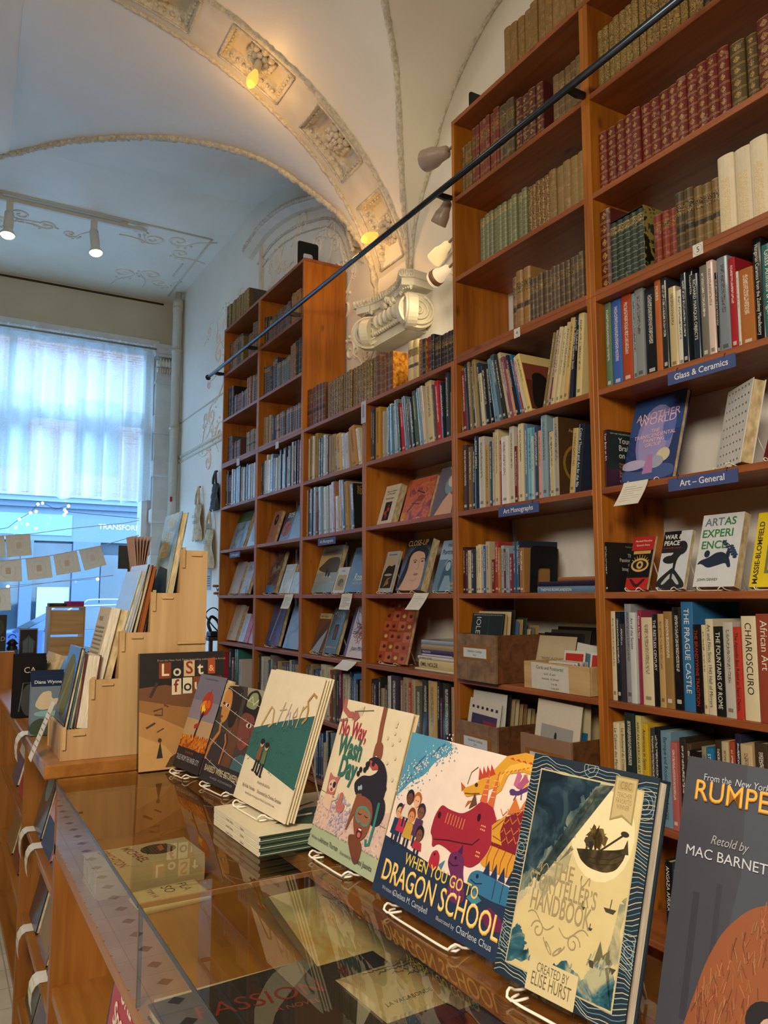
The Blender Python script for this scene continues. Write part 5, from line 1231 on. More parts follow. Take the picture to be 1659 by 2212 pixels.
# --- low case beside the end panel
shelf_book(A_, 'book with winter river landscape and skating figure', 4.982, .325, .333, 1.571, '#9aa4a6/g', [('r', 0, .8, 1, 1, '8c9a98'), ('r', 0, .22, 1, .8, 'c8b480'), ('p', [(0,.5),(.2,.6),(.45,.75),(1,.74),(1,.35),(.4,.42)], '54504a'), ('r', 0, .22, 1, .42, '9aa6ac'), ('p', [(.3,.3),(.45,.33),(.8,.3),(.6,.4)], 'c8ccc8'), ('e', .5, .42, .05, .09, '2c3440'), ('e', .62, .38, .05, .06, '2c3440'), ('r', 0, 0, 1, .2, '8aa4ac'), ('t', 'William Turner', .6, .88, .018, '3a4448', 'l')], T=.03, hard=False, stand='clear stand under the winter river book')
shelf_book(A_, 'small pale book with autumn painting between larger ones', 4.650, .161, .175, 1.571, '#c0b6a6/g', [('r', .1, .1, .9, .7, 'b0a068'), ('e', .5, .4, .25, .15, '6a5a3a'), ('e', .65, .3, .15, .1, '8a8a70'), ('t', 'Dicke', .5, .82, .02, '6a5a48', 'c')], T=.015, stand='clear stand under the small pale book')
shelf_book(A_, 'slate blue book with white Rossetti lettering', 4.480, .297, .300, 1.571, '#3e5260/g', [('e', .8, .75, .25, .22, '7a7a70'), ('e', .85, .7, .13, .13, 'a89a84'), ('t', 'Rossetti', .28, .26, .066, 'd4d8d8', 'l', 0, .9, .01, .25), ('t', 'PAINTER & POET', .26, .17, .022, 'c4ccd0', 'l')], T=.025, stand='clear stand under the Rossetti book')
shelf_book(A_, 'book with red-brown mountain painting and cream title band', 4.982, .182, .271, 1.171, '#6a4636/g', [('r', 0, .86, 1, 1, 'c0b48c'), ('p', [(0,0),(1,0),(1,.86),(.6,.7),(.3,.5),(0,.2)], '5a4a44'), ('p', [(.0,0),(.7,0),(.95,.6),(.5,.35)], '9ab0c8'), ('t', 'Dennis Hopper', .08, .9, .018, '4a4434', 'l', 0, 1, 0, .2)], T=.025, stand='clear stand under the cream band book')
shelf_book(A_, 'teal book with white script title and small framed picture', 4.780, .178, .316, 1.171, '#38586a/g', [('r', .36, .28, .74, .64, '8aa0a8'), ('r', .38, .29, .72, .63, '24303a'), ('e', .55, .46, .1, .14, '6a4a3a'), ('s', [(.15,.84),(.3,.9),(.35,.8),(.45,.92),(.5,.78),(.62,.92),(.66,.8),(.8,.9),(.85,.78)], .035, 'c8ccc0'), ('t', 'ALEXANDER CALDER', .5, .12, .015, 'c8c48a', 'c', 0, 1, .02)], T=.03, stand='clear stand under the teal script book')
rs = random.Random(4); scr = [('s', [(rs.uniform(.15, .95), rs.uniform(.25, .95)) for _ in range(5)], .014, rs.choice(('4a2c28', 'a8442c', '2c2420', 'b86a3a'))) for _ in range(12)]
shelf_book(A_, 'white book with red and black scribble drawing and purple spine', 4.490, .290, .332, 1.171, '#c8b8b4/g', [('r', 0, 0, .12, 1, '5c5a84')] + scr + [('t', 'Joan Miro', .28, .14, .04, '24202a', 'l', 0, 1, 0, .3)], T=.03, spine='#5c5a84')
# --- case with exposed end panel
shelf_book(A_, 'pale pink book with dark oval portrait', 5.862, .150, .272, 1.969, '#a87c70/g', [('e', .55, .72, .24, .17, '24201e'), ('e', .55, .75, .09, .06, '9a7a68'), ('t', 'VIENNA', .3, .2, .014, '4a3a38', 'l')], T=.03, stand=None)
shelf_book(A_, 'black book titled Erte with orange circle and dancer', 5.600, .195, .240, 1.969, '#1c1e22/g', [('t', 'ERTE', .28, .80, .05, 'ccc4b0', 'l', 0, 1, .03), ('e', .5, .42, .38, .26, 'a8502a'), ('s', [(.4,.2),(.5,.35),(.55,.5),(.75,.6)], .06, '14120f'), ('s', [(.5,.42),(.3,.5)], .03, '14120f'), ('t', 'EXHIBITION', .15, .06, .02, 'b0a890', 'l')], T=.02)
shelf_book(A_, 'plain blue-grey book right of the Erte cover', 5.400, .240, .275, 1.969, '#5f7890/g', [('r', .25, .62, .8, .66, '8aa0b4'), ('r', .25, .55, .6, .57, '8aa0b4'), ('e', .8, .4, .12, .14, '4a6078')], T=.02, stand='clear stand under the plain blue-grey book')
shelf_book(A_, 'dark book with stormy brown cliff painting', 5.882, .205, .349, 1.571, '~3a2420_5c4a48_8a9098_14'.split('/')[0], [('p', [(0,0),(.9,0),(.8,.16),(.1,.2)], '4a82b8'), ('t', 'STORM', .4, .85, .026, 'a8a4a0', 'l')], T=.035, stand='clear stand under the stormy cliff book')
shelf_book(A_, 'pale yellow and white painted book beside the stormy cliff', 5.580, .200, .230, 1.571, '~b0a058_a8b8c0_c8ccc4_9', [('r', .1, .8, .6, .84, 'd8d4c0')], T=.02, stand='clear stand under the pale yellow book')
shelf_book(A_, 'small grey-blue book tucked by the upright', 5.375, .21, .165, 1.571, '~8a9cac_a8b4bc_6a7c90_9', [], T=.012, stand='clear stand under the small grey-blue book')
shelf_book(A_, 'large glossy blue-purple book under the hanging card', 5.855, .270, .350, 1.171, '~2a3a64_3c5a94_54304c_9', [('s', [(.3,.1),(.45,.5),(.6,.9)], .05, '8ab0d8'), ('t', 'FALLOUT', .3, .82, .03, '8a4444', 'l')], T=.03, lean=15, stand='clear stand under the large blue-purple book')
shelf_book(A_, 'sky blue book with tall pale landscape', 5.490, .280, .321, 1.171, '~5c86b4_7ca4c8_8c9cb0_8', [('t', 'WIENER', .3, .90, .022, 'c8d4dc', 'l'), ('t', 'CROUTCH', .3, .83, .022, 'c8d4dc', 'l')], T=.03)
# --- case nearest the window
shelf_book(A_, 'green book with glossy pale swirl on its cover', 6.760, .360, .340, 1.969, '~3a5c34_8cb0cc_4a7a94_6', [('r', 0, .72, 1, 1, '46602a'), ('s', [(.25,.3),(.4,.15),(.55,.3),(.5,.5)], .02, 'a8b888')], T=.04)
shelf_book(A_, 'light blue book beside the green swirl book', 6.310, .252, .222, 1.969, '#7896b8/g', [('e', .5, .5, .3, .3, '8aaac8')], T=.02)
shelf_book(A_, 'white book leaning alone below the green swirl book', 6.750, .235, .293, 1.571, '#b8bcc0/g', [('r', .3, .5, .7, .54, '9a9aa0')], T=.03, stand='clear stand under the leaning white book')
shelf_book(A_, 'grey photographic cover book right of the leaning white one', 6.455, .185, .285, 1.571, '~8a98a8_a8b0b8_5c6470_12', [], T=.03, stand='clear stand under the grey photographic book')
shelf_book(A_, 'white book with thin brown drawing on lowest cover-out row', 6.784, .230, .320, 1.171, '#c4bfb0/g', [('s', [(.4,.75),(.5,.6),(.45,.5),(.6,.4)], .02, '6a4a34'), ('s', [(.55,.8),(.6,.65)], .02, '6a4a34'), ('t', 'Dear you', .15, .22, .02, '4a4038', 'l')], T=.035)
shelf_book(A_, 'small white sketched book beside a red one', 6.475, .130, .247, 1.171, '#b4bcc8/g', [('s', [(.4,.3),(.6,.5),(.4,.6),(.6,.8)], .03, '5a6474')], T=.03)
shelf_book(A_, 'narrow red book on the lowest cover-out row', 6.340, .095, .245, 1.171, '#b01c20/g', [], T=.02)
shelf_book(A_, 'small pink book at the end of the lowest cover-out row', 6.215, .106, .150, 1.171, '#b8808c/g', [], T=.02)
# --- stacks lying flat
def flat_book(nm, label, w, d, t, col, loc, yaw, text=None, ink='24201c', group=None, hard=True, st=1, top=None, z0=0):
    """book lying flat: spine along local x facing -y"""
    mb = MB(); tb = .003 if hard else .001
    mb.bbox(0, 0, 0, w, d, tb, col, .0006); mb.bbox(0, 0, t-tb, w, d, t, col, .0006)
    n = 5; arc = [(-.003*sin(pi*i/n), t*i/n) for i in range(n+1)]; mb.prism([(.002, 0)] + arc + [(.002, t)], w, col, 0, 0)
    if text: art(mb, [('t', text, .06, .26, t*.62, ink, 'l', 0, st, .01)], w, t, lambda u, v, q: (u*w, -.0034-q, v*t))
    if top: art(mb, top, w, d, lambda u, v, q: (u*w, v*d, t+q))
    o = mb.build(nm, None, loc, (0, 0, radians(yaw))); p = MB(); p.box(.003, .002, tb, w-.003, d-.003, t-tb, 'pages'); p.build('page_block', o); return tag(o, label, 'book', group)
z = 1.1712; G_ = 'books lying flat beside the lips book'
for nm, lab, w, d, th, col, y, tx, ink in ((Q, 'thin white catalogue at the bottom of the flat stack', .36, .25, .012, '#c8c0a8/p', 3.595, None, ''), (A_, 'cream book reading EMIL NOLDE in the flat stack', .32, .27, .046, '#cabb8a/p', 3.555, 'EMIL NOLDE', '2c2a24'), (Q, 'thin white paperback on the cream spine-lettered book', .335, .23, .016, '#c8c2b4/p', 3.565, 'ART ABROAD · SKETCHES', '4a4440'), (Q, 'purple catalogue in the flat stack', .27, .22, .012, '#b8b4c4/p', 3.52, None, ''), (A_, 'dark purple book with white lettering in the flat stack', .30, .24, .022, '#3c2c58/p', 3.535, 'PRINZHORN', 'c8c0d0'), (A_, 'tan cloth book second from top of the flat stack', .295, .24, .026, '#a08c68/p', 3.53, None, ''), (A_, 'silver-jacketed book on top of the flat stack', .295, .23, .022, '#8a929a/g', 3.53, None, '')):
    flat_book(nm, lab, w, d, th, col, (2.25, y, z), -90, tx, ink, G_); z += th+.0006
z = 1.5712
for nm, lab, w, d, th, col, y, tx in ((A_, 'blue book reading Thomas Rowlandson lying under two others', .37, .25, .026, '#5c7c98/g', 2.60, 'THOMAS ROWLANDSON'), (A_, 'dark purple book lying on the blue flat one', .365, .24, .020, '#2a2238/g', 2.595, None), (Q, 'thin brown catalogue on top of two flat books', .24, .22, .016, '#8a5838/p', 2.47, None)):
    flat_book(nm, lab, w, d, th, col, (2.25, y, z), -90, tx, 'c8d0d4', 'books lying flat beside the black bookend'); z += th+.0006
# ------------------------------------------------------------------ file boxes and what stands in them
def file_box(label, y1, w, h, D, z, front, side, text, sub, x0, lab_z=.5, tape=True):
    t = thing('file_box', label, 'box', (x0, y1, z), (0, 0, -pi/2), 'wooden file boxes'); th = .012
    MB().bbox(0, 0, 0, w, th, h, front, .001).build('front_panel', t); MB().bbox(0, D-th, 0, w, D, h, side, .001).build('rear_panel', t)
    for a in (0, w-th): MB().bbox(a, th, 0, a+th, D-th, h, side, .001).build('side_panel', t)
    MB().box(th, th, 0, w-th, D-th, .008, side).build('bottom', t)
    lb = MB(); a, b = w*.2, w*.78; zz = h*lab_z; hh = h*.2 if h > .2 else h*.4
    if tape: lb.box(a-.03, -.0006, zz-.01, b+.03, 0, zz+hh+.012, '#8a5c2c/g')
    lb.box(a, -.0012, zz, b, -.0006, zz+hh, '#c4ccd0'); art(lb, [('t', text, .5, .56, hh*.36, '2a2c30', 'c', 0, .9), ('t', sub, .5, .16, hh*.32, '2a2c30', 'c')], b-a, hh, lambda u, v, d: (a+u*(b-a), -.0012-d, zz+v*hh)); lb.build('paper_label', t)
    return t
BX = 2.165
file_box('walnut file box labelled Exhibition Catalogs beside the postcard box', 3.092, .300, .212, .36, 1.1712, 'walnut_front', 'walnut_box', 'Exhibition Catalogs', 'A-H', BX)
file_box('walnut file box labelled Exhibition Catalogs on the lower shelf by the upright', 3.098, .305, .215, .36, .7686, 'walnut_front', 'walnut_box', 'Exhibition Catalogs', 'S-U', BX)
file_box('pale-fronted file box on the lower shelf under the postcard box', 2.632, .300, .222, .36, .7686, '#8a6a50/p', 'walnut_box', 'Exhibition Catalogs', 'V-Z', BX)
t = thing('postcard_box', 'light wooden box with handwritten Cards and Postcards sheet', 'box', (2.205, 2.648, 1.1712), (0, 0, -pi/2))
w, h, d = .385, .112, .26
MB().bbox(0, 0, 0, w, .012, h, 'birch_flat', .001).build('front_panel', t); MB().bbox(0, d-.012, 0, w, d, h, 'birch_flat', .001).build('rear_panel', t)
for a in (0, w-.012): MB().bbox(a, .012, 0, a+.012, d-.012, h, 'birch_flat', .001).build('side_panel', t)
MB().box(.012, .012, 0, w-.012, d-.012, .006, 'birch_flat').build('bottom', t)
lb = MB(); lb.add([(.05, -.001, .004), (.275, -.001, .001), (.272, -.001, .105), (.048, -.001, .111)], [(0, 1, 2, 3)], '#c4c0b4')
art(lb, [('t', 'Cards and Postcards!', .5, .78, .020, '30302e', 'c', -1, .95, 0, .1), ('t', 'Cards - $2 each', .5, .58, .011, '3a3a38', 'c', 0, 1, 0, .1), ('t', 'Postcards - $1.50 each', .52, .40, .011, '3a3a38', 'c', 0, 1, 0, .1), ('t', '5 for $6', .62, .22, .011, '3a3a38', 'c', 0, 1, 0, .1), ('t', '12 for $10', .64, .06, .011, '3a3a38', 'c', 0, 1, 0, .1)], .22, .108, lambda u, v, q: (.05+u*.222, -.0012-q, .002+v*.106)); lb.build('paper_sheet', t)
def leaf(nm, lab, cat, w, h, col, loc, items=None, lean=10, yaw=-90, th=.004, group=None, roll=0):
    mb = MB(); mb.bbox(0, 0, 0, w, th, h, col, .0004)
    if items: art(mb, items, w, h)
    return tag(mb.build(nm, None, loc, (-radians(lean), radians(roll), radians(yaw))), lab, cat, group)
GC = 'catalogues in the first walnut box'; rc = random.Random(5)
leaf('catalogue', 'black spiral-bound catalogue reading IOLE A at front of walnut box', 'catalogue', .235, .30, '#1c2628/g', (BX+.03, 3.06, 1.1813), [('t', 'IOLE A', .16, .95, .05, 'b8c0bc', 'l', -90, .8), ('s', [(.55,0),(.56,1)], .006, '3a6a54')] + [('e', .06+.047*i, .975, .012, .012, '8a8c88') for i in range(20)], 9, group=None, th=.008)
for i in range(9): leaf('catalogue', f'{("tan","cream","black","blue","tan","dark green","cream","grey","tan")[i]} catalogue, {ordn(i+1)} behind the spiral-bound one in walnut box', 'catalogue', .24, .30-.012*i + .02*(i % 3), '#' + ('b89a68', 'c8b48a', '26241f', '4a6894', 'a88a58', '2c4438', 'c0a878', '6a6a64', 'a88858')[i] + '/p', (BX+.06+.022*i, 3.062-.002*i, 1.1803), None, 6, group=GC)
for i in range(5): leaf('catalogue', f'{("cream","black","dark grey","black","tan")[i]} catalogue in the row behind the walnut box, {ordn(i+1)} back', 'catalogue', .235, .215+.014*i, '#' + ('b8a888', '1c1a18', '3a3830', '181614', 'a89474')[i] + '/p', (2.37+.02*i, 2.80-.02*i, 1.1713), [('t', 'TRAFFIC & CALAMITY', .5, .5, .016, '3a342c', 'c')] if i == 0 else None, 14, yaw=-86, group='catalogues behind the walnut box')
GP = 'postcards in the light wooden box'
for i in range(7):
    k = i % 3; col = ('c4bca8', 'c8c4b8', '6c5a50', 'c0b8a8', 'b8b0a0', '8a9098', 'c8bca0')[i]
    leaf('postcard', f'postcard {ordn(i+1)} from the front of the light wooden box', 'postcard', .15, .105, '#' + col + '/p', (2.235+.012*i, 2.54-.006*(i % 2), 1.185), [('r', .06, .08, .94, .92, ('7a4a30', '5a6a78', '3c3430', '8a8478', '9a6a50', '4a6a80', '70503c')[i])], 8, group=GP)
for i, (y, c) in enumerate(((2.555, 'b02a22'), (2.40, 'a82c24'))): leaf('greeting_card', ('white card with red panel leaning in the postcard box', 'second red-panelled card at the near end of postcard box')[i], 'greeting card', .11, .15, '#c8c4b8/p', (2.33, y, 1.18), [('r', .08, .3, .92, .92, c), ('p', [(.3,.3),(.5,.62),(.92,.35),(.92,.3)], 'c4b8a0')], 10, yaw=-82, group='red panelled cards')
leaf('greeting_card', 'pointed white card sticking up in the postcard box', 'greeting card', .13, .185, '#c4c4bc/p', (2.36, 2.53, 1.18), [('r', .1, .2, .9, .8, '4a6a80')], 8, roll=6)
leaf('greeting_card', 'brown card behind the red-panelled cards', 'greeting card', .14, .175, '#8a5a40/p', (2.38, 2.45, 1.18), [('r', .05, .1, .95, .95, '80503a')], 8)
GD = 'catalogues in the lower walnut box'
leaf('catalogue', 'white leaflet with scattered marks at front of lower walnut box', 'catalogue', .235, .30, '#c4beb0/p', (BX+.022, 3.085, .787), [('r', .12, .35, .92, .78, '3a3050'), ('r', .5, .4, .9, .7, '7a2a38')] + [('r', .1+.15*i, .86, .17+.15*i, .9, '24222a') for i in range(6)], 9, roll=2)
for i in range(10): leaf('catalogue', f'{("white","black","tan","cream","tan","brown","cream","tan","cream","tan")[i]} catalogue, {ordn(i+1)} behind the marked leaflet', 'catalogue', .25, .34-.012*i + .012*(i % 2), '#' + ('c4c4bc', '24221f', 'b09870', 'c4b48c', 'a88e60', '8a6c48', 'c0ac80', 'a89068', 'bca67c', 'a48a5c')[i] + '/p', (BX+.05+.024*i, 3.08, .7783), None, 7, group=GD)
leaf('catalogue', 'white folder with small grey figure photo in pale-fronted box', 'catalogue', .26, .345, '#c8beac/p', (BX+.028, 2.612, .788), [('r', .14, .36, .86, .72, '94928c'), ('e', .48, .6, .03, .05, '24221f'), ('p', [(.44,.36),(.53,.36),(.51,.58),(.45,.58)], '3a3832')], 8, roll=2)
leaf('catalogue', 'olive folder behind the white figure folder', 'catalogue', .255, .362, '#8a8a58/p', (BX+.05, 2.615, .7785), None, 8)
leaf('catalogue', 'large cream sheet at the back of pale-fronted box', 'catalogue', .265, .362, '#c0b48e/p', (BX+.10, 2.61, .7783), None, 4)
leaf('catalogue', 'blue folder low in the pale-fronted box', 'catalogue', .25, .24, '#1c5c8c/p', (BX+.072, 2.60, .7785), None, 8)
for i in range(6): leaf('catalogue', f'tan catalogue {ordn(i+1)} from back of pale-fronted box', 'catalogue', .25, .30+.012*(i % 3), '#' + ('a88e60', 'bca67c', '8a7a50', 'b49a68', 'a08850', 'b8a478')[i] + '/p', (BX+.30-.02*i, 2.612, .7783), None, 4, group='tan catalogues in the pale-fronted box')
# ================================================================== glass display counter
GX0, GX1, GY1, GZ = .32, .92, 2.36, 1.05
t = thing('display_counter', 'glass-topped wooden display counter carrying the picture books', 'counter', (0, 0, 0))
RX = .640
for y0, y1 in ((-.30, 1.368), (1.374, GY1)):
    MB().box(GX0, y0, GZ-.008, GX1, y1, GZ, 'case_glass').build('top_glass', t)
    MB().box(GX0+.0005, y0, .889, GX0+.0065, y1, GZ-.0085, 'case_glass').build('front_glass', t)
    MB().box(GX0-.0012, y0, GZ-.0085, GX0-.0002, y1, GZ+.0002, 'glass_edge').build('glass_edge', t)
MB().box(GX0, 1.369, GZ-.0085, GX1, 1.373, GZ-.0005, '#8a6038/g').build('glass_joint', t); MB().box(GX0, 1.368, .889, GX0+.007, 1.374, GZ-.01, '#5a4a38/g').build('glass_joint', t)
MB().bbox(RX+.02, -.30, GZ-.04, GX1, GY1, GZ-.0095, 'oak_post', .002).build('rear_rail', t)
MB().box(GX0, -.30, .862, GX1, GY1, .888, 'oak_case').build('case_floor', t)
MB().box(GX0, GY1-.022, .03, GX1, GY1, GZ-.0405, 'oak_post').build('end_panel', t)
MB().box(GX1-.02, -.30, .03, GX1, GY1-.022, GZ-.0405, 'oak_case').build('back_panel', t)
MB().box(GX0+.005, -.30, .50, GX1-.02, GY1-.022, .525, 'oak_case').build('shelf', t); MB().box(GX0+.005, -.30, .03, GX1-.02, GY1-.022, .10, 'oak_case').build('base', t)
MB().box(GX0+.002, .55, .10, GX1-.02, .575, .862, 'oak_post').build('divider', t)
# books lying in the case
o = flat_book('hardcover_book', 'thick novel lettered MICHAEL CRICHTON lying under the far counter glass', .245, .15, .060, '#b09a70/g', (.345, 1.872, .8886), 3, None, top=[('r', 0, 0, 1, 1, 'b8a47c'), ('t', 'MICHAEL', .34, .93, .034, '7a2c1c', 'l', -82, .9, .01), ('t', 'CRICHTON', .12, .95, .034, '7a2c1c', 'l', -82, .8, .01), ('e', .66, .60, .17, .26, '201c18')] + [('r', .52+.03*i, .4, .53+.03*i, .8, '4a4438') for i in range(9)] + [('p', [(.65,.45),(.7,.5),(.72,.75),(.66,.7)], '9a5a2c')])
flat_book('hardcover_book', 'thin cream book lettered PLA SO lying beside the counter glass joint', .15, .10, .016, '#b8a474/p', (.415, 1.742, .8886), 5, None, top=[('r', .04, .04, .96, .96, 'bca87a'), ('t', 'PLA', .70, .92, .030, '3a3424', 'l', -88), ('t', 'SO', .45, .92, .034, '3a3424', 'l', -88), ('t', 'TIM H', .22, .92, .020, '5a5440', 'l', -88)])
flat_book('art_book', 'dark book with red script PASSION lying under the near counter glass', .40, .30, .02, '#24201e/g', (.35, 1.03, .8886), 4, None, top=[('r', 0, 0, 1, 1, '2a2624'), ('p', [(.2,0),(.35,.5),(.6,.8),(.8,1),(.55,1),(.3,.6)], '6a6258'), ('p', [(.55,.1),(.75,.5),(1,.7),(1,.6),(.8,.4)], '8a8274'), ('t', 'PASSION', .12, .70, .060, '7a2c24', 'l', -8, .9), ('t', 'A NOVEL', .4, .55, .018, '8a4a3c', 'l', -8)])
o = MB(); o.bbox(.0, 0, 0, .32, .025, .006, '#c0b08a/p', .001); tag(o.build('picture_mat', None, (.35, 1.345, .8886), (0, 0, radians(2))), 'cream cardboard mat strip lying beside the joint of the counter glass', 'mat')
# open signed book
t = thing('open_book', 'open old book with handwritten dedication under the near counter glass', 'book', (.622, 1.262, .889), (0, 0, radians(3)))
mb = MB(); mb.bbox(-.008, -.178, 0, .233, .006, .003, '#5a4020/p', .001); mb.add([(-.008, .004, 0), (.233, .004, 0), (.215, .25, .075), (-.02, .25, .075), (-.008, .007, -.0), (.233, .007, .0), (.215, .255, .072), (-.02, .255, .072)], [(0, 1, 2, 3), (7, 6, 5, 4), (0, 3, 7, 4), (1, 5, 6, 2)], '#6a4c28/p'); mb.build('cover', t)
mb = MB(); n = 10; pz = lambda y: .004 + .032*sin(pi*min(1, (.004-y)/.17*.62+.12))
rows = [[(x, .002-.172*i/n, pz(.002-.172*i/n)) for i in range(n+1)] for x in (0, .225)]; mb.loft(rows, '#a8966a/p'); mb.loft([[(x, y, .003) for x, y, z in rows[0]], rows[0]], 'pages'); mb.loft([rows[1], [(x, y, .003) for x, y, z in rows[1]]], 'pages'); mb.add([(0, -.170, .003), (.225, -.170, .003), rows[1][-1], rows[0][-1]], [(0, 1, 2, 3)], 'pages')
rw = random.Random(8)
for ln_ in range(6):
    P = []
    for k in range(34): u = .04+.018*ln_+.13*k/33; y = -.03-.019*ln_ + .005*rw.uniform(-1, 1)*(1+.6*(k % 5 == 0)); P.append((u, y, pz(y)+.0008))
    mb.tube(P, .0006, '#3a2c1c', 4)
art(mb, [('t', 'LA VAGABONDE', .06, .12, .012, '4a3c26', 'l', 2)], .225, .172, lambda u, v, d: (.225*u, -.170+.172*v, pz(-.170+.172*v)+d))
mb.build('text_page', t)
mb = MB(); f = lambda u, v, d: (.0+.225*u-.01*v, .006+.235*v-d*.3, .004+.075*v+d); mb.add([f(0, 0, .0015), f(1, 0, .0015), f(1, 1, .0015), f(0, 1, .0015)], [(0, 1, 2, 3)], '~9c8a5c_b09e70_a8864c_12'); mb.build('flyleaf', t)
# books in the cubby under the case
face_book('picture_book', 'crimson book lettered Spooky in the cubby under the counter', .23, .27, .03, '#a01c34/g', [('r', .08, .05, .92, .5, '5a1a3a'), ('e', .5, .3, .22, .16, '2a1420'), ('t', 'ONE', .5, .82, .045, 'd8c8b8', 'c', 0, 1, .03), ('t', 'Spooky', .5, .62, .058, 'd8c8b8', 'c', 0, .9, .03)], (.338, 1.775, .5256), 8)
face_book('picture_book', 'black book with gold script beside the crimson one', .22, .29, .025, '#1a1a1c/g', [('t', 'Vera', .2, .75, .05, 'b09a50', 'l', 0, 1, 0, .3), ('s', [(.2,.3),(.5,.5),(.8,.35)], .03, '8a7a40'), ('e', .5, .25, .2, .12, '5a4a34')], (.375, 1.93, .5256), 9)
# ------------------------------------------------------------------ wooden shelf unit beyond the glass
t = thing('low_shelf_unit', 'low wooden shelf unit with overhanging top beyond the glass counter', 'shelf unit', (0, 0, 0))
MB().bbox(.290, 2.385, 1.0505, .93, 4.45, 1.090, 'oak_case', .004).build('table_top', t)
for y in (2.385, 3.235, 4.42): MB().bbox(.325, y, 0, .92, y+.028, 1.05, 'oak_post', .002).build('upright', t)
for a, b in ((2.413, 3.235), (3.263, 4.42)):
    for z in (.10, .39, .70): MB().bbox(.335, a, z, .90, b, z+.022, 'oak_case', .002).build('shelf', t)
MB().box(.90, 2.413, .1, .92, 4.42, 1.05, 'oak_case').build('back_panel', t)
o = MB().bbox(.02, 4.56, 0, .385, 4.62, 1.27, 'oak_post', .003).build('bookcase', None, (0, 0, 0)); tag(o, 'end of a pale wooden bookcase standing beyond the low shelf unit', 'bookcase')
UB = [(2.70, .22, .26, '#2a221c/g', 'brown patterned', [('e', .5, .5, .4, .4, '5a3c24'), ('s', [(.1,.1),(.9,.9)], .05, '8a6a40')], .70), (2.95, .22, .24, '#b86a5c/g', 'pink and blue', [('r', 0, 0, 1, .4, '3a4a6a')], .70), (3.19, .20, .27, '#2c3c44/g', 'slate', [('e', .5, .6, .3, .2, '6a7a70')], .70), (2.70, .2, .25, '#3c3428/g', 'dark brown', [('e', .6, .5, .3, .3, '6a5a40')], .39), (2.95, .22, .27, '#6a5a48/g', 'tan and brown', [('r', .1, .1, .9, .6, '8a7450')], .39), (3.20, .2, .24, '#24303c/g', 'dark blue', [], .39), (2.70, .2, .26, '#20242c/g', 'black and navy', [('r', .1, .5, .9, .8, '3a4a5a')], .10), (2.98, .22, .25, '#4a3a50/g', 'purple grey', [], .10), (3.2, .2, .25, '#2a3a2c/g', 'dark green', [], .10), (3.55, .24, .28, '#a8401c/g', 'orange', [('t', 'MA', .2, .5, .06, 'd8c8a0', 'l')], .70), (3.80, .22, .29, '#a02430/g', 'red and white', [('r', 0, .5, 1, .7, 'c8c0b4')], .70), (4.1, .22, .29, '#38507a/g', 'blue and white', [('r', 0, .4, 1, .6, 'c8c0b4')], .70), (3.60, .2, .27, '#28406a/g', 'navy and white', [('r', .1, .6, .9, .9, 'c0b8a8')], .39), (3.9, .24, .27, '#5a2430/g', 'wine red', [], .39), (4.2, .24, .27, '#7a6a4a/g', 'khaki', [], .39)]
for y, w, h, c, nm, it, z in UB:
    face_book('picture_book', f'{nm} book facing the aisle on the {("top" if z > .6 else "middle" if z > .3 else "bottom")} shelf of the low unit', w, h, .02, c, it, (.358, y, z+.0222), 14)
for y, w, z, nm in ((2.98, .07, .722, 'upper shelf nearest the glass'), (3.02, .09, 1.0902, 'top edge of the low shelf unit'), (3.20, .07, .722, 'middle upright of the low unit'), (2.72, .08, .412, 'middle shelf near the glass'), (3.12, .07, .412, 'middle shelf by the middle upright'), (2.56, .09, .122, 'bottom shelf near the floor')):
    mb = MB(); prof = [(.04, .001), (0, .002), (-.012, -.006), (-.020, -.022), (-.022, -.05), (-.018, -.085)]; mb.loft([[(u*w, q[0], q[1]) for q in prof] for u in (0, 1)], '#d0ccc0/p')
    mb.loft([[(u*w, q[0]+.0008, q[1]-.0008) for q in prof] for u in (0, 1)], '#d0ccc0/p')
    for k in range(5): q = prof[2+k//2]; mb.add([(.1*w, q[0]-.0012, q[1]-.004*k), (.8*w, q[0]-.0012, q[1]-.004*k), (.8*w, q[0]-.0012, q[1]-.004*k-.0015), (.1*w, q[0]-.0012, q[1]-.004*k-.0015)], [(0, 1, 2, 3)], '#7a766c')
    o = mb.build('shelf_card', None, (.334 if z < 1 else .289, y, z+.0005), (0, 0, -pi/2)); tag(o, f'curled white review card hanging from the {nm}', 'card', 'curled cards on the low unit')
mb = MB(); mb.add([(0, -.002, .13), (.075, -.002, .13), (.075, -.06, -.03), (0, -.06, -.03), (0, -.0035, .13), (.075, -.0035, .13), (.075, -.0615, -.03), (0, -.0615, -.03)], [(0, 1, 2, 3), (7, 6, 5, 4)], '#d0ccc0/p')
for k in range(8): v = .1-.015*k; y_ = -.002-.058*(.13-v)/.16-.0022; mb.add([(.01, y_, v), (.065, y_, v), (.065, y_-.0007, v-.003), (.01, y_-.0007, v-.003)], [(0, 1, 2, 3)], '#7a766c')
tag(mb.build('price_card', None, (.326, 2.56, 1.115), (0, 0, -pi/2)), 'long white printed card leaning on the front of the tiered display', 'card')
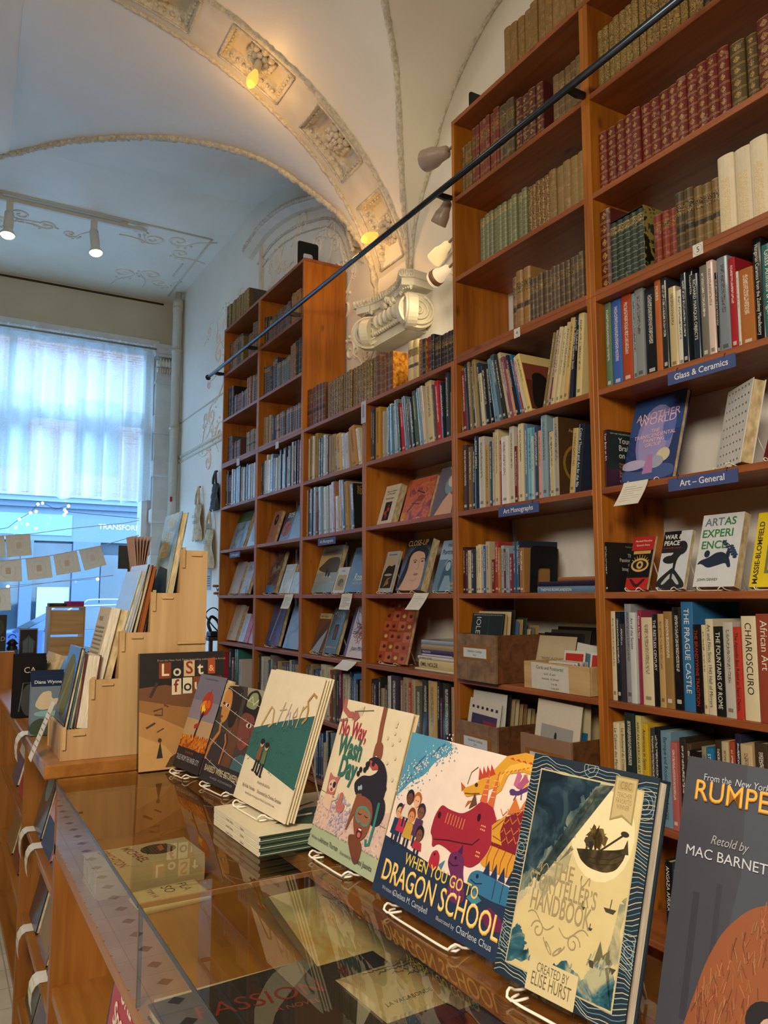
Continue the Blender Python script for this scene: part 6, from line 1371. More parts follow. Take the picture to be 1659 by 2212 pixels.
# ------------------------------------------------------------------ tiered plywood display
t = thing('tiered_display', 'stepped birch plywood book display standing on the low shelf unit', 'display stand', (0, 0, 1.0905))
SX = [.333, .406, .486, .573, .660, .745]; SZ = [.085, .222, .356, .474, .607]
def side_outline():
    P = [(SX[0], 0)]
    for i in range(5): P += [(SX[i], SZ[i]), (SX[i+1], SZ[i])]
    return P + [(SX[5], 0)]
for y in (2.425, 2.700): MB().prism(side_outline(), .012, 'birch_ply', 1, y).build('side_panel', t)
for i in range(5):
    MB().box(SX[i]+.003, 2.437, 0 if i == 0 else .012, SX[i]+.013, 2.700, SZ[i]+.003, 'birch_ply').build('riser', t)
    MB().box(SX[i]+.014, 2.437, SZ[i]-.016, SX[i+1]-.001 if i < 4 else SX[i+1], 2.700, SZ[i]-.008, 'birch_flat').build('tray', t)
    tb = MB(); tb.bbox(SX[i]+.004, 2.419, SZ[i]-.055, SX[i]+.014, 2.4255, SZ[i]+.009, 'birch_flat', .001); tb.build('tab', t)
    tb = MB(); tb.bbox(SX[i]+.032, 2.419, SZ[i]-.018, SX[i]+.066, 2.4255, SZ[i]-.012, 'birch_flat', .001); tb.build('tab', t)
MB().bbox(.655, 2.417, .318, .745, 2.4255, .326, 'birch_flat', .001).build('tab', t)
def tier(lab, x, y, w, h, T, bg, items, z, lean=17, yaw=-90, hard=True, nm='picture_book', pg='pages'): return face_book(nm, lab, w, h, T, bg, items, (x, y, z), lean, yaw, hard, pg=pg)
TZ = [1.0905+z-.0075 for z in SZ]
tier('dark illustrated book first in the lowest tier', .346, 2.69, .21, .235, .012, '#2c3438/g', [('e', .5, .5, .4, .4, '6a6a3c'), ('s', [(.2,.2),(.8,.8)], .06, '8a8a50')], TZ[0], 10, nm='hardcover_book'); tier('blue-green illustrated book second in the lowest tier', .359, 2.66, .19, .225, .011, '#4a6a74/g', [('e', .5, .6, .3, .3, '7a9a98')], TZ[0], 9, nm='hardcover_book')
tier('thick pale-paged hardcover nearest in the lowest tier', .372, 2.63, .19, .215, .040, '#5c2c2c/g', [('s', [(.2,.1),(.5,.5),(.4,.9)], .1, '8a5a48'), ('e', .6, .6, .2, .2, 'a88a70')], TZ[0], 7, nm='hardcover_book', pg='bright_pages')
tier('tall paperback showing printed pages in the second tier', .420, 2.64, .18, .215, .028, '#b8a888/p', [('t', 'PRAISE', .2, .8, .02, '5a4a38')] + [('r', .12, .1+.06*i, .85, .12+.06*i, '8a7a60') for i in range(11)], TZ[1], 12, hard=False, nm='paperback_book', pg='bright_pages'); tier('cream paperback behind the tall one in the second tier', .450, 2.64, .17, .21, .024, '#c0ae88/p', [], TZ[1], 12, hard=False, nm='paperback_book')
tier('pale silver book first in the third tier', .500, 2.69, .22, .20, .012, '#9cb0c0/g', [('r', .2, .3, .8, .34, '5a6a78'), ('r', .2, .24, .7, .28, '5a6a78')], TZ[2], 15); tier('white illustrated book second in the third tier', .513, 2.68, .23, .218, .010, '#a4b2bc/g', [('s', [(.2,.2),(.6,.6),(.5,.9)], .08, '8a5a48')], TZ[2], 14)
tier('black-edged book in the third tier', .525, 2.68, .23, .215, .014, '#16161a/g', [], TZ[2], 12, pg='#c0b088'); tier('orange-brown book in the third tier', .541, 2.68, .23, .21, .016, '#94501c/p', [], TZ[2], 10, pg='#94501c'); tier('dark green book last in the third tier', .559, 2.68, .22, .20, .009, '#1c2c22/g', [], TZ[2], 8)
tier('large grey-green book with pale OUR lettering on the fourth tier', .622, 2.65, .205, .265, .022, '~3a5450_7a9490_a8b4a4_9', [('t', 'OUR', .3, .82, .045, 'c0c8c0', 'l', 0, .9, .02), ('t', 'PLANET', .2, .68, .034, 'c0c8c0', 'l', 0, .8, .02), ('t', 'LIVING', .2, .56, .034, 'b8862c', 'l', 0, .8, .02), ('t', 'OCEAN', .2, .45, .034, 'b8862c', 'l', 0, .8, .02), ('p', [(0,0),(1,0),(.8,.3),(.3,.35)], '2a3430')], TZ[3], 9.5)
o = MB(); o.bbox(0, 0, 0, .08, .006, .085, '#16181a/p', .001); o.ball((.062, -.001, .072), .003, '#b0a890', 8, 5); tag(o.build('square_sign', None, (.575, 2.95, 1.655), (0, 0, 0)), 'small black square chalk sign behind the third tier', 'sign'); 
o = MB().box(-.004, .007, -.57, .004, .013, .06, '#2a2622'); tag(o.build('sign_post', None, (.615, 2.95, 1.656)), 'thin dark post holding the small black square sign', 'post')
mb = MB(); [mb.add([(0, 0, 0), (0, .14*cos(a), .0+.10*sin(a)*.0), (.015*k, .14*cos(a)+.0, .20), (.012*k, 0, .20), (.002, 0, 0), (.002, .14*cos(a), 0), (.015*k+.002, .14*cos(a), .20), (.012*k+.002, 0, .20)], [(0, 1, 2, 3), (7, 6, 5, 4), (0, 3, 7, 4)], '#a88470/p') for k, a in ((-2, .9), (-1, .5), (0, .2), (1, 0), (2, .3), (3, .6))]
tag(mb.build('folded_paper', None, (.605, 2.74, 1.56)), 'fanned brown folded paper standing behind the large grey-green book', 'paper')
o = MB().bbox(0, 0, 0, .06, .05, .02, '#c4c0b4/p', .002); tag(o.build('card_stack', None, (.675, 2.64, 1.6986)), 'small white box of cards on top of the tiered display', 'box')
for k in range(3):
    face_book('paperback_book', ('black paperback lettered CA at the low unit edge', 'dark second copy behind the CA paperback', 'third copy behind the CA paperback')[k], .118, .215+.012*k, .016, '#141416/g', [('t', 'CA', .3, .78, .032, 'b0a890', 'l'), ('e', .5, .3, .25, .28, '1c2024'), ('s', [(.2,.1),(.3,.6),(.7,.6),(.8,.1)], .03, '3a4a4c')], (.282, 3.36+.022*k, 1.0905), 5, -4, False)
for k in range(3):
    face_book('paperback_book', ('blue paperback lettered Diana Wynne with white cloud shape', 'second copy behind the Diana Wynne paperback', 'third copy behind the Diana Wynne paperback')[k], .105, .195+.008*k, .014, '#1c2a44/g', [('r', 0, .0, 1, .82, '5a6a78'), ('p', [(.1,.5),(.3,.72),(.6,.75),(.62,.6),(.85,.62),(.7,.45),(.3,.42)], 'b8a888'), ('p', [(0,0),(1,0),(1,.3),(.6,.22),(.3,.3),(0,.2)], '24381e'), ('e', .5, .36, .4, .05, '6a9a9a'), ('t', 'Diana Wynne', .08, .87, .0155, 'c4c8cc', 'l', 0, 1, .01)], (.300, 2.90+.02*k, 1.0905), 5, -4, False)
for i, (x, y, h, T, c, nm) in enumerate(((.33, 3.75, .21, .03, '#3a3028/g', 'dark'), (.38, 3.80, .22, .05, '#c0ae88/p', 'cream'), (.46, 3.85, .20, .03, '#8a98a4/g', 'silver'), (.55, 3.95, .24, .02, '#6a8aa0/g', 'pale blue'), (.60, 3.85, .27, .028, '#5c4a34/g', 'brown'), (.66, 3.9, .23, .03, '#7a2428/g', 'dark red'))):
    face_book('paperback_book', f'{nm} book leaning among those behind the tiered display', .15, h, T, c, [], (x, y, 1.0905), 20, -88, False)
o = MB(); o.bbox(0, 0, 0, .20, .15, .16, '#b08a14/p', .002); art(o, [('r', .5, .4+.09*i, .9, .44+.09*i, '8a6a10') for i in range(4)] + [('e', .55, .2, .08, .06, '7a2c10')], .20, .16); tag(o.build('yellow_box', None, (.47, 4.25, 1.0905), (0, 0, radians(-6))), 'mustard yellow printed box behind the paperbacks on the low unit', 'box')
# ================================================================== the picture books on the counter
def lean_book(nm, lab, bl, br, H, T, bg, items, lean, z=GZ, hard=True, pg='pages', spine=None, stand=None):
    d = Vector((br[0]-bl[0], br[1]-bl[1])); W_ = d.length; yaw = math.degrees(math.atan2(d.y, d.x))
    o = face_book(nm, lab, W_, H, T, bg, items(W_, H) if callable(items) else items, (bl[0], bl[1], z), lean, yaw, hard, spine, pg=pg, up=.0055 if stand else 0)
    if stand: wire_stand(stand, W_, (bl[0], bl[1], z+.0006), yaw, lean, .10, .014, .13, T=T)
    return o
def ragged(pts, amp, n, seed):
    rg = random.Random(seed); out = []
    for a, b in zip(pts, pts[1:]):
        for k in range(n): f = k/n; out.append((a[0]+(b[0]-a[0])*f + rg.gauss(0, amp), a[1]+(b[1]-a[1])*f + rg.gauss(0, amp)))
    return [pts[0]] + out[1:] + [pts[-1]]
# --- Lost & Found
def lost(W_, H):
    it = [('r', 0, 0, 1, 1, '1a1614'), ('P', [(.0,0),(1,0),(1,.62),(.6,.66),(.3,.72),(0,.70)], '6a4424'), ('P', [(0,0),(1,0),(1,.48),(.5,.52),(0,.6)], '8f6434'), ('p', [(0,0),(.8,0),(.6,.3),(.2,.45),(0,.5)], 'ac7e46'), ('p', [(0,0),(.5,0),(.3,.2),(0,.3)], 'bc9054'), ('e', .82, .42, .18, .2, '7a2418'), ('e', .86, .5, .09, .07, '8c3a20'), ('p', [(.66,.28),(.74,.5),(.70,.52)], '5a1c14'),
          ('t', 'From the New York Times bestselling author of The Arrival', .2, .925, .0085, 'a09070', 'l')]
    for ch, x, y, s, bgc, fc, w in (('L', .22, .80, .050, '7a3418', 'd8c8a0', .14), ('o', .38, .795, .046, '1a1614', 'c8bca0', .1), ('S', .51, .81, .052, 'c0a878', '8c2418', .13), ('t', .66, .80, .052, '2a2420', 'd8c8a0', .1), ('&', .80, .825, .026, '9c4420', 'e0a060', .09), ('f', .37, .655, .052, 'cdbf9c', '7a2418', .11), ('o', .50, .66, .046, 'd0c4a4', '2a2420', .11), ('u', .62, .665, .048, '7a3a20', 'd8c8a0', .11), ('n', .74, .665, .044, 'c8bc9c', '3a2c20', .11), ('d', .86, .665, .046, '5a2a18', 'c8bca0', .11)):
        it += [('r', x, y-.025, x+w, y+.115, bgc), ('t', ch, x+w/2, y, s, fc, 'c', 0, 1, .015)]
    it += [('p', [(.20,.10),(.24,.24),(.27,.10)], '2a2420'), ('e', .235, .25, .022, .018, '3a2c20'), ('p', [(.30,.02),(.62,.02),(.5,.16),(.36,.1)], '4a3420'), ('s', [(.12,.62),(.2,.74)], .03, '3a2c24'), ('s', [(.16,.5),(.26,.52),(.26,.46),(.17,.47)], .012, '4a3420'), ('s', [(.28,.55),(.33,.53)], .015, '6a2c1c'), ('s', [(.08,.36),(.18,.4)], .02, '4a3420'), ('s', [(.2,.32),(.28,.35)], .012, '5a4028')]
    return it
lean_book('picture_book', 'large dark picture book titled Lost & Found leaning on the tiered display', (.535, 2.352), (.79, 2.352), .335, .024, '#161412/g', lost, 5, spine='#161412/g')
# --- Tales from the Inner City
def tales(W_, H):
    it = [('r', 0, 0, 1, 1, '6a6878'), ('r', 0, .70, 1, 1, '666476'), ('r', 0, .50, 1, .72, '7c7480'), ('r', 0, .32, 1, .52, 'a88a64'), ('r', 0, .2, 1, .34, 'b06a20'), ('r', 0, 0, 1, .215, '1a1c22'), ('e', .56, .70, .20, .13, '9c3420'), ('e', .5, .66, .14, .07, 'd07a20'), ('e', .5, .645, .09, .04, 'e0b040'), ('e', .60, .69, .1, .05, 'c85a1c'), ('s', [(.56,.7),(.60,.86)], .02, '8c2420'), ('p', [(.42,.28),(.47,.28),(.52,.5),(.56,.62),(.5,.62),(.45,.46)], '1c1816'), ('s', [(.40,.66),(.48,.55)], .02, '1c1816'), ('s', [(.62,.66),(.54,.55)], .02, '1c1816'), ('p', [(.34,.46),(.5,.5),(.48,.44),(.36,.42)], '9c2a20')]
    r_ = random.Random(3)
    for i in range(90): it.append(('e', r_.random(), .22+.14*r_.random()**1.3, .018, .014, r_.choice(('c8601c', 'd88a2c', '8c3a18', 'b04a18'))))
    return it + [('t', 'SHAUN TAN', .5, .165, .009, '8c4a30', 'c'), ('tf', 'TALES FROM THE INNER CITY', .5, .085, .020, 'a8a8a8', 'c', 0, .86, .0), ('t', 'From the author of The Arrival', .5, .95, .006, '3a3848', 'c')]
lean_book('picture_book', 'thick book titled Tales from the Inner City, in front of Lost & Found', (.628, 2.335), (.652, 2.165), .270, .034, '#1a1c20/g', tales, 18, spine='#1a1c20', stand='white wire stand under Tales from the Inner City')
# --- Barbed Wire Between Us
def barbed(W_, H):
    it = [('r', 0, 0, 1, 1, '3a3634'), ('p', [(.5,1),(1,1),(1,.5),(.7,.6)], '8a8470'), ('p', [(.0,1),(.3,1),(.15,.75),(0,.75)], 'b89a68'), ('p', [(.75,.9),(1,.85),(1,.4),(.8,.5)], '4a5c60'), ('p', [(.28,.0),(.55,.05),(.6,.5),(.45,.7),(.30,.62)], '5a3a2a'), ('p', [(0,.0),(.34,.0),(.42,.42),(.34,.52),(.14,.50),(.02,.3)], '2c2a2e'),
          ('p', [(.06,.98),(.42,1),(.46,.8),(.42,.58),(.30,.56),(.2,.8),(.1,.9)], '241c1e'), ('p', [(.04,.90),(.08,.95),(.20,.93),(.26,.80),(.24,.64),(.15,.58),(.08,.66),(.05,.78)], 'b07a40'), ('e', .17, .78, .05, .022, 'd8c8b0'), ('e', .18, .78, .022, .02, '2a1c14'), ('e', .08, .79, .025, .016, '2a1c14'), ('e', .11, .655, .028, .014, '7a3424'), ('s', [(.13,.6),(.16,.5),(.04,.36),(.0,.2)], .05, 'a86a3a'), ('s', [(.3,.5),(.36,.42),(.33,.05)], .03, 'a86434'),
          ('p', [(.52,.80),(.56,.95),(.72,1),(.86,.92),(.9,.7),(.8,.62),(.6,.6)], '1c181c'), ('p', [(.56,.82),(.62,.95),(.74,.97),(.82,.88),(.78,.80),(.66,.8)], '7a8460'), ('s', [(.58,.86),(.66,.92),(.72,.84),(.8,.9)], .015, 'b8b890'), ('p', [(.52,.70),(.60,.76),(.80,.74),(.86,.66),(.84,.48),(.72,.38),(.62,.42),(.55,.54)], '6a3a34'), ('e', .74, .64, .055, .024, 'c8b8a8'), ('e', .745, .64, .024, .022, '1c1412'), ('e', .84, .66, .02, .018, '1c1412'), ('e', .76, .46, .05, .018, '8a3c3c'), ('s', [(.8,.6),(.82,.53),(.78,.51)], .01, '4a2624'), ('p', [(.55,.0),(.9,.0),(.9,.36),(.74,.36),(.62,.3)], '3a5a60'), ('r', 0, 0, 1, .20, '24222a')]
    for k in range(5): v = .92-.19*k; it += [('s', [(0, v+.06), (.5, v-.03), (1, v-.10)], .006, 'a8a4a0')] + [('s', [(x-.015, v+.06-.165*x-.018), (x+.015, v+.06-.165*x+.018)], .005, 'a8a4a0') for x in (.15, .4, .65, .9)]
    return it + [('tf', 'BARBED WIRE BETWEEN US', .5, .10, .0225, 'b8aa84', 'c', 0, .86, .01), ('t', 'MIA WENJEN · VIOLETA ENCARNACION', .5, .045, .0075, '8a8490', 'c')]
lean_book('picture_book', 'picture book titled Barbed Wire Between Us with two faces behind wire', (.656, 2.165), (.686, 1.90), .262, .012, '#2a2830/g', barbed, 17, hard=True, stand='white wire stand under Barbed Wire Between Us')
# --- stack and Others
def othtop(): return [('r', 0, 0, 1, 1, 'c8bc9c'), ('p', [(.22,0.25),(.62,.0),(1,0),(1,.55),(.6,.55)], '2a4838'), ('s', [(.55,.6),(.75,.7)], .03, '2a2a26')]
zz = GZ+.0006
for k in range(3):
    mb = MB(); w, d, T = .275, .26, .0125; mb.bbox(0, 0, 0, w, d, .0028, '#c8bea4/p', .0006); mb.bbox(0, 0, T-.0028, w, d, T, '#d0c4a6/p', .0006); mb.box(0, .0, .0028, .003, d, T-.0028, '#cfc5aa/p')
    art(mb, [('t', 'Others', .62, .25, .007, '4a4a42', 'l'), ('t', 'Yamada · Swaney', .3, .25, .006, '4a4a42', 'l')], d, T, lambda u, v, q: (-q-.0002, d-u*d, v*T))
    mb.add([(0.0, -.0003, 0), (w, -.0003, 0), (w, -.0003, .0028), (0, -.0003, .0028)], [(0, 1, 2, 3)], '#24382c'); mb.add([(0, -.0003, T-.0028), (w, -.0003, T-.0028), (w, -.0003, T), (0, -.0003, T)], [(0, 1, 2, 3)], '#24382c')
    if k == 2: art(mb, othtop(), w, d, lambda u, v, q: (u*w, v*d, T+q*.6))
    o = mb.build('picture_book', None, (.572, 1.487, zz), (0, 0, radians(1.5)))
    p = MB(); p.box(.003, .003, .0028, w-.004, d-.003, T-.0028, '#2c4434'); p.build('page_block', o); tag(o, ('lowest of three cream books lying flat under the Others book', 'middle of three cream books lying flat under the Others book', 'topmost of three cream books lying flat under the Others book')[k], 'book'); zz += T+.0006
def others(W_, H):
    it = [('r', 0, 0, 1, 1, 'cfc2a6'), ('p', [(0,.53),(.5,.64),(1,.735),(1,.22),(0,.325)], '2c5a56')]
    r_ = random.Random(6)
    for i in range(160):
        u = r_.random(); v = .30-.09*u+ (.20+.30*u)*r_.random()*.95; it.append(('s', [(u, v), (u+.012, v+.008)], .004, r_.choice(('3c6c66', '224a48', '4a7a72'))))
    br = 'b09464'
    it += [('s', [(.14,.56),(.24,.72),(.30,.70),(.34,.60),(.28,.57)], .022, br), ('s', [(.42,.60),(.47,.78)], .012, 'b0a08c'), ('s', [(.40,.71),(.52,.73)], .010, 'b0a08c'), ('s', [(.53,.60),(.58,.78)], .010, 'b0a4a0'), ('s', [(.55,.68),(.60,.72),(.62,.62)], .012, 'a898a0'), ('s', [(.66,.68),(.72,.70),(.70,.76),(.66,.70),(.70,.63)], .012, 'a89080'), ('s', [(.76,.62),(.79,.78)], .014, br), ('s', [(.78,.74),(.84,.79)], .012, br), ('s', [(.96,.86),(.90,.88),(.84,.82),(.88,.76),(.89,.70),(.84,.66)], .024, 'a07c44')]
    for x, y, hc, cl in ((.27, .27, '1c1a18', '7a4a2c'), (.37, .255, '1c1a18', '5c6a48')):
        it += [('p', [(x-.035,y+.14),(x+.03,y+.14),(x+.035,y+.04),(x-.04,y+.04)], cl), ('e', x, y+.17, .034, .026, 'b88a68'), ('e', x-.005, y+.185, .036, .022, hc), ('s', [(x-.02,y+.05),(x-.03,y-.03)], .028, '20242c'), ('s', [(x+.02,y+.05),(x+.02,y-.035)], .028, '20242c'), ('e', x-.04, y-.035, .025, .008, '1a1614'), ('e', x+.025, y-.04, .025, .008, '1a1614')]
    return it + [('t', 'A story for all of us', .5, .165, .009, '4a463c', 'c', 0, .9, 0, .2), ('tf', 'By Kobi Yamada  ·  Illustrated by Charles Santoso', .5, .105, .0098, '3c3830', 'c', 0, .74), ('t', 'Bestselling team who brought you What Do You Do With an Idea', .5, .065, .0062, '5a5448', 'c', 0, .9)]
for k in (1, 0):
    lean_book('picture_book', ('cream and teal book titled Others standing atop the flat stack', 'second copy tucked behind the upright Others book')[k], (.617+.013*k, 1.772+.002*k), (.632+.013*k, 1.505), .295, .010, '#c8bc9e/p', others if k == 0 else [], 18, z=zz+.0065, hard=True)
wire_stand('white wire stand holding the Others book atop the stack', .26, (.617, 1.772, zz+.0006), -87, 18, .12, .016, .16, T=.026)
# --- No Way, Wash Day
def wash(W_, H):
    it = [('r', 0, 0, 1, 1, 'cdbfa2'), ('P', [(0,.13),(1,.10),(1,.40),(.8,.34),(.6,.28),(.35,.30),(.12,.28),(0,.32)], 'c4a89a'), ('r', 0, 0, 1, .125, '9aa486'), ('r', 0, .125, 1, .135, '7a8470'), ('s', [(0,.36),(.3,.345)], .006, '5a6a58'), ('s', [(.78,.315),(1,.305)], .006, '5a6a58')]
    r_ = random.Random(9)
    for i in range(240): u = r_.random(); it.append(('e', u, .13+.2*r_.random()**1.2, .009, .007, r_.choice(('b89a94', 'cbb8ac', 'a88c90', 'c09c8c'))))
    for i in range(130): a = r_.random()*6.28; q = sqrt(r_.random()); it.append(('e', .37+.15*q*cos(a), .26+.12*q*sin(a), .010, .008, r_.choice(('9a90a8', 'b4a8b4', '8a86a0', 'a89cac'))))
    for i in range(14): it.append(('e', .62+.34*r_.random(), .55+.4*r_.random(), .016, .013, 'c4b698'))
    sk = '7c4632'; dk = '22202c'
    it += [('s', [(.02,1),(.04,.93),(.13,.90),(.19,.905)], .05, '9c5a50'), ('p', [(.16,.90),(.24,.94),(.30,.90),(.24,.86)], '9c5a50'), ('s', [(.12,.87),(.06,.85),(.0,.85)], .02, '7a6a58'), ('s', [(.20+.022*(i//2), .865+.06*(i % 2)+.004*i) for i in range(14)], .006, '4a463c'), ('s', [(.20,.93),(.48,.965)], .005, '4a463c'),
           ('s', [(.63,1.0),(.64,.88),(.66,.76)], .055, sk), ('p', [(.62,.78),(.72,.78),(.745,.70),(.72,.655),(.66,.63),(.62,.67)], sk), ('e', .672, .672, .018, .018, 'cdbfa2'),
           ('p', [(.46,.49),(.55,.55),(.66,.56),(.74,.60),(.72,.645),(.60,.625),(.58,.66),(.68,.69),(.80,.66),(.87,.60),(.90,.50),(.88,.42),(.92,.36),(.86,.28),(.78,.3),(.70,.40),(.60,.41),(.50,.43)], dk), ('p', [(.61,.655),(.71,.640),(.74,.615),(.66,.600),(.58,.63)], 'a8443c'), ('e', .86, .38, .09, .09, dk), ('e', .56, .47, .03, .022, '8a9cac')]
    for i in range(26): a = r_.random()*6.28; it.append(('e', .68+.2*cos(a)*(1 if r_.random() > .4 else .7), .52+.12*sin(a), .022, .018, dk))
    it += [('p', [(.52,.20),(.62,.42),(.60,.44),(.54,.43),(.50,.2)], sk), ('p', [(.56,.40),(.62,.435),(.76,.42),(.82,.34),(.80,.22),(.72,.165),(.64,.19),(.57,.28)], sk), ('p', [(.56,.18),(.66,.20),(.78,.16),(.78,.06),(.72,.03),(.6,.12)], '6a3a2a'), ('p', [(.585,.355),(.70,.385),(.795,.345),(.785,.27),(.70,.26),(.68,.28),(.655,.265),(.59,.29)], '3c8074'), ('p', [(.60,.345),(.695,.368),(.78,.336),(.772,.28),(.70,.272),(.68,.29),(.655,.277),(.605,.30)], '8a5a40'), ('s', [(.62,.325),(.645,.318),(.67,.325)], .007, '2c1a14'), ('s', [(.71,.325),(.74,.318),(.76,.322)], .007, '2c1a14'), ('e', .70, .215, .04, .035, '5a1c1c'), ('e', .70, .205, .022, .016, 'b06060'), ('r', .68, .232, .72, .242, 'd8ccb8'), ('s', [(.855,.43),(.86,.28),(.85,.18),(.81,.17),(.80,.2)], .028, '2f7468')]
    it += [('p', [(.10,.33),(.23,.36),(.22,.44),(.25,.50),(.19,.475),(.14,.475),(.08,.50),(.09,.42)], 'a8605c'), ('e', .165, .415, .058, .042, 'c8a890'), ('e', .19, .425, .025, .022, '24202a'), ('e', .135, .42, .01, .009, '24202a'), ('e', .165, .39, .02, .012, '8a3a38'), ('p', [(.08,.35),(.10,.27),(.22,.26),(.21,.36)], 'c8ac94'), ('s', [(.21,.33),(.27,.35),(.28,.39)], .024, 'c8ac94'), ('p', [(.28,.30),(.31,.37),(.36,.37),(.36,.33),(.42,.335),(.40,.28),(.32,.27)], 'a8645c'), ('e', .335, .375, .03, .026, 'a8645c')]
    return it + [('tf', 'No Way,', .05, .755, .046, '9c2c38', 'l', 0, .42, .02), ('tf', 'Wash', .10, .625, .056, '2f6458', 'l', 0, .36, .035), ('tf', 'Day', .19, .495, .056, '2f6458', 'l', 0, .27, .035), ('t', 'Written by', .05, .055, .008, '4a4a40', 'l'), ('tf', 'Adrienne Thurman', .19, .053, .0135, '3a3a34', 'l', 0, .28), ('t', 'Illustrated by', .51, .05, .008, '4a4a40', 'l'), ('tf', 'Kaylani Juanita', .69, .048, .0135, '3a3a34', 'l', 0, .27)]
lean_book('picture_book', 'picture book titled No Way, Wash Day with a snorkelling girl', (.676, 1.492), (.686, 1.238), .292, .014, '#bca884/p', wash, 17.5, stand='white wire stand under No Way, Wash Day')
# --- When You Go to Dragon School
def dragon(W_, H):
    r_ = random.Random(12); it = [('r', 0, 0, 1, 1, 'd4c2b4'), ('S', [(0,1),(.40,1),(.34,.92),(.26,.86),(.20,.76),(.10,.70),(.04,.62),(0,.585)], '4a86a0')]
    for i in range(230):
        f = r_.random(); u = .40*f; v = .585+.40*f**.8; k = r_.gauss(0, .025); it.append(('e', u+k, v-k*1.2, .004, .005, 'd4c2b4' if k < 0 else '4a86a0'))
    it += [('s', [(.10,.78),(.14,.84),(.18,.80),(.13,.83),(.17,.88)], .008, '3a6e88'), ('s', [(.22,.88),(.27,.95),(.31,.90),(.26,.94),(.31,.98)], .009, '3a6e88'), ('s', [(.06,.68),(.09,.74),(.12,.70)], .008, '3a6e88')]
    it += [('P', [(0,.335),(.2,.32),(.5,.285),(.7,.285),(1,.315),(1,0),(0,0)], '1c2c44')]
    G, G2 = 'c08a28', 'a8541c'
    it += [('s', [(1.0,.985),(.90,.99),(.80,.955),(.74,.87),(.66,.83)], .085, G), ('s', [(.98,.97),(.9,.975),(.82,.94),(.76,.86)], .03, 'd0a040'), ('p', [(.52,.755),(.60,.80),(.66,.86),(.72,.84),(.70,.77),(.62,.745),(.56,.715)], G)] + [('p', [(.62+.025*i,.83+.012*i),(.61+.025*i,.90+.012*i),(.655+.025*i,.85+.012*i)], 'a83a28') for i in range(4)] + [('p', [(.80+.04*i,.99),(.82+.04*i,1.0),(.84+.04*i,.985)], 'a83a28') for i in range(4)]
    it += [('p', [(.52,.74),(.50,.79),(.54,.77)], G2), ('p', [(.58,.70),(.57,.66),(.61,.71)], G2), ('e', .615, .80, .012, .012, '3a2410'), ('s', [(.545,.735),(.60,.745),(.65,.76)], .006, '6a3c10'), ('s', [(.80,.90),(.78,.82),(.74,.78)], .025, G), ('s', [(.92,.93),(.94,.86)], .025, G), ('s', [(.55,.79),(.56,.86),(.60,.90)], .004, '5a4a34')]
    for i in range(10): it.append(('s', [(.745+.025*i,.885+.011*i),(.76+.025*i,.905+.009*i)], .004, G2))
    it += [('p', [(.88,.85),(.92,.93),(.95,.90),(.91,.845)], '9a4a70'), ('p', [(.86,.86),(.87,.94),(.90,.92),(.885,.85)], 'a85a80'), ('s', [(.85,.815),(.90,.825),(.95,.86),(1.0,.90)], .018, '4a2c60'), ('e', .865, .822, .022, .016, '4a2c60'), ('s', [(.89,.81),(.88,.78)], .006, '4a2c60'), ('s', [(.92,.83),(.925,.795)], .006, '4a2c60')]
    R_, R2 = '8c1f30', '701826'
    it += [('p', [(.78,.64),(.88,.70),(1,.78),(1,.40),(.82,.42),(.74,.50)], R2), ('p', [(.74,.41),(.86,.395),(1,.41),(1,.52),(.86,.52),(.78,.52)], 'c0862c')] + [('s', [(.80+.045*i,.40),(.795+.045*i,.46),(.81+.045*i,.52)], .005, '7a4a18') for i in range(5)]
    for j in range(4):
        for i in range(5): u, v = .815+.045*i+.02*(j % 2), .55+.05*j+.012*i; it.append(('s', [(u-.022, v+.018), (u, v-.012), (u+.022, v+.018)], .005, 'b06a2c'))
    it += [('p', [(.86,.70),(.89,.80),(.94,.735)], 'b8662c'), ('p', [(.93,.74),(.97,.84),(1,.79)], 'b8662c')]
    it += [('p', [(.36,.46),(.365,.56),(.40,.635),(.46,.62),(.56,.62),(.62,.66),(.68,.73),(.76,.72),(.81,.64),(.80,.50),(.76,.42),(.70,.365),(.62,.37),(.52,.41),(.44,.42),(.40,.38),(.385,.44)], R_), ('s', [(.40,.43),(.50,.455),(.60,.47),(.68,.485),(.72,.53)], .006, '3a0c14'), ('e', .40, .57, .014, .02, '3a0c14'), ('e', .685, .635, .012, .022, '24080c')] + [('s', [(.46+.022*i,.60),(.455+.022*i,.54)], .004, 'c08a50') for i in range(7)] + [('e', .715+.012*(i % 3), .60-.02*(i//3), .004, .005, 'c89a50') for i in range(6)] + [('e', .72+.01*(i % 3), .44+.02*(i//3), .004, .005, 'c89a50') for i in range(6)]
    it += [('p', [(.665,.72),(.69,.90),(.715,.72)], 'b85a34'), ('p', [(.72,.72),(.755,.91),(.765,.71)], 'b85a34')] + [('s', [(.675,.76+.03*i),(.705,.765+.03*i)], .003, 'd8a868') for i in range(4)] + [('s', [(.727,.76+.03*i),(.758,.765+.03*i)], .003, 'd8a868') for i in range(4)] + [('p', [(.78,.62),(.86,.70),(.84,.60),(.87,.54),(.80,.54)], 'b8862c'), ('s', [(.79,.6),(.85,.67)], .005, '8c3c1c'), ('s', [(.80,.57),(.86,.56)], .005, '8c3c1c'), ('p', [(.60,.66),(.62,.76),(.65,.70)], '5a3a2c')]
